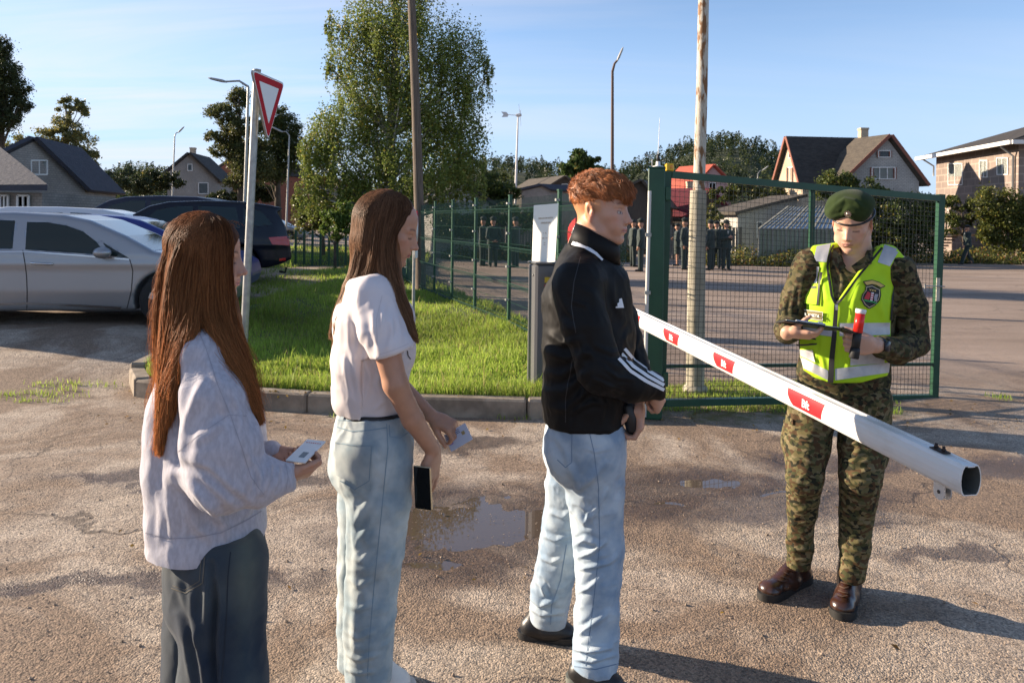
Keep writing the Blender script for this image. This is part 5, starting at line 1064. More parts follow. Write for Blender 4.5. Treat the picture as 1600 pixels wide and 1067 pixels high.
def hand(S, Wr, D, Nn, tsign, curl, s=1.0, thumb=(.55, .75, .35), tcurl=.4, spread=.06, fore=None):
    """palm, four jointed fingers and a thumb. D: towards the fingers, Nn: the way the palm faces, curl: per finger (a,b,c) radians"""
    D = np.array(D, float); D /= np.linalg.norm(D); Nn = np.array(Nn, float); Nn -= D * (D @ Nn); Nn /= np.linalg.norm(Nn)
    T = np.cross(D, Nn) * tsign; Wr = np.array(Wr, float)
    pt = lambda d, t, n: Wr + s * (d * D + t * T + n * Nn)
    S.cap(pt(.0, .0, 0), pt(.035, .002, 0), .026 * s, .032 * s, .015, (Nn, .58))
    for t0, t1 in ((.017, .029), (.004, .009), (-.008, -.010), (-.018, -.028)):
        S.cap(pt(.025, t0, 0), pt(.088, t1, 0), .0155 * s, .0125 * s, .010)
    S.ell(pt(.035, .020, .008), (.02 * s,) * 3, None, .015)
    S.ell(pt(.045, -.022, .006), (.016 * s, .016 * s, .016 * s), None, .015)
    lens = (.070, .079, .073, .057); ends = []
    for i, (t1, ln) in enumerate(zip((.029, .0095, -.010, -.028), lens)):
        c = curl[i]; p = pt(.090, t1, 0); ang = 0; fan = (1.5 - i) * spread
        Df = D * math.cos(fan) + T * math.sin(fan); r = .0093 * s if i < 3 else .0082 * s
        q = [p]; rs = [r * 1.08]
        for j, fr in enumerate((.46, .30, .24)):
            ang += c[j]; dd = Df * math.cos(ang) + Nn * math.sin(ang); p = p + dd * ln * fr * s; q.append(p); rs.append(r * (1.0, .9, .78)[j])
        for j in range(3): S.cap(q[j], q[j + 1], rs[j], rs[j + 1], .0035)
        ends.append(q)
    th = np.array(thumb, float); th /= np.linalg.norm(th); dd = D * th[0] + T * th[1] + Nn * th[2]
    p0 = pt(.022, .022, .006); p1 = p0 + dd * .040 * s; d2 = dd * math.cos(tcurl) + (D * .8 + Nn * .6 - T * .3) * math.sin(tcurl); d2 /= np.linalg.norm(d2)
    p2 = p1 + d2 * .032 * s; d3 = d2 * math.cos(tcurl * .6) + (D * .6 + Nn * .8 - T * .4) * math.sin(tcurl * .6); d3 /= np.linalg.norm(d3); p3 = p2 + d3 * .026 * s
    S.chain([p0, p1, p2, p3], [.015 * s, .0125 * s, .0108 * s, .0085 * s], .006)
    return ends, (p0, p1, p2, p3)
def ppx(d0):
    """depth-anchored pixel helper: Q(px,py,dd)"""
    return lambda px, py, dd=0.0: P(px, py, d0 + dd)
def cloth(name, S, lo, hi, h, m, parent, fl=None, noise=(), relaxn=1, col=None, skin=False):
    V, F = S.mesh(lo, hi, h)
    if relaxn: V = relax(V, F, relaxn)
    Nn = vnormals(V, F)
    D = np.zeros(len(V))
    for freq, amp, str_, seed in noise:            # soft creases: ridged noise, stretched
        q = V * np.array(str_) * freq; q = q + .6 * np.stack([vnoise(V * freq * .7 + 9, seed + 1), vnoise(V * freq * .7 + 31, seed + 2), vnoise(V * freq * .7 + 57, seed + 3)], 1)
        n1 = vnoise(q, seed); D += amp * (1 - 2.2 * np.abs(n1))
    if fl: D += folds(V, Nn, fl)
    V = V + Nn * D[:, None]
    c = None if col is None else col(V)
    o = mesh_obj(name, np_mesh(name, V, F, [m], col=c), parent)
    return (o, Skin(V, F)) if skin else (o, None)
def rounded_shoe(S, heel, toe, hgt, wd, ankle=None, ra=.045):
    """a low shoe from heel to toe (ground points)"""
    heel = np.array(heel, float); toe = np.array(toe, float); d = toe - heel; L = np.linalg.norm(d); d = d / L; up = np.array([0, 0, 1.0])
    sd_ = np.cross(d, up)
    S.cap(heel + d * .045 + up * .038, heel + d * L * .62 + up * .036, .040, .043, .02)
    S.cap(heel + d * L * .45 + up * .040, toe - d * .05 + up * .030, .044, .034, .03, (sd_, 1.12))
    S.cap(heel + d * .05 + up * .05, heel + d * .085 + up * hgt, .036, .036, .03)
    S.cap(heel + d * .07 + up * hgt * .9, heel + d * L * .55 + up * .06, .034, .030, .02)
    S.half(heel + up * .006, -up, .004)
def sole(name, heel, toe, m, parent, wd=.05, t=.028):
    heel = np.array(heel, float); toe = np.array(toe, float); d = toe - heel; L = np.linalg.norm(d); d = d / L; s_ = np.cross(d, [0, 0, 1.0])
    pa = np.linspace(0, 1, 21); prof = [(a, float(np.interp(a, [0, .02, .06, .15, .35, .55, .72, .84, .92, .97, 1.0], [.2, .5, .7, .8, .72, .86, 1.0, .95, .78, .55, .2]))) for a in pa]
    b = MB(); ring = [heel + d * L * a + s_ * wd * q for a, q in prof] + [heel + d * L * a - s_ * wd * q for a, q in prof[::-1]]
    V = [r + np.array([0, 0, z]) for z in (.001, t * .5, t) for r in ring]
    n = len(ring); F = [(k * n + i, k * n + (i + 1) % n, (k + 1) * n + (i + 1) % n, (k + 1) * n + i) for k in (0, 1) for i in range(n)]
    b.add(V, F, 0, True); b.add(V, [tuple(range(n))[::-1], tuple(range(2 * n, 3 * n))]); return b.build(name, m, parent)
# denim with fading, twill grain and seams
def denim(name, dark, light, fade_lo=.3, fade_hi=.7, sc=5.0):
    m = mat(name, dark, rough=.85, col2=light, nscale=sc, ndet=6, nlo=fade_lo, nhi=fade_hi, bump=.25, bscale=420, bdist=.002, attr='mul', spec=.2, sheen=.1)
    return m
def fix(root):
    for o in list(SC.objects):
        if o.parent == root: o.matrix_parent_inverse = Matrix.Translation(-Vector(root.location))
# ------------------------------------------------------------------ long hair: locks that follow traced guide lines
def long_hair(name, root, guides, n, m, base, tipcol=None, wid=.9, jitter=.006, r0=.0008, nodes=22, wave=.004, fly=.03, width=0.03, seed=1, keep=None, keep2=None):
    """guides: list of (list of 3D points, weight, half thickness in depth, half width). Strands scatter round each guide and run its length."""
    rg = np.random.default_rng(seed); allS = []; allC = []
    W = np.array([g[1] for g in guides], float); W /= W.sum()
    if keep2 is not None:
        K2 = SDF(); K2.p = list(keep.p) + [(keep2.val, .004, False)]; keep = K2
    for (pts, wt, dep, wd), cnt in zip(guides, rg.multinomial(n, W)):
        Pt = np.array(pts, float); seg = np.linalg.norm(np.diff(Pt, axis=0), axis=1); u = np.concatenate([[0], np.cumsum(seg)]) / seg.sum()
        # smooth resample (Catmull-Rom through chord parameter)
        t = np.linspace(0, 1, nodes); q = np.stack([np.interp(t, u, Pt[:, c]) for c in range(3)], 1)
        for _ in range(2): q[1:-1] = .25 * q[:-2] + .5 * q[1:-1] + .25 * q[2:]
        T = np.gradient(q, axis=0); T /= np.linalg.norm(T, axis=1, keepdims=True)
        A = np.array([0, 1.0, 0]) - T * T[:, 1:2]; A /= np.linalg.norm(A, axis=1, keepdims=True); B = np.cross(T, A)
        a = rg.uniform(-1, 1, (cnt, 1)); b = rg.uniform(-1, 1, (cnt, 1)); rr = np.maximum(1, np.hypot(a, b)); a /= rr; b /= rr
        prof_w = np.interp(t, [0, .12, .5, .85, 1], [.45, .9, 1, .8, .45])[None]; dd = np.interp(t, [0, .1, 1], [.6, 1, .8])[None]
        A_off = a * dep * dd; B_off = b * wd * prof_w
        ph = rg.uniform(0, 6.28, (cnt, 1)); fq = rg.uniform(4, 9, (cnt, 1)); isfly = (rg.random((cnt, 1)) < fly) * rg.uniform(1.5, 4.5, (cnt, 1)) + 1
        w_ = wave * np.sin(fq * t[None] + ph) * t[None] * isfly; w2 = wave * np.cos(fq * 1.3 * t[None] + ph * 2) * t[None] * isfly
        end = rg.uniform(.80, 1.0, (cnt, 1)); st = np.empty((cnt, nodes, 3))
        tt = t[None] * end
        for c in range(3):
            st[:, :, c] = np.interp(tt, t, q[:, c]) + (A_off + w2) * np.interp(tt, t, A[:, c]) + (B_off + w_) * np.interp(tt, t, B[:, c])
        st += rg.normal(0, jitter * .3, (cnt, 1, 3))
        allS.append(st)
        v = np.clip(1 + .30 * rg.normal(size=(cnt, 1, 1)) + .30 * np.sin(a * 9 + b * 14)[:, :, None], .35, 2.1)
        cb = np.array(base)[None, None] * (1 - t[None, :, None]) + np.array(tipcol or base)[None, None] * t[None, :, None]
        allC.append(np.broadcast_to(cb * v, (cnt, nodes, 3)))
    S = np.concatenate(allS); C = np.concatenate(allC)
    if keep is not None:
        dl = np.repeat(rg.uniform(-.0025, .0035, len(S)), nodes); S = keep.push(S.reshape(-1, 3).copy(), dl).reshape(S.shape)
    return strands(name, S, r0, r0 * .5, m, root, C)
def hair_sheet(name, SDFobj, lo, hi, m, parent, base, var=.35, amp=.003, streak=(140, 140, 6), h=.0045, tip=None, zr=None):
    V, F = SDFobj.mesh(lo, hi, h); V = relax(V, F, 1); Nn = vnormals(V, F); n1 = vnoise(V * np.array(streak), 7); n2 = vnoise(V * np.array(streak) * .45, 9)
    V = V + Nn * (amp * (n1 * .5 + n2))[:, None]
    b = np.array(base)[None]
    if tip is not None: t = sm(zr[0], zr[1], V[:, 2])[:, None]; b = b * (1 - t) + np.array(tip)[None] * t
    c = b * np.clip(1 + var * (n1 + n2), .4, 1.8)[:, None]
    return mesh_obj(name, np_mesh(name, V, F, [m], col=c), parent), V, F
# ------------------------------------------------------------------ the young man in the black track top
def build_man():
    Q = ppx(2.86)
    root = thing('person', 'young man with short ginger hair in a black track jacket and pale blue jeans', 'person', (Q(905, 800)[0], 2.86, 0), group='people queueing at the barrier')
    mi = np.array(root.location)
    class _o: pass
    H = Head(Q(937, 328), -27, 4, 0, 1.04)
    S = SDF(); H.build(S, True)
    S.chain([H.w((-.018, 0, -.045)), H.w((-.040, 0, -.12)), Q(915, 402)], [.060, .059, .066], .03)
    S.chain([Q(915, 400), Q(915, 430), Q(918, 560), Q(915, 650)], [.07, .11, .12, .12], .04)
    # right arm (near) and left arm
    rw = Q(1026, 606, -.14); lw = Q(998, 622, -.02)
    S.chain([Q(905, 440, -.16), Q(940, 572, -.24), rw], [.05, .04, .027], .03)
    S.chain([Q(925, 440, .16), Q(975, 560, .15), lw], [.05, .04, .028], .03)
    # legs inside the jeans
    S.chain([Q(905, 670, -.04), Q(935, 860, -.02), Q(932, 1035, -.05)], [.085, .06, .045], .04)
    S.chain([Q(905, 670, .1), Q(878, 850, .18), Q(860, 965, .24)], [.085, .055, .042], .04)
    # lower hand (left) holds the black case: fingers point down-left, back of hand to the lane
    cdir = Q(985, 672, -.06) - lw
    hand(S, Q(999, 626, -.05), (.02, -.15, -1), (-1, .25, 0), -1, [(.55, 1.0, .6), (.62, 1.05, .6), (.7, 1.05, .6), (.75, 1.1, .6)], 1.08, thumb=(.55, .35, .75), tcurl=.5, spread=.03)
    # upper hand (right) closed past the cuff
    hand(S, rw + np.array([-.005, -.0, -.005]), Q(1034, 634, -.10) - rw, (-.6, .7, -.3), 1, [(1.1, 1.2, .7), (1.15, 1.2, .7), (1.2, 1.2, .7), (1.2, 1.2, .7)], .9, thumb=(.6, .5, .5), spread=.02)
    V, F = S.mesh((Q(800, 0)[0], 2.4, .0), (Q(1075, 0)[0], 3.35, 1.95), .0038)
    V = relax(V, F, 1, .35)
    hc = (.52, .24, .10)
    def hairshade(x, y, z):
        t = np.maximum(sm(.066, .080, z - .35 * np.clip(x, -1, 1) + .006), 0)
        back = sm(.005, -.02, x) * sm(-.068, -.035, z)
        side = sm(.028, .040, z) * sm(.055, .035, x)
        sb = sm(-.020, .004, z) * sm(.036, .024, x) * sm(-.030, -.005, x)
        return np.clip(np.maximum(np.maximum(np.maximum(t, back), side), sb * .8), 0, 1) * .85
    C = H.paint(V, (.50, .275, .185), brow=(.20, .085, .04), iris=(.05, .06, .07), lip=(.46, .2, .17), ear=(.60, .22, .16), shade_hair=(hairshade, hc))
    body = mesh_obj('body', np_mesh('body', V, F, [M_SKIN], col=C), root)
    BV = V; BN = vnormals(V, F)
    # hair
    mh = mat('ginger_hair', (.4, .15, .05), rough=.42, attr='col', trans=.22, spec=.4)
    S = SDF()
    H.ell(S, (-.014, 0, .058), (.101, .080, .082), .02)
    H.ell(S, (.038, 0, .078), (.064, .066, .046), .03)
    H.ell(S, (.070, 0, .070), (.032, .056, .028), .02)
    # fringe edge: cut the forehead clear
    H.cap(S, (.15, -.10, .004), (.15, .10, .004), .060, .060, .012, sub=True)
    H.ell(S, (.030, 0, -.035), (.13, .12, .066), .02, sub=True)
    H.ell(S, (-.05, 0, -.075), (.14, .12, .070), .02, sub=True)
    V, F = S.mesh(H.O - .2, H.O + .2, .004)
    Nn = vnormals(V, F); L = H.loc(V)
    q = L * np.array([22, 60, 60]); D = .0075 * (1 - 2 * np.abs(vnoise(q, 3))) + .004 * (1 - 2 * np.abs(vnoise(L * np.array([50, 130, 130]), 8)))
    V = V + Nn * (.6 * D * sm(.03, .07, L[:, 2]) + .001)[:, None]; L = H.loc(V)
    base = np.array([.33, .115, .038])
    g = np.clip(1 + .45 * vnoise(L * np.array([25, 110, 110]), 4) + 1.1 * sm(.055, .02, L[:, 2]), .5, 2.1)[:, None]
    cap = mesh_obj('hair', np_mesh('hair', V, F, [mh], col=base * g), root)
    # locks lying forward over the crown, stubble at the sides and nape
    def locks(L, d, n, Ln, flow, lift, cb, nm, r0=.0008, droop=.010):
        ix = RNG.integers(0, len(L), n); L = L[ix]; d = d[ix]
        fl = flow(L)
        clump = np.stack([vnoise(L * 24, 11), vnoise(L * 24, 12), vnoise(L * 24, 13)], 1)
        fl = fl + .8 * clump + .22 * RNG.normal(size=(n, 3)); fl -= (fl * d).sum(1, keepdims=True) * d; fl /= np.linalg.norm(fl, axis=1, keepdims=True)
        Ln = RNG.uniform(Ln[0], Ln[1], (n, 1)); lf = RNG.uniform(lift[0], lift[1], (n, 1)); st = []
        for j in range(7):
            t = j / 6; st.append(L - d * .003 + (fl * t * (1 - .15 * t) + d * lf * t * (1 - .62 * t)) * Ln + np.array([0, 0, -droop]) * t * t)
        col = np.array(cb) * np.clip(1 + .28 * RNG.normal(size=(n, 1)), .45, 1.9)
        return strands(nm, H.O + H.s * (np.stack(st, 1) @ H.R.T), r0, .0003, mh, cap, col)
    Nn = vnormals(V, F); Ln_ = Nn @ H.R; top = (L[:, 2] > .045)
    def flow_top(q):
        f = np.tile([1.0, 0, .1], (len(q), 1)); fr = sm(.06, .095, q[:, 0])[:, None]; return f * (1 - fr) + np.array([.35, 0, -1.0]) * fr
    locks(L[top], Ln_[top], 14000, (.018, .037), flow_top, (.18, .55), (.44, .165, .060), 'hair_locks')
    locks(L[~top], Ln_[~top], 3500, (.010, .020), lambda q: np.tile([-.1, 0, -1.0], (len(q), 1)), (.2, .45), (.50, .20, .075), 'hair_sides', droop=.002)
    hs = hairshade(*H.loc(BV).T) * (H.loc(BV)[:, 2] < .06) > .30
    locks(H.loc(BV)[hs], (BN @ H.R)[hs], 6000, (.005, .009), lambda q: np.tile([-.1, 0, -1.0], (len(q), 1)), (.1, .3), (.62, .30, .13), 'hair_nape', r0=.0005, droop=.001)
    # eyes: the slit between the lids
    b = MB()
    for q in (-1, 1):
        c = H.w((.0800, q * .0315, -.0035)); b.lathe([(0.0001, -.0075), (.0045, -.006), (.0075, 0), (.0045, .006), (.0001, .0075)], c, 12)
    # jacket -------------------------------------------------------
    mj = mat('black_tricot', (.0075, .007, .0068), rough=.62, spec=.18, bump=.15, bscale=300, bdist=.001)
    S = SDF(); ax = (0, 1, 0)
    S.chain([Q(914, 428, 0), Q(916, 470), Q(921, 540), Q(916, 600), Q(913, 648)], [.112, .142, .150, .150, .150], .05, (ax, 1.22))
    S.chain([Q(908, 436, -.14), Q(908, 436, .14)], [.082, .082], .05)
    S.chain([Q(878, 470, 0), Q(875, 540, 0), Q(877, 620, 0), Q(880, 650, 0)], [.060, .055, .062, .060], .06, (ax, 2.0))
    S.chain([Q(955, 440, .0), Q(962, 520, .02), Q(950, 600, .02)], [.06, .065, .07], .05, (ax, 1.6))
    S.chain([Q(900, 446, -.17), Q(915, 510, -.215), Q(938, 580, -.245), Q(985, 598, -.20), Q(1028, 604, -.14)], [.083, .078, .075, .062, .045], .035)
    S.chain([Q(935, 446, .15), Q(965, 500, .18), Q(985, 565, .12), Q(1004, 610, .0)], [.082, .075, .066, .05], .035)
    # stand collar
    S.chain([Q(914, 430), H.w((-.045, 0, -.135))], [.095, .078], .03)
    tilt = np.array([.50, 0, .87])
    S.half(Q(935, 366), (-.30, 0, 1.0), .008)
    S.half(Q(915, 660), (.035, 0, -1.0), .008)
    S.half(Q(1036, 605, -.14), (1.0, 0, .12), .004)
    F1 = [([(985, 505), (975, 530), (985, 550)], 3, .004), ([(893, 470), (915, 478), (925, 500)], 3, .004), ([(945, 575), (965, 590), (990, 592)], 3, .005), ([(925, 590), (945, 600), (975, 612)], 3, .005), ([(856, 520), (880, 535), (905, 530)], 5, .008), ([(853, 548), (885, 560), (915, 552)], 6, .009), ([(851, 580), (880, 586), (905, 566), (918, 548)], 6, .010),
          ([(853, 610), (882, 612), (905, 592), (915, 575)], 6, .009), ([(856, 637), (885, 640), (905, 622), (930, 600)], 5, .008), ([(885, 652), (900, 640), (925, 628), (948, 632)], 4, .007),
          ([(862, 470), (876, 500), (893, 512)], 6, .007), ([(872, 452), (888, 486), (900, 500)], 5, .006), ([(905, 520), (912, 545), (930, 560)], 5, .007),
          ([(898, 660), (908, 620), (915, 580)], 4, .006), ([(938, 658), (944, 630), (934, 606)], 4, .006), ([(960, 655), (955, 620), (950, 605)], 5, .006),
          ([(930, 540), (955, 552), (968, 548)], 4, .006), ([(940, 556), (965, 572), (985, 572)], 4, .005), ([(950, 430), (960, 470), (975, 500)], 5, .005),
          ([(1000, 520), (992, 545), (1000, 570)], 4, .006), ([(905, 450), (925, 460), (935, 480)], 5, .005)]
    jk, SK = cloth('jacket', S, (Q(815, 0)[0], 2.45, .9), (Q(1065, 0)[0], 3.28, 1.78), .0052, mj, root, F1, noise=[(7, .003, (1, 1, .9), 21), (16, .0022, (1, 1, .9), 22), (34, .0011, (1, 1, .8), 24)], skin=True)
    # collar: separate stand around the neck, with the white inner band
    mw = mat('white_band', (.75, .75, .76), rough=.6)
    def ring(name, cpx, rr, top, bot, m, tiltx, parent, thick=.006, rx=1.15):
        Vv = []; n = 40
        for lv in range(4):
            for i in range(n):
                a = 2 * math.pi * i / n; inner = lv in (2, 3); up_ = lv in (1, 2)
                r = rr[1] if up_ else rr[0]; r -= thick if inner else 0
                c = top if up_ else bot
                x = math.cos(a) * r * rx; y = math.sin(a) * r
                Vv.append(c + np.array([x, y, -x * tiltx[1 if up_ else 0]]))
        Fm = [(l * n + i, l * n + (i + 1) % n, ((l + 1) % 4) * n + (i + 1) % n, ((l + 1) % 4) * n + i) for l in range(4) for i in range(n)]
        me = np_mesh(name, Vv, Fm, [m]); return mesh_obj(name, me, parent)
    ring('collar', None, (.094, .078), Q(934, 367), Q(928, 399), mj, (.36, .52), jk, rx=1.06)
    b = MB(); SK.ribbon(b, [(891, 378), (901, 383), (915, 388), (930, 398), (940, 408)], (8, 3), off=.006); b.build('collar_piping', mw, jk)
    b = MB()
    for k, o in enumerate((0, 8.5, 17)):
        SK.ribbon(b, [(966 + o * .55, 560 - o * .9), (985 + o * .40, 580 - o * .95), (1010 + o * .25, 596 - o * .9), (1037, 609 - o * .85)], 5.0, off=.0025, step=3)
    b.build('sleeve_stripe', mw, jk)
    b = MB()     # three slanted bars on the chest
    for (x0, x1, t0) in ((962, 966, 478), (964.5, 970, 472.5), (967, 974, 466)):
        SK.patch(b, [(x0 - .5, 481), (x1, 481), (x1 - 3.2, t0), (x0 - 1.5 + .8, t0 + 1.5)], 3, 3, off=.003)
    b.build('chest_mark', mw, jk)
    b = MB(); SK.ribbon(b, [(907, 402), (897, 440), (893, 480), (900, 520)], 1.3, off=.0015); SK.ribbon(b, [(884, 660), (884, 620), (895, 560)], 1.3, off=.0015)
    b.build('seam', mat('black_seam', (.022, .022, .024), rough=.5), jk)
    # jeans ---------------------------------------------------------
    md = denim('pale_denim', (.235, .32, .42), (.46, .53, .58), .36, .64, 10)
    S = SDF()
    S.chain([Q(913, 640), Q(912, 672), Q(912, 700)], [.128, .134, .138], .03, (ax, 1.2))
    S.chain([Q(922, 690, -.04), Q(930, 770, -.02), Q(936, 850, -.02), Q(933, 950, -.03), Q(930, 1040, -.05)], [.128, .104, .088, .080, .079], .03)
    S.chain([Q(905, 690, .10), Q(893, 760, .14), Q(878, 850, .19), Q(861, 925, .235), Q(857, 967, .25)], [.122, .098, .084, .078, .072], .02)
    S.ell(Q(885, 705, 0), (.085, .14, .10), None, .04)
    S.half(Q(930, 1046, -.05), (-.1, 0, -1), .004)
    fl = [([(900, 800), (915, 815), (935, 790), (945, 765)], 5, .008), ([(893, 735), (905, 760), (925, 745), (940, 725)], 7, .008), ([(900, 850), (915, 842), (935, 850)], 5, .008),
          ([(903, 870), (925, 862), (945, 846)], 4, .007), ([(905, 888), (928, 884), (950, 878), (962, 868)], 4, .006), ([(900, 925), (920, 918), (940, 900)], 4, .005),
          ([(905, 990), (925, 975), (950, 955)], 5, .006), ([(897, 1012), (920, 1016), (955, 1010)], 4, .009), ([(895, 1028), (925, 1032), (966, 1022)], 3.5, .007),
          ([(862, 800), (880, 806), (893, 796)], 4, .007), ([(850, 835), (870, 842), (888, 835)], 4, .007), ([(845, 870), (862, 878), (880, 870)], 4, .006),
          ([(828, 930), (845, 945), (868, 935)], 4, .009), ([(826, 945), (848, 958), (880, 955)], 4, .008), ([(838, 905), (848, 915), (852, 930)], 4, .008),
          ([(870, 680), (885, 710), (890, 740)], 6, .004), ([(955, 700), (930, 705), (915, 700)], 3, .002)]
    fl = [(a, b * .85, c * 1.55) for a, b, c in fl]
    def jc(V):
        px, py = proj(V); c = np.ones((len(V), 3)); n = vnoise(V * np.array([8, 8, 5]), 31)
        c *= (1.0 + .10 * n)[:, None]; fade = np.exp(-((px - 905) / 18) ** 2) * sm(760, 860, py) * .15; c *= (1 + fade)[:, None]
        return c
    jn, SJ = cloth('jeans', S, (Q(795, 0)[0], 2.5, .03), (Q(1000, 0)[0], 3.35, 1.05), .0052, md, root, fl, noise=[(8, .0045, (1, 1, 1.1), 41), (17, .0026, (1, 1, 1.2), 42), (34, .0010, (1, 1, .9), 43)], col=jc, skin=True)
    b = MB(); ms = mat('denim_seam', (.17, .245, .35), rough=.8)
    SJ.ribbon(b, [(920, 672), (928, 705), (935, 760), (937, 850), (928, 935), (920, 1000), (915, 1040)], 1.3, off=.0012)
    SJ.ribbon(b, [(894, 668), (893, 722), (884, 730), (871, 718)], 1.4, off=.0015)
    SJ.ribbon(b, [(897, 1040), (930, 1045), (966, 1036)], 1.6, off=.0015)
    SJ.ribbon(b, [(885, 850), (876, 905), (862, 945), (860, 975)], 1.6, off=.0012)
    b.build('seam', ms, jn)
    # shoes
    mb_ = mat('black_shoe', (.013, .013, .014), rough=.42, spec=.5, bump=.2, bscale=80, bdist=.004); msl = mat('shoe_sole', (.02, .02, .02), rough=.5); mgr = mat('grey_midsole', (.16, .17, .15), rough=.5)
    for heel, toe, sm_ in ((G(888, 1062), G(982, 1090), mgr), (G(812, 993), G(905, 1001), msl)):
        S = SDF(); rounded_shoe(S, heel, toe, .10, .05)
        V, F = S.mesh(np.minimum(heel, toe) - (.08, .08, .02), np.maximum(heel, toe) + (.08, .08, .2), .005)
        o = mesh_obj('shoe', np_mesh('shoe', V, F, [mb_]), root); sole('sole', heel - (toe - heel) * .03, toe + (toe - heel) * .02, sm_, o)
    # the black case in his hand
    c = (lw + Q(985, 668, -.07)) / 2
    b = MB(); b.lathe([(.001, -.055), (.018, -.054), (.024, -.045), (.026, 0), (.024, .045), (.018, .054), (.001, .055)], Q(985, 652, -.075), 20, R=Matrix.Rotation(rad(-12), 3, 'Y'))
    cs = b.build('glasses_case', mat('black_case', (.012, .012, .013), rough=.45), None); tag(cs, 'small black case held low in the hand of the ginger-haired man', 'case')
    for o in list(SC.objects):
        if o.parent == root: o.matrix_parent_inverse = Matrix.Translation(-Vector(root.location))
    return root
build_man()
# ------------------------------------------------------------------ the woman in the white T-shirt
def build_woman_white():
    Q = ppx(2.78); ax = (0, 1, 0)
    root = thing('person', 'young woman with long brown hair in a white T-shirt and washed blue jeans', 'person', (Q(580, 800)[0], 2.78, 0), group='people queueing at the barrier')
    H = Head(Q(607, 359), 0, 17, 0, 1.0)
    S = SDF(); H.build(S, False, ears=True)
    S.chain([H.w((-.02, 0, -.04)), Q(588, 405), Q(580, 440)], [.050, .046, .056], .03)
    S.chain([Q(580, 455), Q(575, 520), Q(580, 600), Q(586, 660)], [.075, .09, .085, .08], .04)
    rw = Q(677, 704, -.10); lw = Q(674, 650, .10)
    S.chain([Q(590, 470, -.15), Q(600, 530, -.19), Q(618, 600, -.20), Q(645, 655, -.16), rw], [.050, .046, .041, .036, .026], .03)
    S.chain([Q(590, 470, .14), Q(612, 590, .20), lw], [.05, .038, .025], .03)
    S.chain([Q(584, 665, -.07), Q(580, 850, -.07), Q(575, 1040, -.07)], [.085, .06, .045], .04)
    S.chain([Q(584, 665, .08), Q(568, 850, .04), Q(564, 1030, .03)], [.085, .055, .042], .04)
    # near hand hangs and holds the phone; far hand holds the card
    hand(S, rw, Q(668, 776, -.10) - rw, (-.80, .58, .0), 1, [(.10, .35, .3), (.12, .4, .35), (.15, .45, .35), (.2, .5, .4)], 1.05, thumb=(.8, .45, .5), tcurl=.35, spread=.03)
    hand(S, lw, (.85, -.25, -.36), (-.15, .40, -.85), -1, [(.75, 1.0, .5), (.85, 1.0, .5), (.95, 1.05, .5), (1.0, 1.1, .6)], .98, thumb=(.80, .42, .42), tcurl=.35, spread=.04)
    V, F = S.mesh((Q(505, 0)[0], 2.4, .0), (Q(735, 0)[0], 3.2, 1.80), .0037); V = relax(V, F, 1, .35)
    C = H.paint(V, (.46, .245, .155), brow=(.10, .055, .035), lip=(.44, .15, .13), male=False)
    mesh_obj('body', np_mesh('body', V, F, [M_SKIN], col=C), root)
    # T-shirt
    mt = mat('white_cotton', (.76, .70, .70), rough=.8, bump=.12, bscale=500, bdist=.001, trans=.10, spec=.2)
    S = SDF()
    S.chain([Q(580, 452), Q(576, 500), Q(578, 560), Q(583, 610), Q(588, 640)], [.095, .118, .126, .120, .118], .05, (ax, 1.30))
    S.chain([Q(612, 500, -.02), Q(612, 550)], [.08, .08], .05, (ax, 1.4))
    S.chain([Q(580, 460, -.12), Q(580, 460, .12)], [.070, .070], .04)
    S.chain([Q(586, 470, -.14), Q(597, 515, -.185), Q(612, 548, -.205), Q(618, 566, -.21)], [.072, .076, .070, .068], .03)
    S.chain([Q(590, 470, .14), Q(606, 540, .19)], [.07, .065], .03)
    S.chain([Q(546, 620, 0), Q(556, 560, 0)], [.05, .05], .05, (ax, 2.2))
    S.half(Q(616, 550, -.2), (.36, 0, -1), .003) if False else None
    cutp = Q(616, 549, -.2); cn = np.array([.33, .0, -1.0]); cn /= np.linalg.norm(cn)
    S.fn(lambda X: np.maximum(-((X - cutp) @ cn), np.maximum(X[:, 1] - (2.78 - .145), -(X[:, 0] - Q(586, 0)[0]))), .006, True)
    S.half(Q(580, 641), (.02, 0, -1), .006); S.half(Q(588, 427), (-.25, 0, 1), .01)
    S.cap(Q(600, 428), Q(600, 400), .058, .058, .01, sub=True)
    fl = [([(560, 470), (566, 520), (556, 560)], 5, .006), ([(545, 480), (548, 540), (556, 590), (564, 630)], 5, .006), ([(575, 520), (572, 570), (590, 610)], 5, .006),
          ([(590, 560), (592, 600), (604, 632)], 5, .006), ([(540, 560), (545, 600), (552, 632)], 4, .005), ([(568, 630), (575, 605), (582, 570)], 4, .005),
          ([(600, 480), (596, 505), (592, 530)], 4, .005), ([(612, 500), (612, 520), (606, 545)], 3, .005), ([(622, 490), (624, 515), (626, 535)], 3, .004),
          ([(583, 490), (585, 520), (592, 548)], 4, .005), ([(600, 625), (592, 634), (585, 640)], 3, .004), ([(550, 440), (545, 460), (540, 480)], 4, .003)]
    TS = S
    sh, SK = cloth('t_shirt', S, (Q(500, 0)[0], 2.4, 1.0), (Q(665, 0)[0], 3.1, 1.62), .0048, mt, root, fl, noise=[(7, .0035, (1, 1, .45), 61), (15, .0022, (1, 1, .5), 62), (30, .0009, (1, 1, .5), 63)], skin=True)
    b = MB(); SK.ribbon(b, [(591, 554), (606, 550), (622, 544), (638, 537)], 1.0, off=.001); SK.ribbon(b, [(597, 462), (588, 500), (590, 540), (592, 556)], 1.0, off=.001)
    b.build('seam', mat('cotton_seam', (.62, .57, .58), rough=.9), sh)
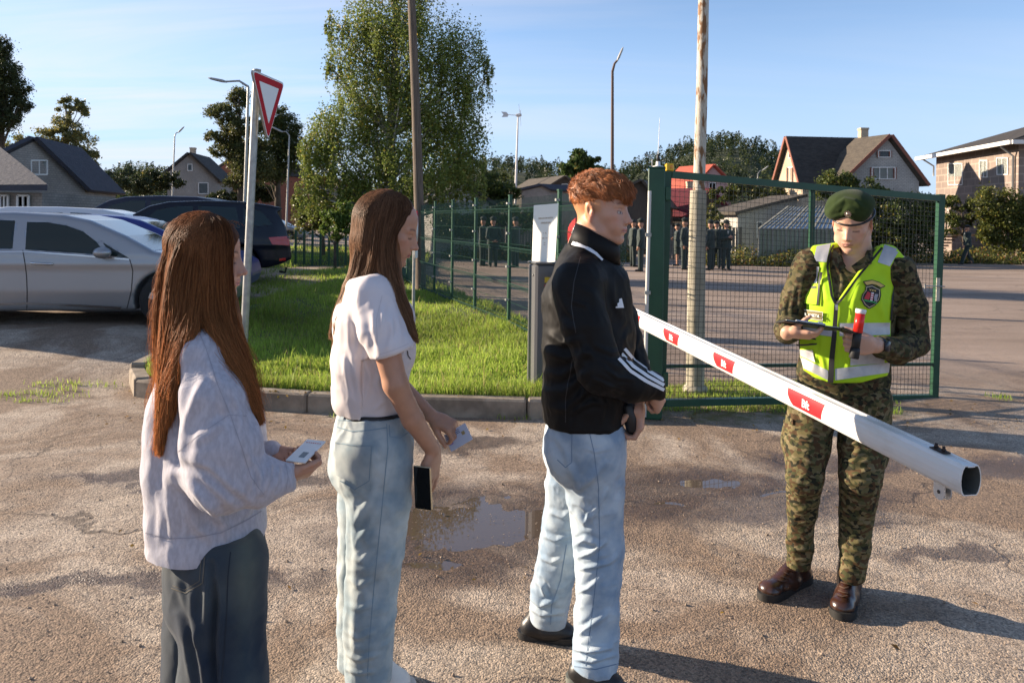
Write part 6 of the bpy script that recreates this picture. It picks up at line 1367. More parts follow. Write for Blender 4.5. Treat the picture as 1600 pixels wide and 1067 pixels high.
    b = MB(); SK.ribbon(b, [(636, 548), (637, 556), (641, 561)], 1.6, off=.002); b.build('chest_print', mat('dark_print', (.03, .03, .04)), sh)
    # hair
    mh = mat('brown_hair', (.2, .09, .04), rough=.5, attr='col', trans=.35, spec=.16)
    S = SDF(); base = (.115, .050, .024)
    H.ell(S, (-.018, 0, .052), (.101, .083, .088), .02)
    S.chain([Q(588, 340), Q(584, 380), Q(578, 420), Q(556, 455), Q(538, 490)], [.083, .080, .066, .046, .022], .03, (ax, 1.25))
    S.chain([Q(604, 350, -.035), Q(603, 400, -.045), Q(612, 445, -.07), Q(630, 490, -.10), Q(644, 518, -.10)], [.052, .050, .042, .030, .014], .02, (ax, 1.0))
    H.cap(S, (.125, -.10, -.055), (.085, -.12, .055), .066, .052, .012, sub=True)
    H.cap(S, (.125, .10, -.055), (.085, .12, .055), .066, .052, .012, sub=True)
    H.ell(S, (.132, 0, -.010), (.062, .09, .098), .012, sub=True)
    hair, HV, HF = hair_sheet('hair', S, H.O - (.35, .2, .45), H.O + (.25, .2, .2), mh, root, (.24, .115, .055), tip=base, zr=(1.45, 1.75))
    top = Q(600, 309)
    def g(pts, wt, dep, wd): return ([Q(*p) for p in pts], wt, dep, wd)
    G_ = [g([(606, 310, 0), (585, 316, -.03), (568, 345, -.05), (562, 395, -.05), (552, 435, -.05), (536, 470, -.04), (524, 500, -.02), (518, 530, -.02)], 3, .045, .014),
          g([(606, 309, 0), (592, 314, -.05), (578, 350, -.08), (572, 400, -.08), (560, 440, -.08), (545, 475, -.08), (530, 515, -.07), (524, 545, -.06)], 3, .02, .022),
          g([(608, 309, -.02), (600, 318, -.07), (590, 355, -.09), (586, 400, -.095), (578, 432, -.09), (560, 465, -.10), (548, 490, -.11)], 3, .02, .022),
          g([(614, 309, -.02), (612, 320, -.07), (602, 360, -.09), (598, 400, -.095), (604, 440, -.11), (622, 490, -.155), (640, 528, -.15)], 4, .018, .026),
          g([(620, 311, -.02), (626, 325, -.065), (616, 352, -.085), (606, 380, -.095), (608, 420, -.10), (618, 460, -.12), (636, 500, -.14), (650, 532, -.13)], 4, .018, .020),
          g([(628, 316, -.01), (640, 331, -.045), (624, 349, -.078), (612, 368, -.09), (612, 400, -.09), (620, 445, -.10), (636, 490, -.12), (653, 537, -.12)], 2.4, .012, .009),
          g([(606, 309, .02), (600, 318, .07), (590, 355, .09), (586, 400, .09), (570, 440, .09), (550, 480, .10), (540, 520, .10)], 2, .02, .03)]
    long_hair('hair_lengths', hair, G_, 12000, mh, (.135, .064, .032), (.32, .175, .095), r0=.0006, seed=3, wave=.003, keep=S, keep2=TS)
    # jeans and belt
    md = denim('washed_denim', (.25, .325, .37), (.47, .52, .52), .36, .64, 10)
    S = SDF()
    S.chain([Q(587, 640), Q(582, 690), Q(580, 720)], [.128, .140, .145], .03, (ax, 1.28))
    S.chain([Q(592, 700, -.08), Q(592, 780, -.09), Q(586, 860, -.09), Q(577, 960, -.085), Q(575, 1050, -.08)], [.120, .108, .096, .086, .082], .03)
    S.chain([Q(575, 700, .04), Q(574, 800, .03), Q(568, 900, .03), Q(566, 1040, .03)], [.120, .100, .092, .086], .02)
    S.ell(Q(556, 700, 0), (.065, .14, .10), None, .04)
    S.half(Q(589, 640), (.0, 0, 1), .004); S.half(Q(574, 1064, -.08), (0, 0, -1), .004)
    fl = [([(545, 800), (556, 815), (572, 790), (588, 755)], 6, .006), ([(548, 830), (556, 850), (575, 820), (590, 790)], 5, .005), ([(612, 860), (600, 880), (590, 900)], 5, .006),
          ([(548, 905), (560, 915), (580, 905)], 4, .006), ([(545, 945), (562, 950), (585, 940)], 4, .005), ([(540, 985), (560, 995), (582, 985)], 4, .006), ([(536, 1020), (560, 1030), (590, 1020)], 4, .007),
          ([(540, 1045), (560, 1052), (585, 1048)], 3, .006), ([(546, 780), (548, 850), (543, 930), (545, 1010)], 5, -.005), ([(525, 720), (535, 745), (552, 765)], 4, .005),
          ([(620, 690), (610, 720), (600, 760)], 5, .003), ([(556, 870), (566, 875), (580, 860)], 4, .006)]
    jn, SJ = cloth('jeans', S, (Q(500, 0)[0], 2.4, .0), (Q(665, 0)[0], 3.2, 1.1), .0052, md, root, fl, noise=[(7, .0045, (1, 1, 1.0), 71), (16, .0026, (1, 1, 1.1), 72), (34, .0010, (1, 1, .9), 73)],
                   col=lambda V: np.ones((len(V), 3)) * (1 + .12 * vnoise(V * 6, 75))[:, None], skin=True)
    b = MB(); sl = mat('washed_seam', (.20, .28, .34), rough=.85)
    SJ.ribbon(b, [(604, 662), (606, 700), (600, 760), (592, 840), (584, 920), (577, 1000), (574, 1060)], 1.3, off=.0012)
    SJ.ribbon(b, [(527, 667), (550, 674), (578, 672), (604, 668)], 1.8, off=.0012); SJ.ribbon(b, [(524, 656), (560, 658), (604, 655), (640, 652)], 1.4, off=.0012)
    SJ.ribbon(b, [(608, 664), (609, 682), (625, 684), (637, 676)], 1.5, off=.0012)
    b.build('seam', sl, jn)
    b = MB(); SJ.patch(b, [(525, 690), (581, 696), (580, 768), (526, 742)], 10, 10, off=.0035, keep=lambda u, v: True); pk = b.build('back_pocket', md, jn)
    a = pk.data.color_attributes.new('Col', 'FLOAT_COLOR', 'POINT'); a.data.foreach_set('color', np.ones(len(pk.data.vertices) * 4, np.float32) * .93)
    b = MB(); SJ.ribbon(b, [(526, 692), (555, 696), (581, 697), (577, 750), (555, 764), (533, 750)], 1.3, off=.005); b.build('pocket_stitching', sl, pk)
    for x in (578, 536):
        b = MB(); SJ.ribbon(b, [(x, 634), (x + .5, 655)], 4.5, off=.007); b.build('belt_loop', mat('loop', (.42, .50, .53), rough=.85), jn)
    b = MB(); n = 40; Cb = Q(589, 641); ring = []
    for z, r in ((-.014, 1.0), (.014, 1.0), (.014, .9), (-.014, .9)):
        ring.append([Cb + np.array([math.cos(2 * math.pi * i / n) * .137 * r, math.sin(2 * math.pi * i / n) * .158 * r, z]) for i in range(n)])
    b.add([p for r in ring for p in r], [(l * n + i, l * n + (i + 1) % n, ((l + 1) % 4) * n + (i + 1) % n, ((l + 1) % 4) * n + i) for l in range(4) for i in range(n)], 0, True)
    b.build('belt', mat('black_leather', (.012, .011, .011), rough=.4), root)
    # shoes
    mw = mat('white_trainer', (.66, .64, .60), rough=.5, bump=.1, bscale=90); msl = mat('trainer_sole', (.55, .50, .44), rough=.6)
    for heel, toe in ((G(560, 1078), G(648, 1078)), (G(546, 1056), G(620, 1060))):
        S = SDF(); rounded_shoe(S, heel, toe, .09, .05)
        V, F = S.mesh(np.minimum(heel, toe) - (.08, .08, .02), np.maximum(heel, toe) + (.08, .08, .2), .0055)
        o = mesh_obj('shoe', np_mesh('shoe', V, F, [mw]), root); sole('sole', heel - (toe - heel) * .03, toe + (toe - heel) * .02, msl, o)
    # wrist band
    b = MB(); c = Q(675, 650, .115); ring = [c + np.array([-.010 * math.sin(a) + .0, .027 * math.cos(a), .0]) + np.array([.012, 0, .024]) * math.sin(a) for a in np.linspace(0, 2 * math.pi, 25)]
    b.tube(ring, .0032, 8, caps=False); b.build('wrist_band', mat('pink_band', (.75, .16, .17), rough=.5), root)
    fix(root)
    # what she holds
    ph = thing('mobile_phone', 'dark mobile phone with a pale metal rim held by the woman in white', 'mobile phone', Q(661, 762, -.152))
    R = Matrix.Rotation(rad(-28), 3, 'Z') @ Matrix.Rotation(rad(-4), 3, 'Y')
    b = MB(); b.box((0, 0, 0), (.072, .0085, .147), 0, R=R, bev=.004); b.build('rim', mat('phone_rim', (.70, .62, .42), rough=.25, metal=.8), ph)
    b = MB(); b.box(R @ Vector((0, -.0046, 0)), (.066, .0012, .141), 0, R=R); b.build('screen', mat('phone_glass', (.008, .009, .010), rough=.06), ph)
    cd_ = thing('identity_card', 'pale blue identity card with a chip held by the woman in white', 'card', Q(716, 683, .075))
    u = Q(736, 661, .06) - Q(690, 688, .09); u /= np.linalg.norm(u); v = np.array([-.25, .25, 1.0]); v -= u * (u @ v); v /= np.linalg.norm(v); nn = np.cross(u, v)
    R = Matrix(((u[0], nn[0], v[0]), (u[1], nn[1], v[1]), (u[2], nn[2], v[2])))
    b = MB(); b.box((0, 0, 0), (.098, .0016, .066), 0, R=R); b.build('plate', mat('card_plastic', (.50, .56, .70), rough=.3), cd_)
    b = MB(); b.box(R @ Vector((.026, .0014, .005)), (.013, .0010, .013), 0, R=R); b.build('chip', mat('chip_gold', (.50, .42, .22), rough=.3, metal=.7), cd_)
    b = MB()
    for k in range(3):
        b.box(R @ Vector((-.014, .0013, .026 - k * .006)), (.060, .0008, .0022), 0, R=R)
    b.box(R @ Vector((-.034, .0013, -.008)), (.014, .0008, .008), 1, R=R)
    b.build('print', [mat('card_print', (.12, .14, .25)), mat('card_violet', (.22, .18, .55))], cd_)
    return root
build_woman_white()
# ------------------------------------------------------------------ the woman in the grey sweatshirt
def build_woman_grey():
    Q = ppx(2.33); ax = (0, 1, 0)
    root = thing('person', 'young woman with very long auburn hair in an oversized grey sweatshirt and dark wide jeans', 'person', (Q(330, 1000)[0], 2.33, 0), group='people queueing at the barrier')
    H = Head(Q(322, 404), 7, 4, 0, 1.0)
    S = SDF(); H.build(S, False)
    S.chain([H.w((-.02, 0, -.04)), Q(300, 480), Q(300, 520)], [.050, .047, .06], .03)
    S.chain([Q(300, 540), Q(310, 640), Q(325, 760), Q(330, 850)], [.08, .09, .085, .1], .04)
    rw = Q(442, 744, -.12); lw = Q(424, 708, .12)
    S.chain([Q(325, 560, -.15), Q(360, 745, -.22), rw], [.05, .042, .024], .03)
    S.chain([Q(330, 560, .14), Q(380, 730, .19), lw], [.05, .04, .023], .03)
    for dd in (-.08, .09): S.chain([Q(330, 850, dd), Q(335, 1000, dd), Q(338, 1180, dd)], [.085, .06, .045], .04)
    hand(S, rw, (.82, .50, .02), (-.05, .55, .80), 1, [(.5, .95, .6), (.55, 1.0, .6), (.6, 1.05, .6), (.65, 1.1, .6)], .86, thumb=(.9, .35, .05), tcurl=.15, spread=.02)
    hand(S, lw, (.88, -.42, -.18), (.05, -.45, .85), -1, [(.5, .9, .5), (.55, .95, .5), (.6, 1.0, .5), (.65, 1.0, .5)], .84, thumb=(.9, .35, .05), tcurl=.15, spread=.02)
    V, F = S.mesh((Q(215, 0)[0], 1.95, .05), (Q(560, 0)[0], 2.75, 1.72), .0036); V = relax(V, F, 1, .35)
    C = H.paint(V, (.46, .245, .16), brow=(.07, .035, .02), lip=(.46, .17, .15), lash=(.015, .01, .01), male=False)
    mesh_obj('body', np_mesh('body', V, F, [M_SKIN], col=C), root)
    # lashes standing forward of the lid
    # sweatshirt ----------------------------------------------------
    ms = mat('grey_marl', (.47, .455, .50), rough=.92, col2=(.39, .375, .415), nscale=60, ndet=8, nlo=.38, nhi=.62, bump=.35, bscale=330, bdist=.002, sheen=.25, spec=.15, stretch=(1.6, 1.6, .7))
    S = SDF()
    S.chain([Q(310, 548), Q(316, 600), Q(320, 680), Q(326, 760), Q(328, 835), Q(328, 880)], [.095, .120, .140, .152, .154, .152], .05, (ax, 1.25))
    S.chain([Q(310, 550, -.12), Q(310, 550, .12)], [.066, .066], .05)
    S.chain([Q(282, 640, 0), Q(280, 720, 0), Q(282, 800, 0), Q(282, 850, 0)], [.068, .072, .072, .070], .05, (ax, 2.0))
    # wide near sleeve: falls to a deep fold at the elbow, then runs forward to the cuff
    S.chain([Q(322, 566, -.15), Q(336, 625, -.185), Q(346, 700, -.205), Q(352, 742, -.21), Q(402, 752, -.18), Q(452, 746, -.13)], [.064, .092, .106, .098, .068, .038], .035, (ax, .9))
    S.ell(Q(312, 738, -.17), (.070, .06, .045), None, .04)
    S.chain([Q(325, 560, .14), Q(368, 660, .20), Q(390, 725, .19), Q(424, 708, .12)], [.08, .085, .07, .036], .04)
    S.chain([H.w((-.035, 0, -.10)), Q(302, 538)], [.068, .088], .03)
    S.half(Q(305, 500), (-.30, 0, 1), .012)
    hn = np.array([.16, 0, -1.0]); S.half(Q(316, 858), hn, .008)
    S.half(Q(459, 745, -.13), (1, .1, .12), .004)
    fl = [([(292, 540), (282, 600), (268, 670), (262, 750), (268, 830)], 9, .013), ([(315, 600), (292, 650), (278, 705), (276, 734)], 8, .012), ([(278, 736), (300, 762), (330, 790), (350, 820), (352, 840)], 7, .016),
          ([(270, 745), (290, 790), (310, 825), (330, 838)], 8, .010), ([(282, 728), (320, 738), (350, 764), (385, 790)], 6, -.010), ([(236, 560), (230, 620), (228, 700)], 6, .006),
          ([(400, 720), (408, 745), (405, 775)], 4, .008), ([(422, 722), (420, 745), (412, 772)], 4, .007), ([(436, 725), (432, 750), (425, 770)], 3.5, .005), ([(385, 700), (395, 730), (392, 760)], 5, .006),
          ([(320, 560), (345, 600), (352, 650)], 6, .006), ([(352, 590), (372, 640), (380, 690)], 6, .006), ([(300, 690), (325, 680), (345, 660)], 7, .006), ([(246, 760), (252, 810), (250, 845)], 6, .006),
          ([(285, 800), (290, 825), (286, 848)], 5, .006), ([(365, 820), (385, 800), (400, 770)], 5, .006), ([(395, 610), (400, 660), (404, 700)], 5, .006)]
    SW = S
    sw, SK = cloth('sweatshirt', S, (Q(190, 0)[0], 1.9, .72), (Q(480, 0)[0], 2.75, 1.50), .0052, ms, root, fl, noise=[(6, .0038, (1, 1, .6), 81), (13, .0020, (1, 1, .6), 82), (28, .0010, (1, 1, .6), 83)], skin=True)
    b = MB(); msm = mat('grey_seam', (.32, .31, .35), rough=.9)
    SK.ribbon(b, [(228, 832), (262, 841), (300, 840), (345, 832), (385, 812), (408, 798)], 1.6, off=.0015)
    SK.ribbon(b, [(305, 505), (322, 545), (340, 600), (358, 645)], 1.0, off=.001)
    SK.ribbon(b, [(276, 708), (310, 680), (358, 648), (385, 650)], 1.0, off=.001); SK.ribbon(b, [(360, 648), (378, 700), (392, 745), (412, 772)], 1.0, off=.001)
    SK.ribbon(b, [(446, 724), (450, 745), (447, 764)], 1.0, off=.001)
    b.build('seam', msm, sw)
    # hair ----------------------------------------------------------
    mh = mat('auburn_hair', (.3, .1, .03), rough=.5, attr='col', trans=.45, spec=.14)
    S = SDF(); base = (.12, .046, .020); tip = (.36, .155, .062)
    H.ell(S, (-.018, 0, .050), (.104, .087, .089), .02)
    S.chain([Q(312, 385), Q(308, 430), Q(302, 480), Q(290, 520), Q(275, 570), Q(262, 630), Q(251, 690)], [.086, .088, .082, .058, .038, .024, .012], .03, (ax, 1.15))
    S.chain([Q(332, 385, -.03), Q(332, 440, -.03), Q(338, 490, -.05), Q(362, 550, -.09), Q(388, 610, -.10), Q(405, 655, -.10)], [.078, .082, .068, .042, .027, .010], .03, (ax, 1.0))
    H.ell(S, (.134, 0, -.016), (.066, .090, .110), .010, sub=True)
    H.cap(S, (.128, 0, -.13), (.128, 0, .05), .052, .040, .010, sub=True)
    hair, HV, HF = hair_sheet('hair', S, (Q(222, 0)[0], 2.05, 1.0), (Q(425, 0)[0], 2.6, 1.75), mh, root, tip, tip=base, zr=(1.30, 1.68), amp=.003)
    def g(pts, wt, dep, wd): return ([Q(*p) for p in pts], wt, dep, wd)
    Gs = [g([(322, 344, 0), (298, 352, -.02), (271, 382, -.03), (259, 430, -.03), (254, 490, -.03), (253, 560, -.03), (253, 640, -.03), (249, 712, -.03)], 4, .04, .014),
          g([(324, 343, -.02), (308, 352, -.06), (285, 392, -.08), (273, 440, -.09), (267, 500, -.12), (263, 560, -.15), (258, 640, -.17), (251, 712, -.17)], 5, .03, .024),
          g([(326, 343, -.02), (309, 352, -.07), (301, 392, -.09), (293, 440, -.10), (288, 495, -.13), (279, 545, -.16), (269, 600, -.18), (259, 670, -.18)], 5, .02, .026),
          g([(329, 343, -.02), (322, 354, -.075), (312, 395, -.095), (308, 440, -.10), (304, 485, -.11), (298, 520, -.16), (280, 560, -.18), (268, 625, -.19)], 4, .02, .022),
          g([(330, 343, -.02), (332, 354, -.075), (328, 400, -.095), (326, 450, -.10), (328, 495, -.11), (346, 535, -.15), (374, 590, -.175), (398, 645, -.17)], 5, .018, .026),
          g([(336, 344, -.02), (346, 356, -.07), (346, 400, -.09), (344, 450, -.095), (350, 500, -.10), (368, 550, -.13), (390, 605, -.155), (408, 665, -.15)], 6, .018, .024),
          g([(342, 346, -.02), (352, 360, -.06), (357, 395, -.08), (352, 440, -.085), (354, 490, -.09), (368, 535, -.10), (388, 580, -.12), (404, 635, -.13)], 4, .014, .014),
          g([(326, 343, .02), (304, 352, .07), (282, 400, .09), (274, 470, .09), (270, 560, .10), (264, 650, .09)], 2, .02, .03)]
    long_hair('hair_lengths', hair, Gs , 28000, mh, (.185, .072, .029), (.56, .25, .095), r0=.0005, seed=5, wave=.005, keep=S, nodes=26, fly=.06, keep2=SW)
    # fine stray hairs along the lit outline
    rg = np.random.default_rng(9); St = []
    for k in range(480):
        t = rg.random(); y0 = 350 + 300 * t; x0 = np.interp(y0, [350, 400, 450, 500, 600, 660], [296, 256, 246, 243, 242, 242]) + rg.uniform(-2, 8)
        a = rg.uniform(-8, 16); L = rg.uniform(20, 90); dd = rg.uniform(-.08, .04)
        St.append([Q(x0 - a * math.sin(s_ * 2.2) - rg.uniform(0, .6), y0 + L * s_, dd) for s_ in np.linspace(0, 1, 8)])
    for k in range(190):
        x0 = rg.uniform(275, 365); y0 = 345 + ((x0 - 318) / 60) ** 2 * 16; h_ = rg.uniform(1, 9); L = rg.uniform(-22, 22); dd = rg.uniform(-.05, .05)
        St.append([Q(x0 + L * s_, y0 - h_ * math.sin(math.pi * s_ * .8) + abs(L) * .3 * s_ * s_, dd) for s_ in np.linspace(0, 1, 8)])
    strands('stray_hairs', np.array(St), .00045, .0003, mh, hair, np.tile([.34, .14, .06], (len(St), 1)))
    # wide dark jeans
    md = denim('dark_denim', (.012, .021, .038), (.062, .074, .080), .38, .64, 3.2)
    S = SDF()
    S.chain([Q(335, 830), Q(338, 880), Q(338, 920)], [.130, .138, .142], .03, (ax, 1.25))
    S.chain([Q(352, 880, -.09), Q(350, 960, -.10), Q(350, 1060, -.11), Q(352, 1150, -.12), Q(352, 1205, -.12)], [.118, .118, .122, .128, .130], .03)
    S.chain([Q(325, 880, .10), Q(318, 980, .12), Q(315, 1100, .13), Q(315, 1200, .13)], [.125, .12, .118, .12], .02)
    S.half(Q(345, 1200), (0, 0, -1), .004); S.half(Q(340, 815), (0, 0, 1), .004)
    fl = [([(298, 930), (306, 980), (318, 1040), (320, 1080)], 7, .014), ([(330, 900), (320, 960), (312, 1000)], 7, .010), ([(280, 960), (292, 1010), (300, 1067)], 6, .010),
          ([(330, 880), (336, 950), (333, 1020), (336, 1080)], 5, -.020), ([(385, 860), (382, 950), (384, 1060)], 9, .006), ([(275, 900), (285, 930), (292, 960)], 5, .006)]
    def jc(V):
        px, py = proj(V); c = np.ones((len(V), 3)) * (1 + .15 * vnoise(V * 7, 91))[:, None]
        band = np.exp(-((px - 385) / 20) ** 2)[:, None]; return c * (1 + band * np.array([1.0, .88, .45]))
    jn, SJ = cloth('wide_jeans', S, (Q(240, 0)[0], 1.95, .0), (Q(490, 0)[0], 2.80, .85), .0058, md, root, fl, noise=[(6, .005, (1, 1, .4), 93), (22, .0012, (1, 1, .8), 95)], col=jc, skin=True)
    b = MB(); st = mat('dark_seam', (.012, .018, .028), rough=.8); st2 = mat('pocket_thread', (.11, .10, .08), rough=.8)
    SJ.ribbon(b, [(360, 862), (356, 900), (354, 960), (350, 1020), (346, 1067), (345, 1090)], 1.8, off=.0012); b.build('seam', st, jn)
    b = MB(); SJ.ribbon(b, [(320, 870), (317, 910), (290, 926), (268, 918)], 1.6, off=.0015); SJ.ribbon(b, [(315, 870), (312, 907), (289, 921), (270, 914)], 1.0, off=.0015); b.build('pocket_stitching', st2, jn)
    b = MB(); b.tube([Q(411, 885, .05), Q(413, 915, .05), Q(414, 945, .05)], [.004, .007, .009], 8, flat=.4); b.build('strap', mat('black_strap', (.01, .01, .01)), root)
    mws = mat('cream_trainer', (.62, .60, .56), rough=.5)
    for y in (2.22, 2.45):
        heel, toe = np.array([-.96, y, 0.]), np.array([-.68, y + .02, 0.]); S = SDF(); rounded_shoe(S, heel, toe, .09, .05); V, F = S.mesh(heel - (.08, .1, .02), toe + (.08, .1, .2), .006); o = mesh_obj('shoe', np_mesh('shoe', V, F, [mws]), root); sole('sole', heel - (.008, 0, 0), toe + (.006, 0, 0), mws, o)
    fix(root)
    # the booklet she reads
    bk = thing('booklet', 'white folded paper booklet held in both hands by the woman in the grey sweatshirt', 'booklet', Q(478, 706, -.03))
    a = Q(452, 716, -.10); c = Q(485, 684, .02); d = Q(504, 694, -.02); e = Q(474, 727, -.14)
    u = (c - a); lu = np.linalg.norm(u); u /= lu; v = e - a; v -= u * (u @ v); lv = np.linalg.norm(v); v /= lv; nn = np.cross(u, v); v, nn = (v, nn) if nn[2] > 0 else (-v, -nn)
    R = Matrix(((u[0], v[0], nn[0]), (u[1], v[1], nn[1]), (u[2], v[2], nn[2]))); cc = (a + d) / 2 - np.array(Q(478, 706, -.03))
    b = MB(); b.box(cc, (lu, lv, .0035), 0, R=R); b.build('pages', mat('paper', (.78, .78, .74), rough=.6, trans=.2), bk)
    b = MB(); b.box(cc - np.array(nn) * (-.0022), (lu + .002, lv + .002, .0006), 0, R=R); b.build('cover', mat('paper_cover', (.80, .80, .77), rough=.45), bk)
    b = MB()
    for k in range(7): b.box(cc + np.array(nn) * .0032 + np.array(u) * lu * .36 + np.array(v) * lv * (-.36 + k * .12), (.003, .004, .0006), 0, R=R)
    b.box(cc + np.array(nn) * .0032 - np.array(u) * lu * .2 - np.array(v) * lv * .1, (.030, .018, .0006), 1, R=R)
    b.build('print', [mat('red_print', (.55, .08, .06)), mat('grey_print', (.22, .25, .26))], bk)
    return root
build_woman_grey()
# ------------------------------------------------------------------ the soldier at the gate
def camo(name, scale=26.0, dark=1.0):
    m = bpy.data.materials.new(name); m.use_nodes = True; t = m.node_tree; b = t.nodes['Principled BSDF']; L = t.links.new
    b.inputs['Roughness'].default_value = .85; b.inputs['Specular IOR Level'].default_value = .2
    g = N(t, 'ShaderNodeTexCoord'); n = N(t, 'ShaderNodeTexNoise'); n.inputs['Scale'].default_value = 14; n.inputs['Detail'].default_value = 3; L(g.outputs['Object'], n.inputs['Vector'])
    mx = N(t, 'ShaderNodeVectorMath', operation='MULTIPLY_ADD'); L(n.outputs['Color'], mx.inputs[0]); mx.inputs[1].default_value = (.055, .055, .055); L(g.outputs['Object'], mx.inputs[2])
    mp_ = N(t, 'ShaderNodeMapping'); mp_.inputs['Scale'].default_value = (1.0, 1.0, 1.5); mp_.inputs['Rotation'].default_value = (.2, .6, .3); L(mx.outputs[0], mp_.inputs[0])
    v = N(t, 'ShaderNodeTexVoronoi'); v.inputs['Scale'].default_value = scale; v.inputs['Randomness'].default_value = 1.0; L(mp_.outputs[0], v.inputs['Vector'])
    s = N(t, 'ShaderNodeSeparateColor'); L(v.outputs['Color'], s.inputs[0])
    r = N(t, 'ShaderNodeValToRGB'); r.color_ramp.interpolation = 'CONSTANT'; e = r.color_ramp.elements
    cols = [(0, (.145, .120, .052)), (.22, (.085, .050, .024)), (.42, (.060, .062, .026)), (.60, (.024, .024, .014)), (.74, (.185, .150, .080)), (.90, (.11, .10, .045))]
    e[0].position = 0; e[0].color = (*[c * dark for c in cols[0][1]], 1); e[1].position = cols[1][0]; e[1].color = (*[c * dark for c in cols[1][1]], 1)
    for p_, c in cols[2:]:
        q = r.color_ramp.elements.new(p_); q.color = (*[k * dark for k in c], 1)
    L(s.outputs[0], r.inputs[0]); L(r.outputs[0], b.inputs['Base Color'])
    n2 = N(t, 'ShaderNodeTexNoise'); n2.inputs['Scale'].default_value = 300; L(g.outputs['Object'], n2.inputs['Vector'])
    bp = N(t, 'ShaderNodeBump'); bp.inputs['Strength'].default_value = .2; bp.inputs['Distance'].default_value = .002; L(n2.outputs['Fac'], bp.inputs['Height']); L(bp.outputs[0], b.inputs['Normal'])
    return m
def build_soldier():
    Q = ppx(3.45)
    root = thing('person', 'soldier in camouflage uniform, green beret and neon yellow safety vest reading a clipboard', 'person', (Q(1310, 900)[0], 3.45, 0))
    H = Head(Q(1332, 347), -126, 23, -4, 1.02)
    F_ = np.array([-.27, -.963, 0]); Lx = np.array([.963, -.27, 0])
    S = SDF(); H.build(S, True)
    S.chain([H.w((-.025, 0, -.04)), Q(1340, 392, .02), Q(1335, 415, .03)], [.058, .058, .072], .03)
    S.chain([Q(1330, 430, .03), Q(1325, 500, .02), Q(1320, 590, .02)], [.10, .11, .11], .04, (Lx, 1.3))
    rw = Q(1231, 519, -.235); lw = Q(1368, 540, -.285)
    S.chain([Q(1264, 412, .06), Q(1230, 522, .07), rw], [.05, .04, .027], .03)
    S.chain([Q(1402, 415, -.04), Q(1434, 540, -.04), lw], [.05, .042, .029], .03)
    S.chain([Q(1275, 610, .04), Q(1258, 745, -.03), Q(1248, 880, .10)], [.08, .05, .034], .04)
    S.chain([Q(1350, 610, -.02), Q(1343, 745, -.09), Q(1332, 893, -.03)], [.08, .05, .034], .04)
    hand(S, rw, (.80, -.42, -.06), (.10, .45, .88), 1, [(.25, .55, .4), (.3, .6, .4), (.35, .65, .4), (.4, .7, .45)], .92, thumb=(.55, .30, .55), tcurl=.3, spread=.02)
    hand(S, lw, (-.96, -.22, .06), (.05, .95, .15), -1, [(.75, 1.15, .6), (.85, 1.2, .6), (.95, 1.2, .6), (1.0, 1.2, .6)], 1.08, thumb=(.85, .35, .35), tcurl=.3, spread=.03)
    V, F = S.mesh((Q(1190, 0)[0], 2.95, .08), (Q(1475, 0)[0], 3.85, 1.90), .0042); V = relax(V, F, 1, .35)
    C = H.paint(V, (.56, .325, .225), brow=(.26, .15, .08), lip=(.50, .23, .19), ear=(.58, .22, .16),
                shade_hair=(lambda x, y, z: .55 * sm(.02, -.02, x) * sm(-.03, .0, z) * (np.abs(y) > .03), (.22, .13, .08)))
    mesh_obj('body', np_mesh('body', V, F, [M_SKIN], col=C), root)
    # beret ----------------------------------------------------------
    mbr = mat('green_wool', (.030, .046, .014), rough=.95, sheen=.06, spec=.1, bump=.3, bscale=260, bdist=.002, col2=(.022, .036, .011), nscale=30)
    S = SDF()
    H.ell(S, (-.010, -.006, .085), (.106, .094, .056), .02, R=Matrix.Rotation(rad(-8), 3, 'Y'))
    H.ell(S, (.022, -.052, .068), (.074, .060, .038), .035, R=Matrix.Rotation(rad(26), 3, 'X'))
    H.ell(S, (.045, .030, .072), (.050, .050, .050), .03)
    bn = H.R @ np.array([-.10, 0, -1.0]); S.half(H.w((.05, 0, .032)), bn, .006)
    fl = [([(1296, 331), (1306, 322), (1320, 312), (1335, 315), (1350, 326)], 3.2, .007), ([(1300, 336), (1312, 333), (1322, 322)], 3, -.005)]
    be, BK = cloth('beret', S, H.O - .2, H.O + .22, .004, mbr, root, fl, noise=[(10, .002, (1, 1, 1), 5)], skin=True)
    ring = []
    for a in np.linspace(0, 2 * math.pi, 37): ring.append(H.w((-.010 + .107 * math.cos(a), .085 * math.sin(a), .0310 - .10 * (.107 * math.cos(a) - .05))))
    b = MB(); b.tube(ring, .0052, 8, caps=False); b.build('beret_band', mat('black_band', (.010, .010, .010), rough=.35), be)
    b = MB(); h = BK.hit(1325, 334, .003)
    if h:
        c = h[0]; nn = Vector(h[1]); Rq = nn.to_track_quat('Z', 'Y').to_matrix(); pts = []
        for i in range(24):
            a = 2 * math.pi * i / 24; r = .0185 if i % 2 else .0135; pts.append((r * .85 * math.cos(a), r * math.sin(a)))
        b.add([Vector(c) + Rq @ Vector((x, y, z)) for z in (0, .003) for x, y in pts], [(i, (i + 1) % 24, (i + 1) % 24 + 24, i + 24) for i in range(24)] + [tuple(range(24, 48))])
        b.lathe([(.001, .007), (.006, .006), (.008, .003)], c, 12, R=Rq)
        b.build('cap_badge', mat('badge_metal', (.42, .33, .27), rough=.35, metal=.8), be)
    # field jacket ---------------------------------------------------
    mc = camo('camouflage_jacket', 54, .62); mcp = camo('camouflage_trousers', 52, .90)
    S = SDF(); core = [Q(1330, 425, .03), Q(1328, 470, .02), Q(1322, 530, .02), Q(1318, 585, .02), Q(1318, 610, .02)]
    S.chain(core, [.112, .128, .128, .126, .124], .05, (Lx, 1.48))
    S.chain([Q(1275, 408, .06), Q(1388, 408, -.02)], [.062, .062], .05)
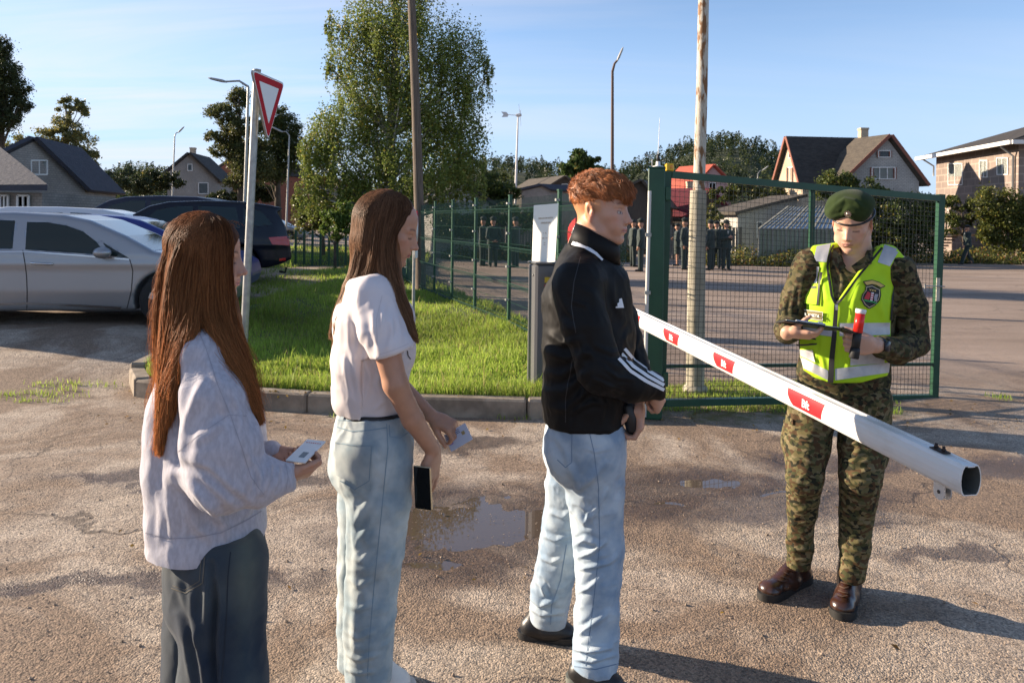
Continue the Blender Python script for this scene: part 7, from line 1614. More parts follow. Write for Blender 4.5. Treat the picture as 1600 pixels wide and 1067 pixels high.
    S.chain([Q(1266, 415, .06), Q(1243, 470, .08), Q(1230, 515, .07), Q(1232, 515, -.08), Q(1238, 512, -.20)], [.072, .064, .059, .052, .045], .03)
    S.chain([Q(1400, 418, -.04), Q(1422, 480, -.03), Q(1428, 536, -.05), Q(1402, 548, -.17), Q(1378, 542, -.25)], [.074, .066, .062, .054, .044], .03)
    S.chain([Q(1338, 408, .03), Q(1342, 396, .04)], [.080, .074], .02)
    S.cap(H.w((.01, 0, -.06)), Q(1336, 410, -.06), .056, .050, .01, sub=True)
    S.cap(Q(1328, 425, -.10), Q(1334, 395, -.06), .020, .050, .012, sub=True)
    S.half(Q(1340, 386), (.15, -.25, 1), .008)
    S.half(Q(1362, 538, -.27), (-1, -.2, 0), .004) if False else None
    fl = [([(1235, 450), (1226, 480), (1224, 510)], 3.5, .007), ([(1250, 430), (1240, 460), (1236, 490)], 3.5, .006), ([(1222, 520), (1235, 522), (1248, 528)], 3, .005), ([(1258, 420), (1252, 450), (1248, 490)], 4, .006),
          ([(1410, 440), (1420, 480), (1422, 515)], 4, .008), ([(1432, 470), (1436, 505), (1432, 535)], 3.5, .007), ([(1398, 520), (1412, 530), (1430, 528)], 3, .007), ([(1390, 545), (1405, 555), (1420, 560)], 3, .006),
          ([(1400, 430), (1408, 460), (1405, 495)], 4, .006), ([(1385, 528), (1395, 540), (1398, 560)], 3, .006), ([(1310, 420), (1318, 440), (1310, 462)], 3, .004)]
    jk, SK = cloth('field_jacket', S, (Q(1195, 0)[0], 3.0, .92), (Q(1480, 0)[0], 3.85, 1.66), .0055, mc, root, fl, noise=[(8, .0045, (1, 1, .8), 101), (20, .0022, (1, 1, .8), 103)], skin=True)
    # collar flaps
    b = MB()
    for pts in ([(1303, 388), (1311, 397), (1322, 416), (1312, 424), (1300, 408)], [(1366, 388), (1352, 400), (1330, 416), (1338, 426), (1362, 412)]):
        c = np.mean(pts, 0); V3 = []
        for dd in (-.115, -.105): V3 += [Q(x, y, dd + (.05 if y < 400 else 0)) for x, y in pts]
        n = len(pts); b.add(V3, [tuple(range(n)), tuple(range(n, 2 * n))[::-1]] + [(i, (i + 1) % n, (i + 1) % n + n, i + n) for i in range(n)])
    b.build('collar_flap', mc, jk)
    # safety vest ----------------------------------------------------
    mv = mat('neon_yellow', (.50, .78, .02), rough=.65, bump=.12, bscale=400, bdist=.001, spec=.3, col2=(.44, .72, .02), nscale=12, trans=.08)
    mtp = mat('reflective_tape', (.50, .50, .50), rough=.33, metal=.25, bump=.15, bscale=160, bdist=.001, col2=(.40, .41, .43), nscale=30)
    mbk = mat('black_piping', (.010, .010, .010), rough=.6)
    S = SDF()
    S.chain(core, [.126, .143, .145, .142, .140], .05, (Lx, 1.40))
    S.chain([Q(1278, 410, .06), Q(1386, 410, -.02)], [.076, .076], .05)
    pl = lambda P_: [(Q(x, y)[0], Q(x, y)[2]) for x, y in P_]
    outer = [(1282, 374), (1270, 384), (1262, 402), (1257, 440), (1251, 480), (1249, 520), (1251, 556), (1256, 578), (1274, 590), (1299, 598), (1345, 597), (1386, 586), (1391, 560), (1391, 505), (1394, 462), (1401, 428), (1412, 402), (1398, 386), (1378, 376), (1330, 340)]
    vee = [(1306, 340), (1304, 380), (1297, 400), (1295, 415), (1302, 462), (1307, 474), (1312, 466), (1342, 424), (1376, 383), (1376, 340)]
    fo = poly_sdf(pl(outer)); fv = poly_sdf(pl(vee)); yc = 3.47
    S.fn(lambda X: -fo(X[:, 0] * 3.45 / np.maximum(X[:, 1], 3.2), CAM_H + (X[:, 2] - CAM_H) * 3.45 / np.maximum(X[:, 1], 3.2)), .004, True)
    S.fn(lambda X: np.maximum(fv(X[:, 0] * 3.45 / X[:, 1], CAM_H + (X[:, 2] - CAM_H) * 3.45 / X[:, 1]), X[:, 1] - yc), .004, True)
    S.cap(Q(1338, 420, .03), Q(1342, 360, .04), .076, .085, .006, sub=True)
    fl = [([(1330, 520), (1322, 545), (1326, 575)], 4, .006), ([(1345, 440), (1335, 470), (1330, 500)], 5, .005), ([(1380, 440), (1375, 480), (1382, 500)], 5, .005), ([(1270, 530), (1276, 555), (1270, 580)], 4, .005),
          ([(1285, 525), (1283, 555), (1290, 585)], 3.5, .005), ([(1360, 525), (1350, 545), (1352, 565)], 4, .004), ([(1290, 400), (1284, 430), (1292, 465)], 4, .004)]
    vs, VK = cloth('safety_vest', S, (Q(1225, 0)[0], 3.1, .9), (Q(1440, 0)[0], 3.85, 1.72), .0052, mv, root, fl, noise=[(6, .0035, (1, 1, .6), 111)], skin=True)
    b = MB(); o = .0025
    VK.patch(b, [(1277, 382), (1299, 377), (1291, 410), (1271, 408)], 6, 8, off=o); VK.patch(b, [(1262, 416), (1281, 417), (1277, 443), (1259, 442)], 5, 6, off=.006)
    VK.patch(b, [(1382, 383), (1405, 391), (1390, 416), (1371, 410)], 6, 8, off=o)
    VK.patch(b, [(1312, 505), (1390, 504), (1390, 523), (1312, 525)], 16, 5, off=o); VK.patch(b, [(1251, 506), (1301, 512), (1301, 526), (1251, 520)], 10, 5, off=o)
    VK.patch(b, [(1251, 557), (1294, 579), (1294, 594), (1256, 575)], 12, 5, off=o); VK.patch(b, [(1305, 576), (1390, 566), (1388, 582), (1305, 594)], 18, 5, off=o)
    VK.patch(b, [(1251, 546), (1271, 547), (1274, 566), (1252, 556)], 6, 5, off=.005); VK.patch(b, [(1328, 553), (1381, 552), (1381, 567), (1328, 571)], 12, 5, off=.004)
    b.build('reflective_tape', mtp, vs)
    b = MB(); VK.ribbon(b, [(1307, 474), (1304, 520), (1300, 560), (1298, 597)], (6, 9), off=.005); VK.ribbon(b, [(1302, 384), (1295, 402), (1292.5, 416), (1299.5, 462), (1306, 476), (1315, 468), (1345, 427), (1378, 388)], 3.2, off=.004)
    VK.ribbon(b, [(1263, 403), (1258, 440), (1252, 480), (1250, 515)], 2.0, off=.004); VK.ribbon(b, [(1411, 403), (1401, 428), (1394, 462), (1391, 500)], 2.4, off=.004)
    b.build('piping', mbk, vs)
    b = MB(); VK.ribbon(b, [(1307, 471), (1308, 484)], 4, off=.009); b.build('zip_puller', mat('steel', (.4, .4, .4), rough=.3, metal=.9), vs)
    b = MB(); VK.patch(b, [(1261, 443), (1281, 444), (1277, 476), (1259, 474)], 6, 6, off=.009); b.build('radio_pocket', mv, vs)
    b = MB(); VK.ribbon(b, [(1284, 425), (1283, 440), (1281, 452), (1279, 476)], 3, off=.010); VK.ribbon(b, [(1264, 450), (1277, 450)], 3, off=.011); b.build('pocket_strap', mbk, vs)
    b = MB(); VK.ribbon(b, [(1243, 530), (1260, 527), (1276, 530)], 2.5, off=.014); VK.ribbon(b, [(1246, 539), (1262, 538), (1278, 537)], 2.5, off=.016); b.build('side_strap', mbk, vs)
    # name tape
    b = MB(); q = [(1251.5, 483), (1286.5, 487.5), (1286, 501), (1253, 496)]
    VK.patch(b, q, 8, 3, off=.007); b.build('name_tape', mat('khaki_tape', (.23, .18, .075), rough=.8), vs)
    mwt = mat('white_thread', (.75, .74, .68), rough=.7)
    b = MB(); VK.ribbon(b, [q[0], q[1], q[2], q[3], q[0]], .9, off=.009, step=6); b.build('name_tape_border', mwt, vs)
    h0, h1, h2 = VK.hit(1256, 491, .012), VK.hit(1283, 494.5, .012), VK.hit(1271, 492.8, .012)
    if h0 and h1 and h2:
        u = h1[0] - h0[0]; L_ = np.linalg.norm(u); u /= L_; nn = h2[1] - u * (h2[1] @ u); nn /= np.linalg.norm(nn); v = np.cross(nn, u)
        M = Matrix(((u[0], v[0], nn[0], h2[0][0]), (u[1], v[1], nn[1], h2[0][1]), (u[2], v[2], nn[2], h2[0][2]), (0, 0, 0, 1)))
        t = text_obj('name_lettering', 'R. KMETA', .0185, mwt, M, vs, extrude=.0006, bold=.0003); t.name = 'name_lettering'
    # shoulder badge on the vest
    b = MB()
    S2 = lambda pts, m, off: b.add([VK.hit(x, y, off)[0] if VK.hit(x, y, off) else Q(x, y, -.17) for x, y in pts], [tuple(range(len(pts)))], m)
    z = lambda x, y: (1330 + x / 13.33, 420 + y / 13.33)
    S2([z(*p_) for p_ in ((290, 360), (420, 340), (600, 430), (610, 560), (590, 660), (480, 770), (360, 835), (260, 760), (190, 640), (210, 540), (280, 450))], 0, .006)
    S2([z(*p_) for p_ in ((305, 385), (420, 362), (580, 445), (588, 560), (570, 650), (470, 750), (362, 808), (280, 740), (215, 635), (232, 540), (300, 455))], 1, .0075)
    S2([z(*p_) for p_ in ((318, 400), (420, 380), (565, 455), (573, 560), (556, 640), (460, 738), (362, 790), (292, 730), (230, 632), (246, 545), (314, 465))], 0, .009)
    S2([z(*p_) for p_ in ((228, 270), (420, 235), (560, 280), (690, 370), (600, 425), (500, 365), (420, 345), (300, 375))], 0, .0075)
    S2([z(*p_) for p_ in ((250, 285), (420, 252), (555, 298), (665, 370), (600, 400), (500, 345), (420, 328), (310, 350))], 2, .009)
    S2([z(*p_) for p_ in ((330, 485), (390, 510), (375, 600), (350, 650), (260, 630), (290, 560))], 3, .0105)
    S2([z(*p_) for p_ in ((400, 500), (450, 505), (420, 670), (375, 665))], 4, .0105)
    for k in range(3): S2([z(*p_) for p_ in ((398 - 7 * k, 530 + 45 * k), (446 - 8 * k, 535 + 45 * k), (442 - 8 * k, 552 + 45 * k), (396 - 7 * k, 547 + 45 * k))], 3, .0115)
    S2([z(*p_) for p_ in ((470, 530), (550, 540), (530, 610), (525, 680), (460, 680), (450, 590))], 5, .0105)
    S2([z(*p_) for p_ in ((235, 640), (300, 650), (440, 680), (540, 715), (530, 735), (430, 705), (290, 680))], 6, .0115)
    for k in range(3): S2([z(*p_) for p_ in ((365 + 45 * k, 420 + 8 * k), (385 + 45 * k, 445 + 8 * k), (405 + 45 * k, 425 + 8 * k), (395 + 45 * k, 470 + 8 * k), (372 + 45 * k, 465 + 8 * k))], 2, .0105)
    b.build('shoulder_patch', [mbk, mat('patch_cream', (.62, .50, .32)), mat('patch_gold', (.60, .42, .12)), mat('patch_red', (.50, .03, .04)), mat('patch_white', (.7, .66, .66)), mat('patch_grey', (.30, .30, .33)), mat('patch_green', (.03, .30, .08))], vs)
    # trousers -------------------------------------------------------
    S = SDF()
    S.chain([Q(1316, 590, .02), Q(1314, 620, .02)], [.118, .128], .03, (Lx, 1.42))
    S.chain([Q(1270, 630, .04), Q(1262, 690, .02), Q(1258, 745, -.04), Q(1253, 800, .03), Q(1250, 850, .08), Q(1248, 880, .10)], [.106, .098, .078, .062, .056, .050], .03)
    S.chain([Q(1352, 625, -.02), Q(1349, 690, -.04), Q(1343, 745, -.10), Q(1339, 800, -.06), Q(1336, 850, -.04), Q(1332, 893, -.03)], [.110, .104, .086, .070, .063, .054], .02)
    S.ell(Q(1240, 690, .06), (.045, .07, .10), None, .03); S.ell(Q(1368, 700, -.01), (.05, .08, .11), None, .03)
    S.half(Q(1248, 884, .1), (0, 0, -1), .01) if False else None
    fl = []
    rg = np.random.default_rng(12)
    for (x0, x1, ys) in ((1228, 1288, (690, 722, 742, 752, 768, 790, 812, 835, 858, 870)), (1312, 1378, (690, 718, 738, 752, 766, 790, 815, 842, 862, 878))):
        for y in ys:
            a = rg.uniform(-10, 10); s0 = rg.uniform(0, 12); cx = (x0 + x1) / 2; wl = (x1 - x0) * .5 * np.interp(y, [690, 760, 890], [1.0, .85, .62])
            fl.append(([(cx - wl + s0, y + a), (cx, y + rg.uniform(-3, 6)), (cx + wl - 4, y - a)], rg.uniform(2.4, 4.2), rg.uniform(.005, .010)))
    fl += [([(1232, 620), (1240, 650), (1236, 690)], 4, .006), ([(1300, 640), (1290, 680), (1280, 720)], 5, .008), ([(1312, 660), (1322, 690), (1318, 730)], 4, .007), ([(1370, 620), (1378, 660), (1372, 700)], 5, .007), ([(1340, 650), (1345, 690), (1335, 720)], 5, .005)]
    tr, TK = cloth('trousers', S, (Q(1195, 0)[0], 3.0, .12), (Q(1425, 0)[0], 3.85, 1.06), .0055, mcp, root, fl, noise=[(9, .0045, (1, 1, .9), 121), (22, .0022, (1, 1, .9), 123)], skin=True)
    b = MB(); TK.patch(b, [(1226, 645), (1240, 655), (1240, 664), (1226, 660)], 5, 4, off=.006); TK.patch(b, [(1343, 790), (1362, 792), (1360, 812), (1342, 812)], 5, 5, off=.004); b.build('pocket_flap', mcp, tr)
    # boots ----------------------------------------------------------
    mbt = mat('brown_leather', (.060, .022, .011), rough=.30, spec=.6, col2=(.030, .012, .007), nscale=14, bump=.15, bscale=70, bdist=.003, coat=.25)
    msl = mat('boot_sole', (.014, .013, .012), rough=.6); mlc = mat('lace', (.085, .045, .028), rough=.8)
    for heel, toe, top in ((G(1262, 905), G(1192, 938), Q(1248, 878, .10)), (G(1331, 925), G(1313, 968), Q(1331, 893, -.03))):
        S = SDF(); rounded_shoe(S, heel, toe, .12, .05)
        d = toe - heel; d = d / np.linalg.norm(d); S.chain([heel + d * .075 + [0, 0, .08], heel + d * .060 + [0, 0, .15], np.array([top[0], top[1], .21])], [.050, .047, .051], .03)
        S.cap(heel + d * .08 + [0, 0, .11], heel + d * .165 + [0, 0, .072], .036, .036, .02)
        S.ell(toe - d * .055 + [0, 0, .040], (.050, .050, .034), None, .02)
        V, F = S.mesh(np.minimum(heel, toe) - (.12, .12, .02), np.maximum(heel, toe) + (.12, .12, .30), .0052); Nn = vnormals(V, F)
        V = V + Nn * (.002 * vnoise(V * 35, 3))[:, None]
        o = mesh_obj('boot', np_mesh('boot', V, F, [mbt]), root); sole('sole', heel - d * .008, toe + d * .012, msl, o, wd=.057, t=.034)
        BS = Skin(V, F); pa_, pb_ = (((1222, 908), (1246, 880)) if top[0] < Q(1290, 880)[0] else ((1316, 932), (1323, 898)))
        for k in range(6):
            x, y = pa_[0] + (pb_[0] - pa_[0]) * k / 5, pa_[1] + (pb_[1] - pa_[1]) * k / 5; b = MB(); w2 = 7.5 - .4 * k; BS.ribbon(b, [(x - w2, y - 2.5), (x, y + .5), (x + w2, y - 1.5 + 3 * (k % 2))], 1.9, off=.004, step=2); 
            if b.f: b.build('lace', mlc, o)
    # watch ----------------------------------------------------------
    c = lw + (Q(1434, 540, -.04) - lw) * .085; ax_ = (Q(1434, 540, -.04) - lw); ax_ /= np.linalg.norm(ax_); Rw = Vector(ax_).to_track_quat('Z', 'Y').to_matrix()
    b = MB(); b.lathe([(.034, -.012), (.0365, -.010), (.0365, .010), (.034, .012)], c, 24, R=Rw); w_ = b.build('watch_strap', mat('navy_strap', (.012, .016, .028), rough=.5), root)
    nv = np.array([-.25, -.93, .1]); nv = nv - ax_ * (nv @ ax_); nv /= np.linalg.norm(nv); Rf = Vector(nv).to_track_quat('Z', 'Y').to_matrix()
    b = MB(); b.lathe([(.001, .0), (.023, .0), (.023, .009), (.020, .012), (.001, .012)], c + nv * .030, 24, R=Rf); b.build('watch_face', mat('watch_dark', (.02, .025, .035), rough=.15), w_)
    b = MB(); pr = rw + np.array([.092, -.042, -.010]); 
    fix(root)
    # things he holds -------------------------------------------------
    cb = thing('clipboard', 'black clipboard with a steel clip held level by the soldier', 'clipboard', Q(1274, 508, -.26))
    A = Q(1226, 501, -.30); B_ = Q(1316, 514, -.33); u = B_ - A; lu = np.linalg.norm(u); u /= lu; v = np.array([.12, .98, -.165]); v -= u * (u @ v); v /= np.linalg.norm(v); nn = np.cross(u, v)
    R = Matrix(((u[0], v[0], nn[0]), (u[1], v[1], nn[1]), (u[2], v[2], nn[2]))); c0 = (A + B_) / 2 + v * .085 - Q(1274, 508, -.26)
    b = MB(); b.box(c0, (lu, .17, .006), 0, R=R); b.build('board', mbk, cb)
    b = MB(); b.box(c0 + nn * .0045, (lu * .92, .155, .002), 0, R=R); b.build('paper', mat('form_paper', (.72, .72, .70)), cb)
    b = MB(); b.box(c0 - v * .075 + nn * .008 - u * .01, (lu * .52, .020, .008), 0, R=R, bev=.003); b.box(c0 - v * .072 + nn * .014 + u * .03, (.02, .012, .006), 0, R=R, bev=.002); b.build('clip', mat('clip_steel', (.55, .56, .60), rough=.25, metal=.9), cb)
    b = MB(); E = B_ - Q(1274, 508, -.26); b.box(E + np.array([.022, .03, -.010]), (.055, .12, .005), 0, R=R @ Matrix.Rotation(rad(16), 3, 'Y')); b.build('cover_flap', mbk, cb)
    T0 = Q(1345.5, 483, -.335); T1 = Q(1334, 560, -.335); dz = T1 - T0; Lt = np.linalg.norm(dz); Rz = Vector(dz / Lt).to_track_quat('Z', 'Y').to_matrix()
    fw = thing('signal_torch', 'red traffic wand torch with a clear end cap gripped by the soldier', 'torch', T0 + dz * .5)
    lo = T0 - (T0 + dz * .5)
    b = MB(); b.lathe([(.0185, .0), (.0205, .001), (.0205, .016), (.0185, .018)], lo, 24, R=Rz); b.lathe([(.001, .004), (.0185, .004), (.0185, .006), (.001, .006)], lo, 24, R=Rz); b.build('end_cap', mat('clear_plastic', (.70, .68, .68), rough=.2), fw)
    b = MB(); b.lathe([(.001, .0175), (.0185, .0175), (.0185, .095), (.001, .095)], lo, 24, R=Rz); b.build('red_tube', mat('red_plastic', (.72, .03, .02), rough=.3, trans=.25), fw)
    b = MB(); b.lathe([(.001, .093), (.0165, .093), (.0165, .160), (.001, .160)], lo, 20, R=Rz); b.build('grip', mbk, fw)
    b = MB(); b.lathe([(.001, .158), (.0175, .158), (.0195, .172), (.0195, Lt - .004), (.017, Lt), (.001, Lt)], lo, 20, R=Rz); b.build('tail', mbk, fw)
    return root
build_soldier()
# ------------------------------------------------------------------ parked cars
def paint(name, c, metal=.4, rough=.32): return mat(name, c, rough=rough, metal=metal if sum(c) > .3 else .1, spec=.5 if sum(c) > .3 else .28, coat=.3 if sum(c) > .3 else .1, col2=tuple(k * .96 for k in c), nscale=1.0)
mtyre = mat('tyre', (.014, .014, .014), rough=.85); mrim = mat('alloy_rim', (.36, .36, .37), rough=.35, metal=.8); mcg = mat('car_glass', (.012, .022, .021), rough=.05, spec=.42); mblk = mat('black_trim', (.012, .012, .012), rough=.5); mch = mat('chrome', (.55, .55, .56), rough=.18, metal=1.0)
mtl = mat('tail_lamp', (.45, .012, .015), rough=.15, spec=.7); mhl = mat('head_lamp', (.55, .56, .58), rough=.12, spec=.8)
def car(label, ox, oy, oz, flip, prof, width, wheels, wr, glass, pm, h=.022, wind=None, tail=False, extras=(), piv=None, yaw=11):
    """prof: side outline (x forward, z up) from the front axle; flip=-1 faces the car the other way; near side lies at y = oy"""
    root = thing('parked_car', label, 'car', (ox, oy + width / 2, oz)); f2 = poly_sdf(prof); gz = [g for g in glass]; W = width
    zmax = max(p[1] for p in prof); xmin = min(p[0] for p in prof); xmax = max(p[0] for p in prof)
    def fn(X):
        x = (X[:, 0] - ox) * flip; z = X[:, 2] - oz; yc = np.abs(X[:, 1] - oy - W / 2); d1 = f2(x, z)
        hw = W / 2 - .012 - .16 * np.clip((z - .92) / (zmax - .92), 0, 1) ** 1.1 - .05 * np.clip((.45 - z) / .3, 0, 1) - .20 * sm(xmax - .55, xmax + .05, x) ** 2 - .16 * sm(xmin + .5, xmin - .05, x) ** 2 + .012 * np.exp(-((z - .80) / .05) ** 2)
        d2 = yc - hw; k = .07; hh = np.clip(.5 - .5 * (d1 - d2) / k, 0, 1); return d1 * (1 - hh) + d2 * hh + k * hh * (1 - hh)
    S = SDF(); S.fn(fn)
    for wx in wheels:
        c = np.array([ox + flip * wx, 0, oz + wr])
        S.fn(lambda X, c=c: np.maximum(np.hypot(X[:, 0] - c[0], X[:, 2] - c[2]) - (wr + .055), (W / 2 - .30) - np.abs(X[:, 1] - oy - W / 2)), .015, True)
    xs_ = sorted((ox + flip * xmin, ox + flip * xmax)); V, F = S.mesh((xs_[0] - .1, oy - .08, oz + .05), (xs_[1] + .1, oy + W + .08, oz + zmax + .1), h); V = relax(V, F, 2, .4)
    x = (V[:, 0] - ox) * flip; z = V[:, 2] - oz; Nn = vnormals(V, F); side = np.abs(Nn[:, 1]) > .55
    fc = V[F].mean(1); fx = (fc[:, 0] - ox) * flip; fz = fc[:, 2] - oz; fs = np.abs(Nn[F].mean(1)[:, 1]) > .5; cls = np.zeros(len(F), int)
    for poly in gz:
        pf = poly_sdf(poly); d = pf(x, z); mk = (np.abs(d) < h * .75) & side; e = 1e-3; gx_ = (pf(x[mk] + e, z[mk]) - d[mk]) / e; gz_ = (pf(x[mk], z[mk] + e) - d[mk]) / e; x[mk] -= d[mk] * gx_; z[mk] -= d[mk] * gz_
        V[mk, 0] = ox + flip * x[mk]; V[mk, 2] = oz + z[mk]; cls[(pf(fx, fz) < 0) & fs] = 1
    if wind:
        for (xa, xb, za, zb_) in wind: yc = np.abs(fc[:, 1] - oy - W / 2); cls[(fx > min(xa, xb)) & (fx < max(xa, xb)) & (fz > za) & (fz < zb_) & ~fs & (yc < W / 2 - .14 - .14 * np.clip((fz - .92) / (zmax - .92), 0, 1))] = 2
    def sub(c_, nm, m_):
        Fi = F[cls == c_]
        if not len(Fi): return
        u_, inv = np.unique(Fi, return_inverse=True); return mesh_obj(nm, np_mesh(nm, V[u_], inv.reshape(Fi.shape), [m_]), root)
    body = sub(0, 'body', pm); sub(1, 'side_windows', mcg); sub(2, 'windscreen', mcg); SK = Skin(V, F)
    for wx in wheels:
        for sgn in (0, 1):
            cy_ = oy + .11 if sgn == 0 else oy + W - .11; c = np.array([ox + flip * wx, cy_, oz + wr]); Rw = Matrix.Rotation(rad(90), 3, 'X')
            wh = thing('wheel', None, None, c); wh.parent = root; b = MB(); b.lathe([(wr * .62, -.10), (wr * .93, -.105), (wr, -.06), (wr, .06), (wr * .93, .105), (wr * .62, .10)], c, 32, R=Rw); b.build('tyre', mtyre, wh)
            b = MB(); b.lathe([(.02, -.07), (wr * .60, -.06), (wr * .64, -.10), (wr * .64, .10), (wr * .60, .06), (.02, .07)], c, 28, R=Rw)
            for k in range(5):
                a_ = 2 * math.pi * k / 5 + .3; q = np.array([math.cos(a_), 0, math.sin(a_)])
                for yy_ in (-.10, .10): beam(b, c + [0, yy_, 0], c + q * wr * .62 + [0, yy_ * .9, 0], .03, .075)
            b.build('rim', mrim, wh)
            for o in [q_ for q_ in SC.objects if q_.parent == wh]: o.matrix_parent_inverse = Matrix.Translation(-Vector(c))
            wh.matrix_parent_inverse = Matrix.Translation(-Vector(root.location))
    def mir(px, py, s_=1.0, m_=None):
        h_ = SK.hit(px, py + 8); 
        if not h_: return
        q = h_[0]; b = MB(); R = Matrix.Rotation(rad(8 * flip), 3, 'Z'); qq = q + np.array([flip * .02, -.13, .08]); V8 = SDF(); V8.ell(qq, (.10 * s_, .085 * s_, .068 * s_), None, .01); v, f = V8.mesh(qq - .2, qq + .2, .012); o = mesh_obj('door_mirror', np_mesh('door_mirror', v, f, [m_ or pm]), root)
        b.tube([q + [0, .02, 0], q + [flip * .01, -.07, .03]], .022, 8, flat=.6); b.build('mirror_arm', mblk, o)
    for e in extras:
        if e[0] == 'line': b = MB(); SK.ribbon(b, e[1], e[2], off=.003); b.build(e[3], e[4], body)
        if e[0] == 'mirror': mir(e[1], e[2], e[3] if len(e) > 3 else 1.0)
        if e[0] == 'handle':
            b = MB(); h0_, h1_ = SK.hit(*e[1]), SK.hit(*e[2])
            if h0_ and h1_: b.tube([h0_[0], h0_[0] * .8 + h1_[0] * .2 - [0, .035, 0], h0_[0] * .2 + h1_[0] * .8 - [0, .035, 0], h1_[0]], .013, 8); b.build('door_handle', e[3] if len(e) > 3 else mch, root)
        if e[0] == 'patch': b = MB(); SK.patch(b, e[1], 8, 8, off=.006); b.build(e[2], e[3], root)
        if e[0] == 'box': b = MB(); b.box(e[1], e[2], bev=min(e[2]) * .3); b.build(e[3], e[4], root)
        if e[0] == 'tube': b = MB(); b.tube(e[1], e[2], 8); b.build(e[3], e[4], root)
    fixp(root)
    for o in SC.objects:
        if o.parent == root and o.name.startswith('wheel'): o.matrix_parent_inverse = Matrix.Translation(-Vector(root.location))
    if piv is not None:
        c = Vector((piv[0], piv[1], 0)); Rr = Matrix.Rotation(rad(yaw), 3, 'Z'); root.location = c + Rr @ (root.location - c); root.rotation_euler.z = rad(yaw)
    return root
def pv(px, d): return ((px - 800) / FPX * d, d)
sp_ = [(.80, .28), (.86, .46), (.80, .66), (.50, .81), (.05, .93), (-.16, .97), (-.52, 1.17), (-.98, 1.37), (-1.30, 1.435), (-1.9, 1.465), (-2.5, 1.45), (-3.1, 1.33), (-3.55, 1.14), (-3.88, 1.10), (-3.95, .95), (-4.0, .5), (-3.85, .26), (-2.4, .19), (-.5, .19), (.6, .20)]
def cz(px, py): return ((px - 246) / 122.4, 1.735 - .27 - (py - 333) / 122.4)
g1_ = [cz(*p) for p in ((40, 392), (37, 349), (66, 349), (95, 354), (120, 363), (140, 378), (156, 396), (158, 400))]; g2_ = [cz(*p) for p in ((22, 391), (20, 347), (-40, 346), (-100, 352), (-130, 366), (-140, 388))]; g3_ = [cz(*p) for p in ((162, 401), (161, 393), (148, 378), (172, 393), (193, 405))]
yl_ = 9.8
car('silver saloon car parked at the left with its nose behind the long-haired woman', -4.53, yl_, .27, 1, sp_, 1.82, (0, -2.82), .33, [g1_, g2_, g3_], paint('silver_paint', (.31, .32, .34), .55, .34), .020, wind=[(-.18, -1.02, .985, 1.40), (-3.0, -3.7, 1.12, 1.36)],
    extras=[('line', [(37, 391), (42, 430), (44, 492)], 1.3, 'door_gap', mblk), ('line', [(191, 406), (196, 425), (194, 455), (187, 493)], 1.3, 'door_gap', mblk), ('line', [(-60, 476), (43, 474), (120, 479), (180, 484)], 4.0, 'chrome_strip', mch), ('line', [(-60, 394), (40, 393), (120, 400), (192, 407)], 1.5, 'window_trim', mch),
            ('line', [(38, 345), (38, 392)], 14, 'door_pillar', mblk), ('line', [(-60, 494), (60, 492), (186, 494)], 5, 'sill', mblk), ('mirror', 153, 397, 1.1), ('handle', (48, 411), (79, 413)), ('handle', (-40, 409), (-10, 410)), ('line', [(-60, 418), (43, 421), (190, 432)], 1.0, 'body_crease', bpy.data.materials['silver_paint'])], piv=pv(60, 9.85))
def scaled(pr, dx=0, sx=1, sz=1): return [(x * sx + dx, z * sz) for x, z in pr]
gs_ = [(-.75, .98), (-1.05, 1.25), (-1.5, 1.34), (-1.95, 1.355), (-1.98, .97)]; gr_ = [(-2.08, .97), (-2.05, 1.35), (-2.6, 1.32), (-3.0, 1.15), (-3.15, 1.02)]
ox_ = (253 - 800) / FPX * 12.4 - .02
car('dark blue saloon car parked between the silver and white cars', ox_ + .55, 12.4, .28, 1, scaled(sp_, 0, .95, .985), 1.75, (0, -2.62), .31, [scaled(gs_, 0, .95), scaled(gr_, 0, .95)], paint('blue_paint', (.030, .045, .20), .35, .3), .028, wind=[(-.18, -.98, .97, 1.38)], extras=[('mirror', 215, 384, 1.0), ('line', [(75, 352), (60, 352)], 1, 'roof_trim', mblk)], piv=pv(190, 12.4))
suv = [(.85, .35), (.88, .6), (.80, .85), (.30, .98), (-.25, 1.04), (-.55, 1.22), (-1.0, 1.46), (-1.4, 1.54), (-2.2, 1.575), (-3.1, 1.56), (-3.5, 1.50), (-3.62, 1.46), (-3.52, 1.1), (-3.58, .9), (-3.6, .5), (-3.45, .30), (-2.4, .24), (-.5, .24), (.7, .26)]
car('white crossover car parked behind the blue saloon', (268 - 800) / FPX * 15.2, 15.2, .29, 1, suv, 1.8, (0, -2.65), .33, [[(-.70, 1.06), (-1.1, 1.36), (-1.6, 1.45), (-1.95, 1.46), (-1.95, 1.05)], [(-2.05, 1.05), (-2.05, 1.46), (-2.9, 1.45), (-3.25, 1.36), (-3.2, 1.10)]], paint('white_paint', (.62, .62, .62), .1, .3), .030, wind=[(-.25, -1.05, 1.08, 1.46)], piv=pv(220, 15.2))
x5 = [(.80, .35), (.86, .6), (.82, .88), (.55, 1.02), (-.35, 1.12), (-.75, 1.36), (-1.15, 1.60), (-1.5, 1.69), (-2.2, 1.735), (-3.0, 1.73), (-3.55, 1.66), (-3.82, 1.60), (-3.72, 1.48), (-3.88, 1.20), (-3.95, .95), (-4.0, .70), (-4.02, .48), (-3.8, .38), (-3.5, .30), (-.5, .30), (.6, .32)]
dx5 = 16.6; ox5 = (455 - 800) / FPX * dx5 - 4.0
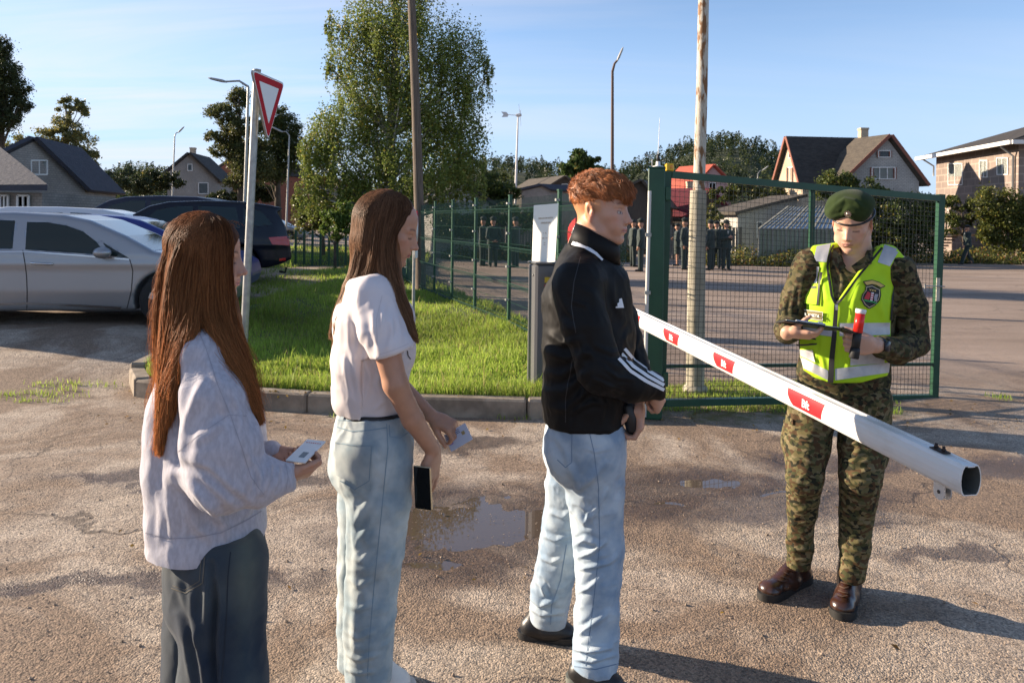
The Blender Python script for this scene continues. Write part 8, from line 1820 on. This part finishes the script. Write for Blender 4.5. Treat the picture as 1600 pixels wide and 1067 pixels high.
car('black estate 4x4 parked on the grass, with red tail lamp and tow bar', ox5, dx5, .32, -1, x5, 1.93, (0, -2.93), .375, [[(-.95, 1.16), (-1.3, 1.52), (-1.7, 1.60), (-2.0, 1.61), (-2.0, 1.15)], [(-2.1, 1.15), (-2.1, 1.61), (-2.85, 1.60), (-2.95, 1.15)], [(-3.03, 1.16), (-3.0, 1.59), (-3.35, 1.54), (-3.62, 1.24)]], paint('black_paint', (.008, .010, .018), .3, .22), .026, wind=[(-.40, -1.25, 1.15, 1.60), (-3.55, -3.95, 1.22, 1.56)],
    extras=[('patch', [(421, 371), (455, 369), (455, 384), (426, 382)], 'tail_lamp', mtl), ('line', [(424, 376), (452, 376)], 2.5, 'lamp_bar', mat('lamp_orange', (.6, .3, .2), rough=.2)), ('patch', [(437, 404), (448, 403), (448, 407), (437, 408)], 'reflector', mtl), ('line', [(270, 398), (350, 398), (400, 404)], 2, 'sill_trim', mblk), ('handle', (350, 366), (362, 366), mblk), ('handle', (300, 366), (312, 366), mblk),
            ('tube', [P(455, 424, dx5 + .9), P(464, 426, dx5 + .9), P(466, 418, dx5 + .9)], .025, 'tow_bar', mblk), ('line', [(300, 316), (350, 316), (410, 320)], 2, 'roof_rail', mblk)], piv=pv(440, dx5), yaw=17)
wg = scaled(suv, 0, 1.05, 1.13)
car('dark blue estate car with roof rails, farthest of the parked row', (100 - 800) / FPX * 20.5 + .0, 20.5, .42, -1, scaled(suv, 0, 1.1, 1.17), 1.85, (0, -2.9), .36, [[(-.75, 1.22), (-1.15, 1.55), (-1.7, 1.70), (-2.1, 1.71), (-2.1, 1.22)], [(-2.25, 1.22), (-2.25, 1.71), (-3.0, 1.70), (-3.0, 1.22)], [(-3.12, 1.22), (-3.12, 1.69), (-3.6, 1.60), (-3.6, 1.25)]], paint('navy_paint', (.015, .018, .035), .3, .3), .032, extras=[('line', [(125, 305), (160, 304), (215, 306)], 2.2, 'roof_rail', mblk)])
car('black hatchback parked far off in front of the small garage', (300 - 800) / FPX * 45, 45, .75, 1, sp_, 1.8, (0, -2.7), .32, [gs_, gr_], bpy.data.materials['black_paint'], .05, wind=[(-.18, -1.0, .98, 1.38)])
car('silver car parked far off left of the birch', (452 - 800) / FPX * 47, 47, .25, 1, sp_, 1.8, (0, -2.7), .32, [gs_, gr_], bpy.data.materials['silver_paint'], .05, wind=[(-.18, -1.0, .98, 1.38)])
# ------------------------------------------------------------------ uniformed people across the yard
mun = mat('dark_green_uniform', (.016, .030, .026), rough=.85, sheen=.2); mcap = mat('dark_cap', (.010, .016, .014), rough=.7); msh = mat('polished_shoe', (.010, .010, .010), rough=.3); mshirt = mat('pale_shirt', (.5, .5, .45)); mskf = mat('skin_far', (.42, .22, .14), rough=.6)
def officer(px, py, d, face, label, pose='stand', skirt=False, cap='peaked', hgt=1.78, arms='down'):
    base = G(px, py); base = np.array([base[0] * d / base[1], d, 0.0]); root = thing('person', label, 'person', base, group='uniformed people on the yard'); f = np.array([math.cos(face), math.sin(face), 0]); l = np.array([-f[1], f[0], 0]); u = np.array([0, 0, 1.0]); k = hgt / 1.78
    pt = lambda a, b_, c: base + (f * a + l * b_ + u * c) * k
    st_ = .30 if pose == 'walk' else .0
    S = SDF(); S.ell(pt(.01, 0, 1.66), np.array([.095, .080, .12]) * k, None, .01); S.ell(pt(.10, 0, 1.645), np.array([.02, .015, .03]) * k, None, .02); S.cap(pt(0, 0, 1.58), pt(-.01, 0, 1.42), .055, .06, .02); S.chain([pt(0, 0, 1.4), pt(0, 0, 1.0)], [.1, .11], .03)
    hd = []
    for s_ in (-1, 1):
        if arms == 'front': e_, w_ = pt(.05, s_ * .27, 1.14), pt(.30, s_ * .07, 1.22)
        elif arms == 'folded': e_, w_ = pt(.04, s_ * .26, 1.12), pt(.20, s_ * -.02, 1.16)
        elif arms == 'back': e_, w_ = pt(-.12, s_ * .28, 1.10), pt(-.20, s_ * .04, .98)
        else: e_, w_ = pt(-.03 + .14 * s_ * (st_ > 0), s_ * .27, 1.13), pt(.04 + .26 * s_ * (st_ > 0), s_ * .28, .88)
        hd.append((e_, w_)); S.cap(e_, w_, .035, .03, .02); D_ = w_ - e_; hand(S, w_, D_, -l * s_, 1, [(.3, .4, .3)] * 4, k)
        S.chain([pt(0, s_ * .09, .9), pt(st_ * s_ * .35, s_ * .10, .5), pt(st_ * s_ * .9, s_ * .10, .1)], [.07, .05, .04], .02)
    V, F = S.mesh(base - [.6, .6, 0] , base + [.6, .6, 1.9], .0125); mesh_obj('body', np_mesh('body', V, F, [mskf]), root)
    S = SDF(); S.chain([pt(0, 0, 1.40), pt(.01, 0, 1.2), pt(0, 0, 1.0), pt(0, 0, .84)], [.13, .14, .135, .155], .04, (l, 1.55)); S.cap(pt(0, -.17, 1.42), pt(0, .17, 1.42), .078, .078, .04)
    for s_, (e_, w_) in zip((-1, 1), hd): S.chain([pt(0, s_ * .19, 1.42), e_, w_ + (e_ - w_) * .1], [.068 * k, .058 * k, .045 * k], .02)
    S.half(pt(0, 0, .80), -u, .01); V, F = S.mesh(base - [.6, .6, 0], base + [.6, .6, 1.9], .015); mesh_obj('tunic', np_mesh('tunic', V, F, [mun]), root)
    b = MB(); b.box(pt(.128, 0, 1.40), (.012, .06, .12), rz=face); b.build('shirt', mshirt, root)
    S = SDF(); feet = []
    for s_ in (-1, 1):
        kn, an_ = pt(st_ * s_ * .45 + (.06 if st_ else 0), s_ * .10, .48), pt(st_ * s_, s_ * .11, .09 + (.06 if st_ and s_ < 0 else 0)); feet.append(an_)
        if skirt: S.chain([pt(0, s_ * .06, .9), pt(0, s_ * .05, .55)], [.13, .12], .04)
        else: S.chain([pt(0, s_ * .09, .90), kn, an_], [.105, .082, .068], .02)
    if skirt: S.half(pt(0, 0, .50), -u, .01)
    V, F = S.mesh(base - [.7, .7, 0], base + [.7, .7, 1.3], .0155); mesh_obj('skirt' if skirt else 'trousers', np_mesh('trousers', V, F, [mun]), root)
    for an_ in feet: S = SDF(); S.cap(an_ - u * .05 - f * .04, an_ - u * .055 + f * .15, .042, .034, .01); V, F = S.mesh(an_ - .3, an_ + .3, .013); mesh_obj('shoe', np_mesh('shoe', V, F, [msh]), root)
    S = SDF()
    if cap == 'peaked': S.ell(pt(.01, 0, 1.80), np.array([.135, .125, .035]) * k, None, .02); S.cap(pt(.005, 0, 1.73), pt(.01, 0, 1.78), .100 * k, .108 * k, .02); S.ell(pt(.10, 0, 1.725), np.array([.06, .07, .012]) * k, None, .01)
    else: S.ell(pt(-.0, .02, 1.775), np.array([.125, .12, .045]) * k, None, .02); S.cap(pt(.0, 0, 1.73), pt(.0, 0, 1.75), .098 * k, .1 * k, .02)
    S.half(pt(0, 0, 1.712), -u, .01); V, F = S.mesh(base + [-.3, -.3, 1.5 * k], base + [.3, .3, 2.0 * k], .012); mesh_obj('cap', np_mesh('cap', V, F, [mcap]), root); fixp(root)
WS, ES, SS, NS = math.pi, 0.0, -math.pi / 2, math.pi / 2
officer(754, 411, 29, -.4, 'uniformed officer at the left of the group, behind the second fence post', arms='folded')
officer(770, 413, 28.5, 1.9, 'officer in dark green with back turned, hands clasped behind', arms='back')
officer(805, 413, 28.5, 2.6, 'officer standing alone behind the mesh fence left of the notice board', arms='folded')
officer(989, 412, 30, .3, 'officer left of the thick gate post', arms='down', cap='beret')
officer(1001, 418, 27, 2.8, 'officer partly hidden by the white conduit pipe', arms='down')
officer(1058, 409, 31, 2.9, 'woman officer in a skirt and cap behind the gate', skirt=True, hgt=1.66, cap='beret', arms='folded')
officer(1069, 417, 28.5, -.5, 'tall officer standing just left of the pale concrete pole', arms='down', hgt=1.84)
officer(1110, 416, 28.5, 2.5, 'officer just right of the pale concrete pole, seen from behind', arms='down')
officer(1119, 413, 29.5, 1.2, 'second officer right of the pole, half hidden by another', arms='down', cap='beret')
officer(1134, 416, 28.5, -1.3, 'officer in a peaked cap lifting both hands to the chest', arms='front')
officer(1465, 409, 36, WS, 'officer walking behind the right stile of the gate', pose='walk', cap='beret')
officer(1511, 411, 35.5, WS, 'officer in a green beret striding left at the far right', pose='walk', cap='beret')
# ------------------------------------------------------------------ loose pieces become parts of their own
def split_loose(o):
    me = o.data; nv = len(me.vertices); E = np.empty(len(me.edges) * 2, np.int32); me.edges.foreach_get('vertices', E); E = E.reshape(-1, 2); lab = np.arange(nv)
    co = np.empty(nv * 3, np.float32); me.vertices.foreach_get('co', co); co = co.reshape(-1, 3)
    _, inv = np.unique(np.round(co, 4), axis=0, return_inverse=True); inv = inv.ravel(); first = np.full(inv.max() + 1, nv); np.minimum.at(first, inv, np.arange(nv)); E = np.concatenate([E, np.stack([np.arange(nv), first[inv]], 1)])
    while True:
        m_ = np.minimum(lab[E[:, 0]], lab[E[:, 1]]); l2 = lab.copy(); np.minimum.at(l2, E[:, 0], m_); np.minimum.at(l2, E[:, 1], m_); l2 = l2[l2]
        if (l2 == lab).all(): break
        lab = l2
    ids = np.unique(lab)
    if len(ids) < 2 or len(ids) > 24: return
    F = [tuple(p.vertices) for p in me.polygons]; fm = [p.material_index for p in me.polygons]; sm_ = [p.use_smooth for p in me.polygons]; first_ = True; base = o.name.split('.')[0]
    for i in ids:
        fi = [k for k, f in enumerate(F) if lab[f[0]] == i]
        if not fi: continue
        u_ = sorted({v for k in fi for v in F[k]}); mp_ = {v: j for j, v in enumerate(u_)}
        nm = np_mesh(base, co[u_], [[mp_[v] for v in F[k]] for k in fi], list(me.materials), [fm[k] for k in fi], np.array([sm_[k] for k in fi]))
        if first_: o.data = nm; first_ = False
        else: c = o.copy(); c.data = nm; SC.collection.objects.link(c)
for o in list(SC.objects):
    if o.type == 'MESH' and o.parent and o.name.split('.')[0] in ('reflective_tape', 'bracket', 'hinge', 'clamp', 'pocket_flap', 'side_strap', 'side_windows', 'windscreen', 'pocket_strap', 'bolt', 'lace', 'sleeve_stripe', 'eaves', 'shutter_trim', 'collar_flap', 'warning_sticker', 'seam', 'pocket_stitching'): split_loose(o)
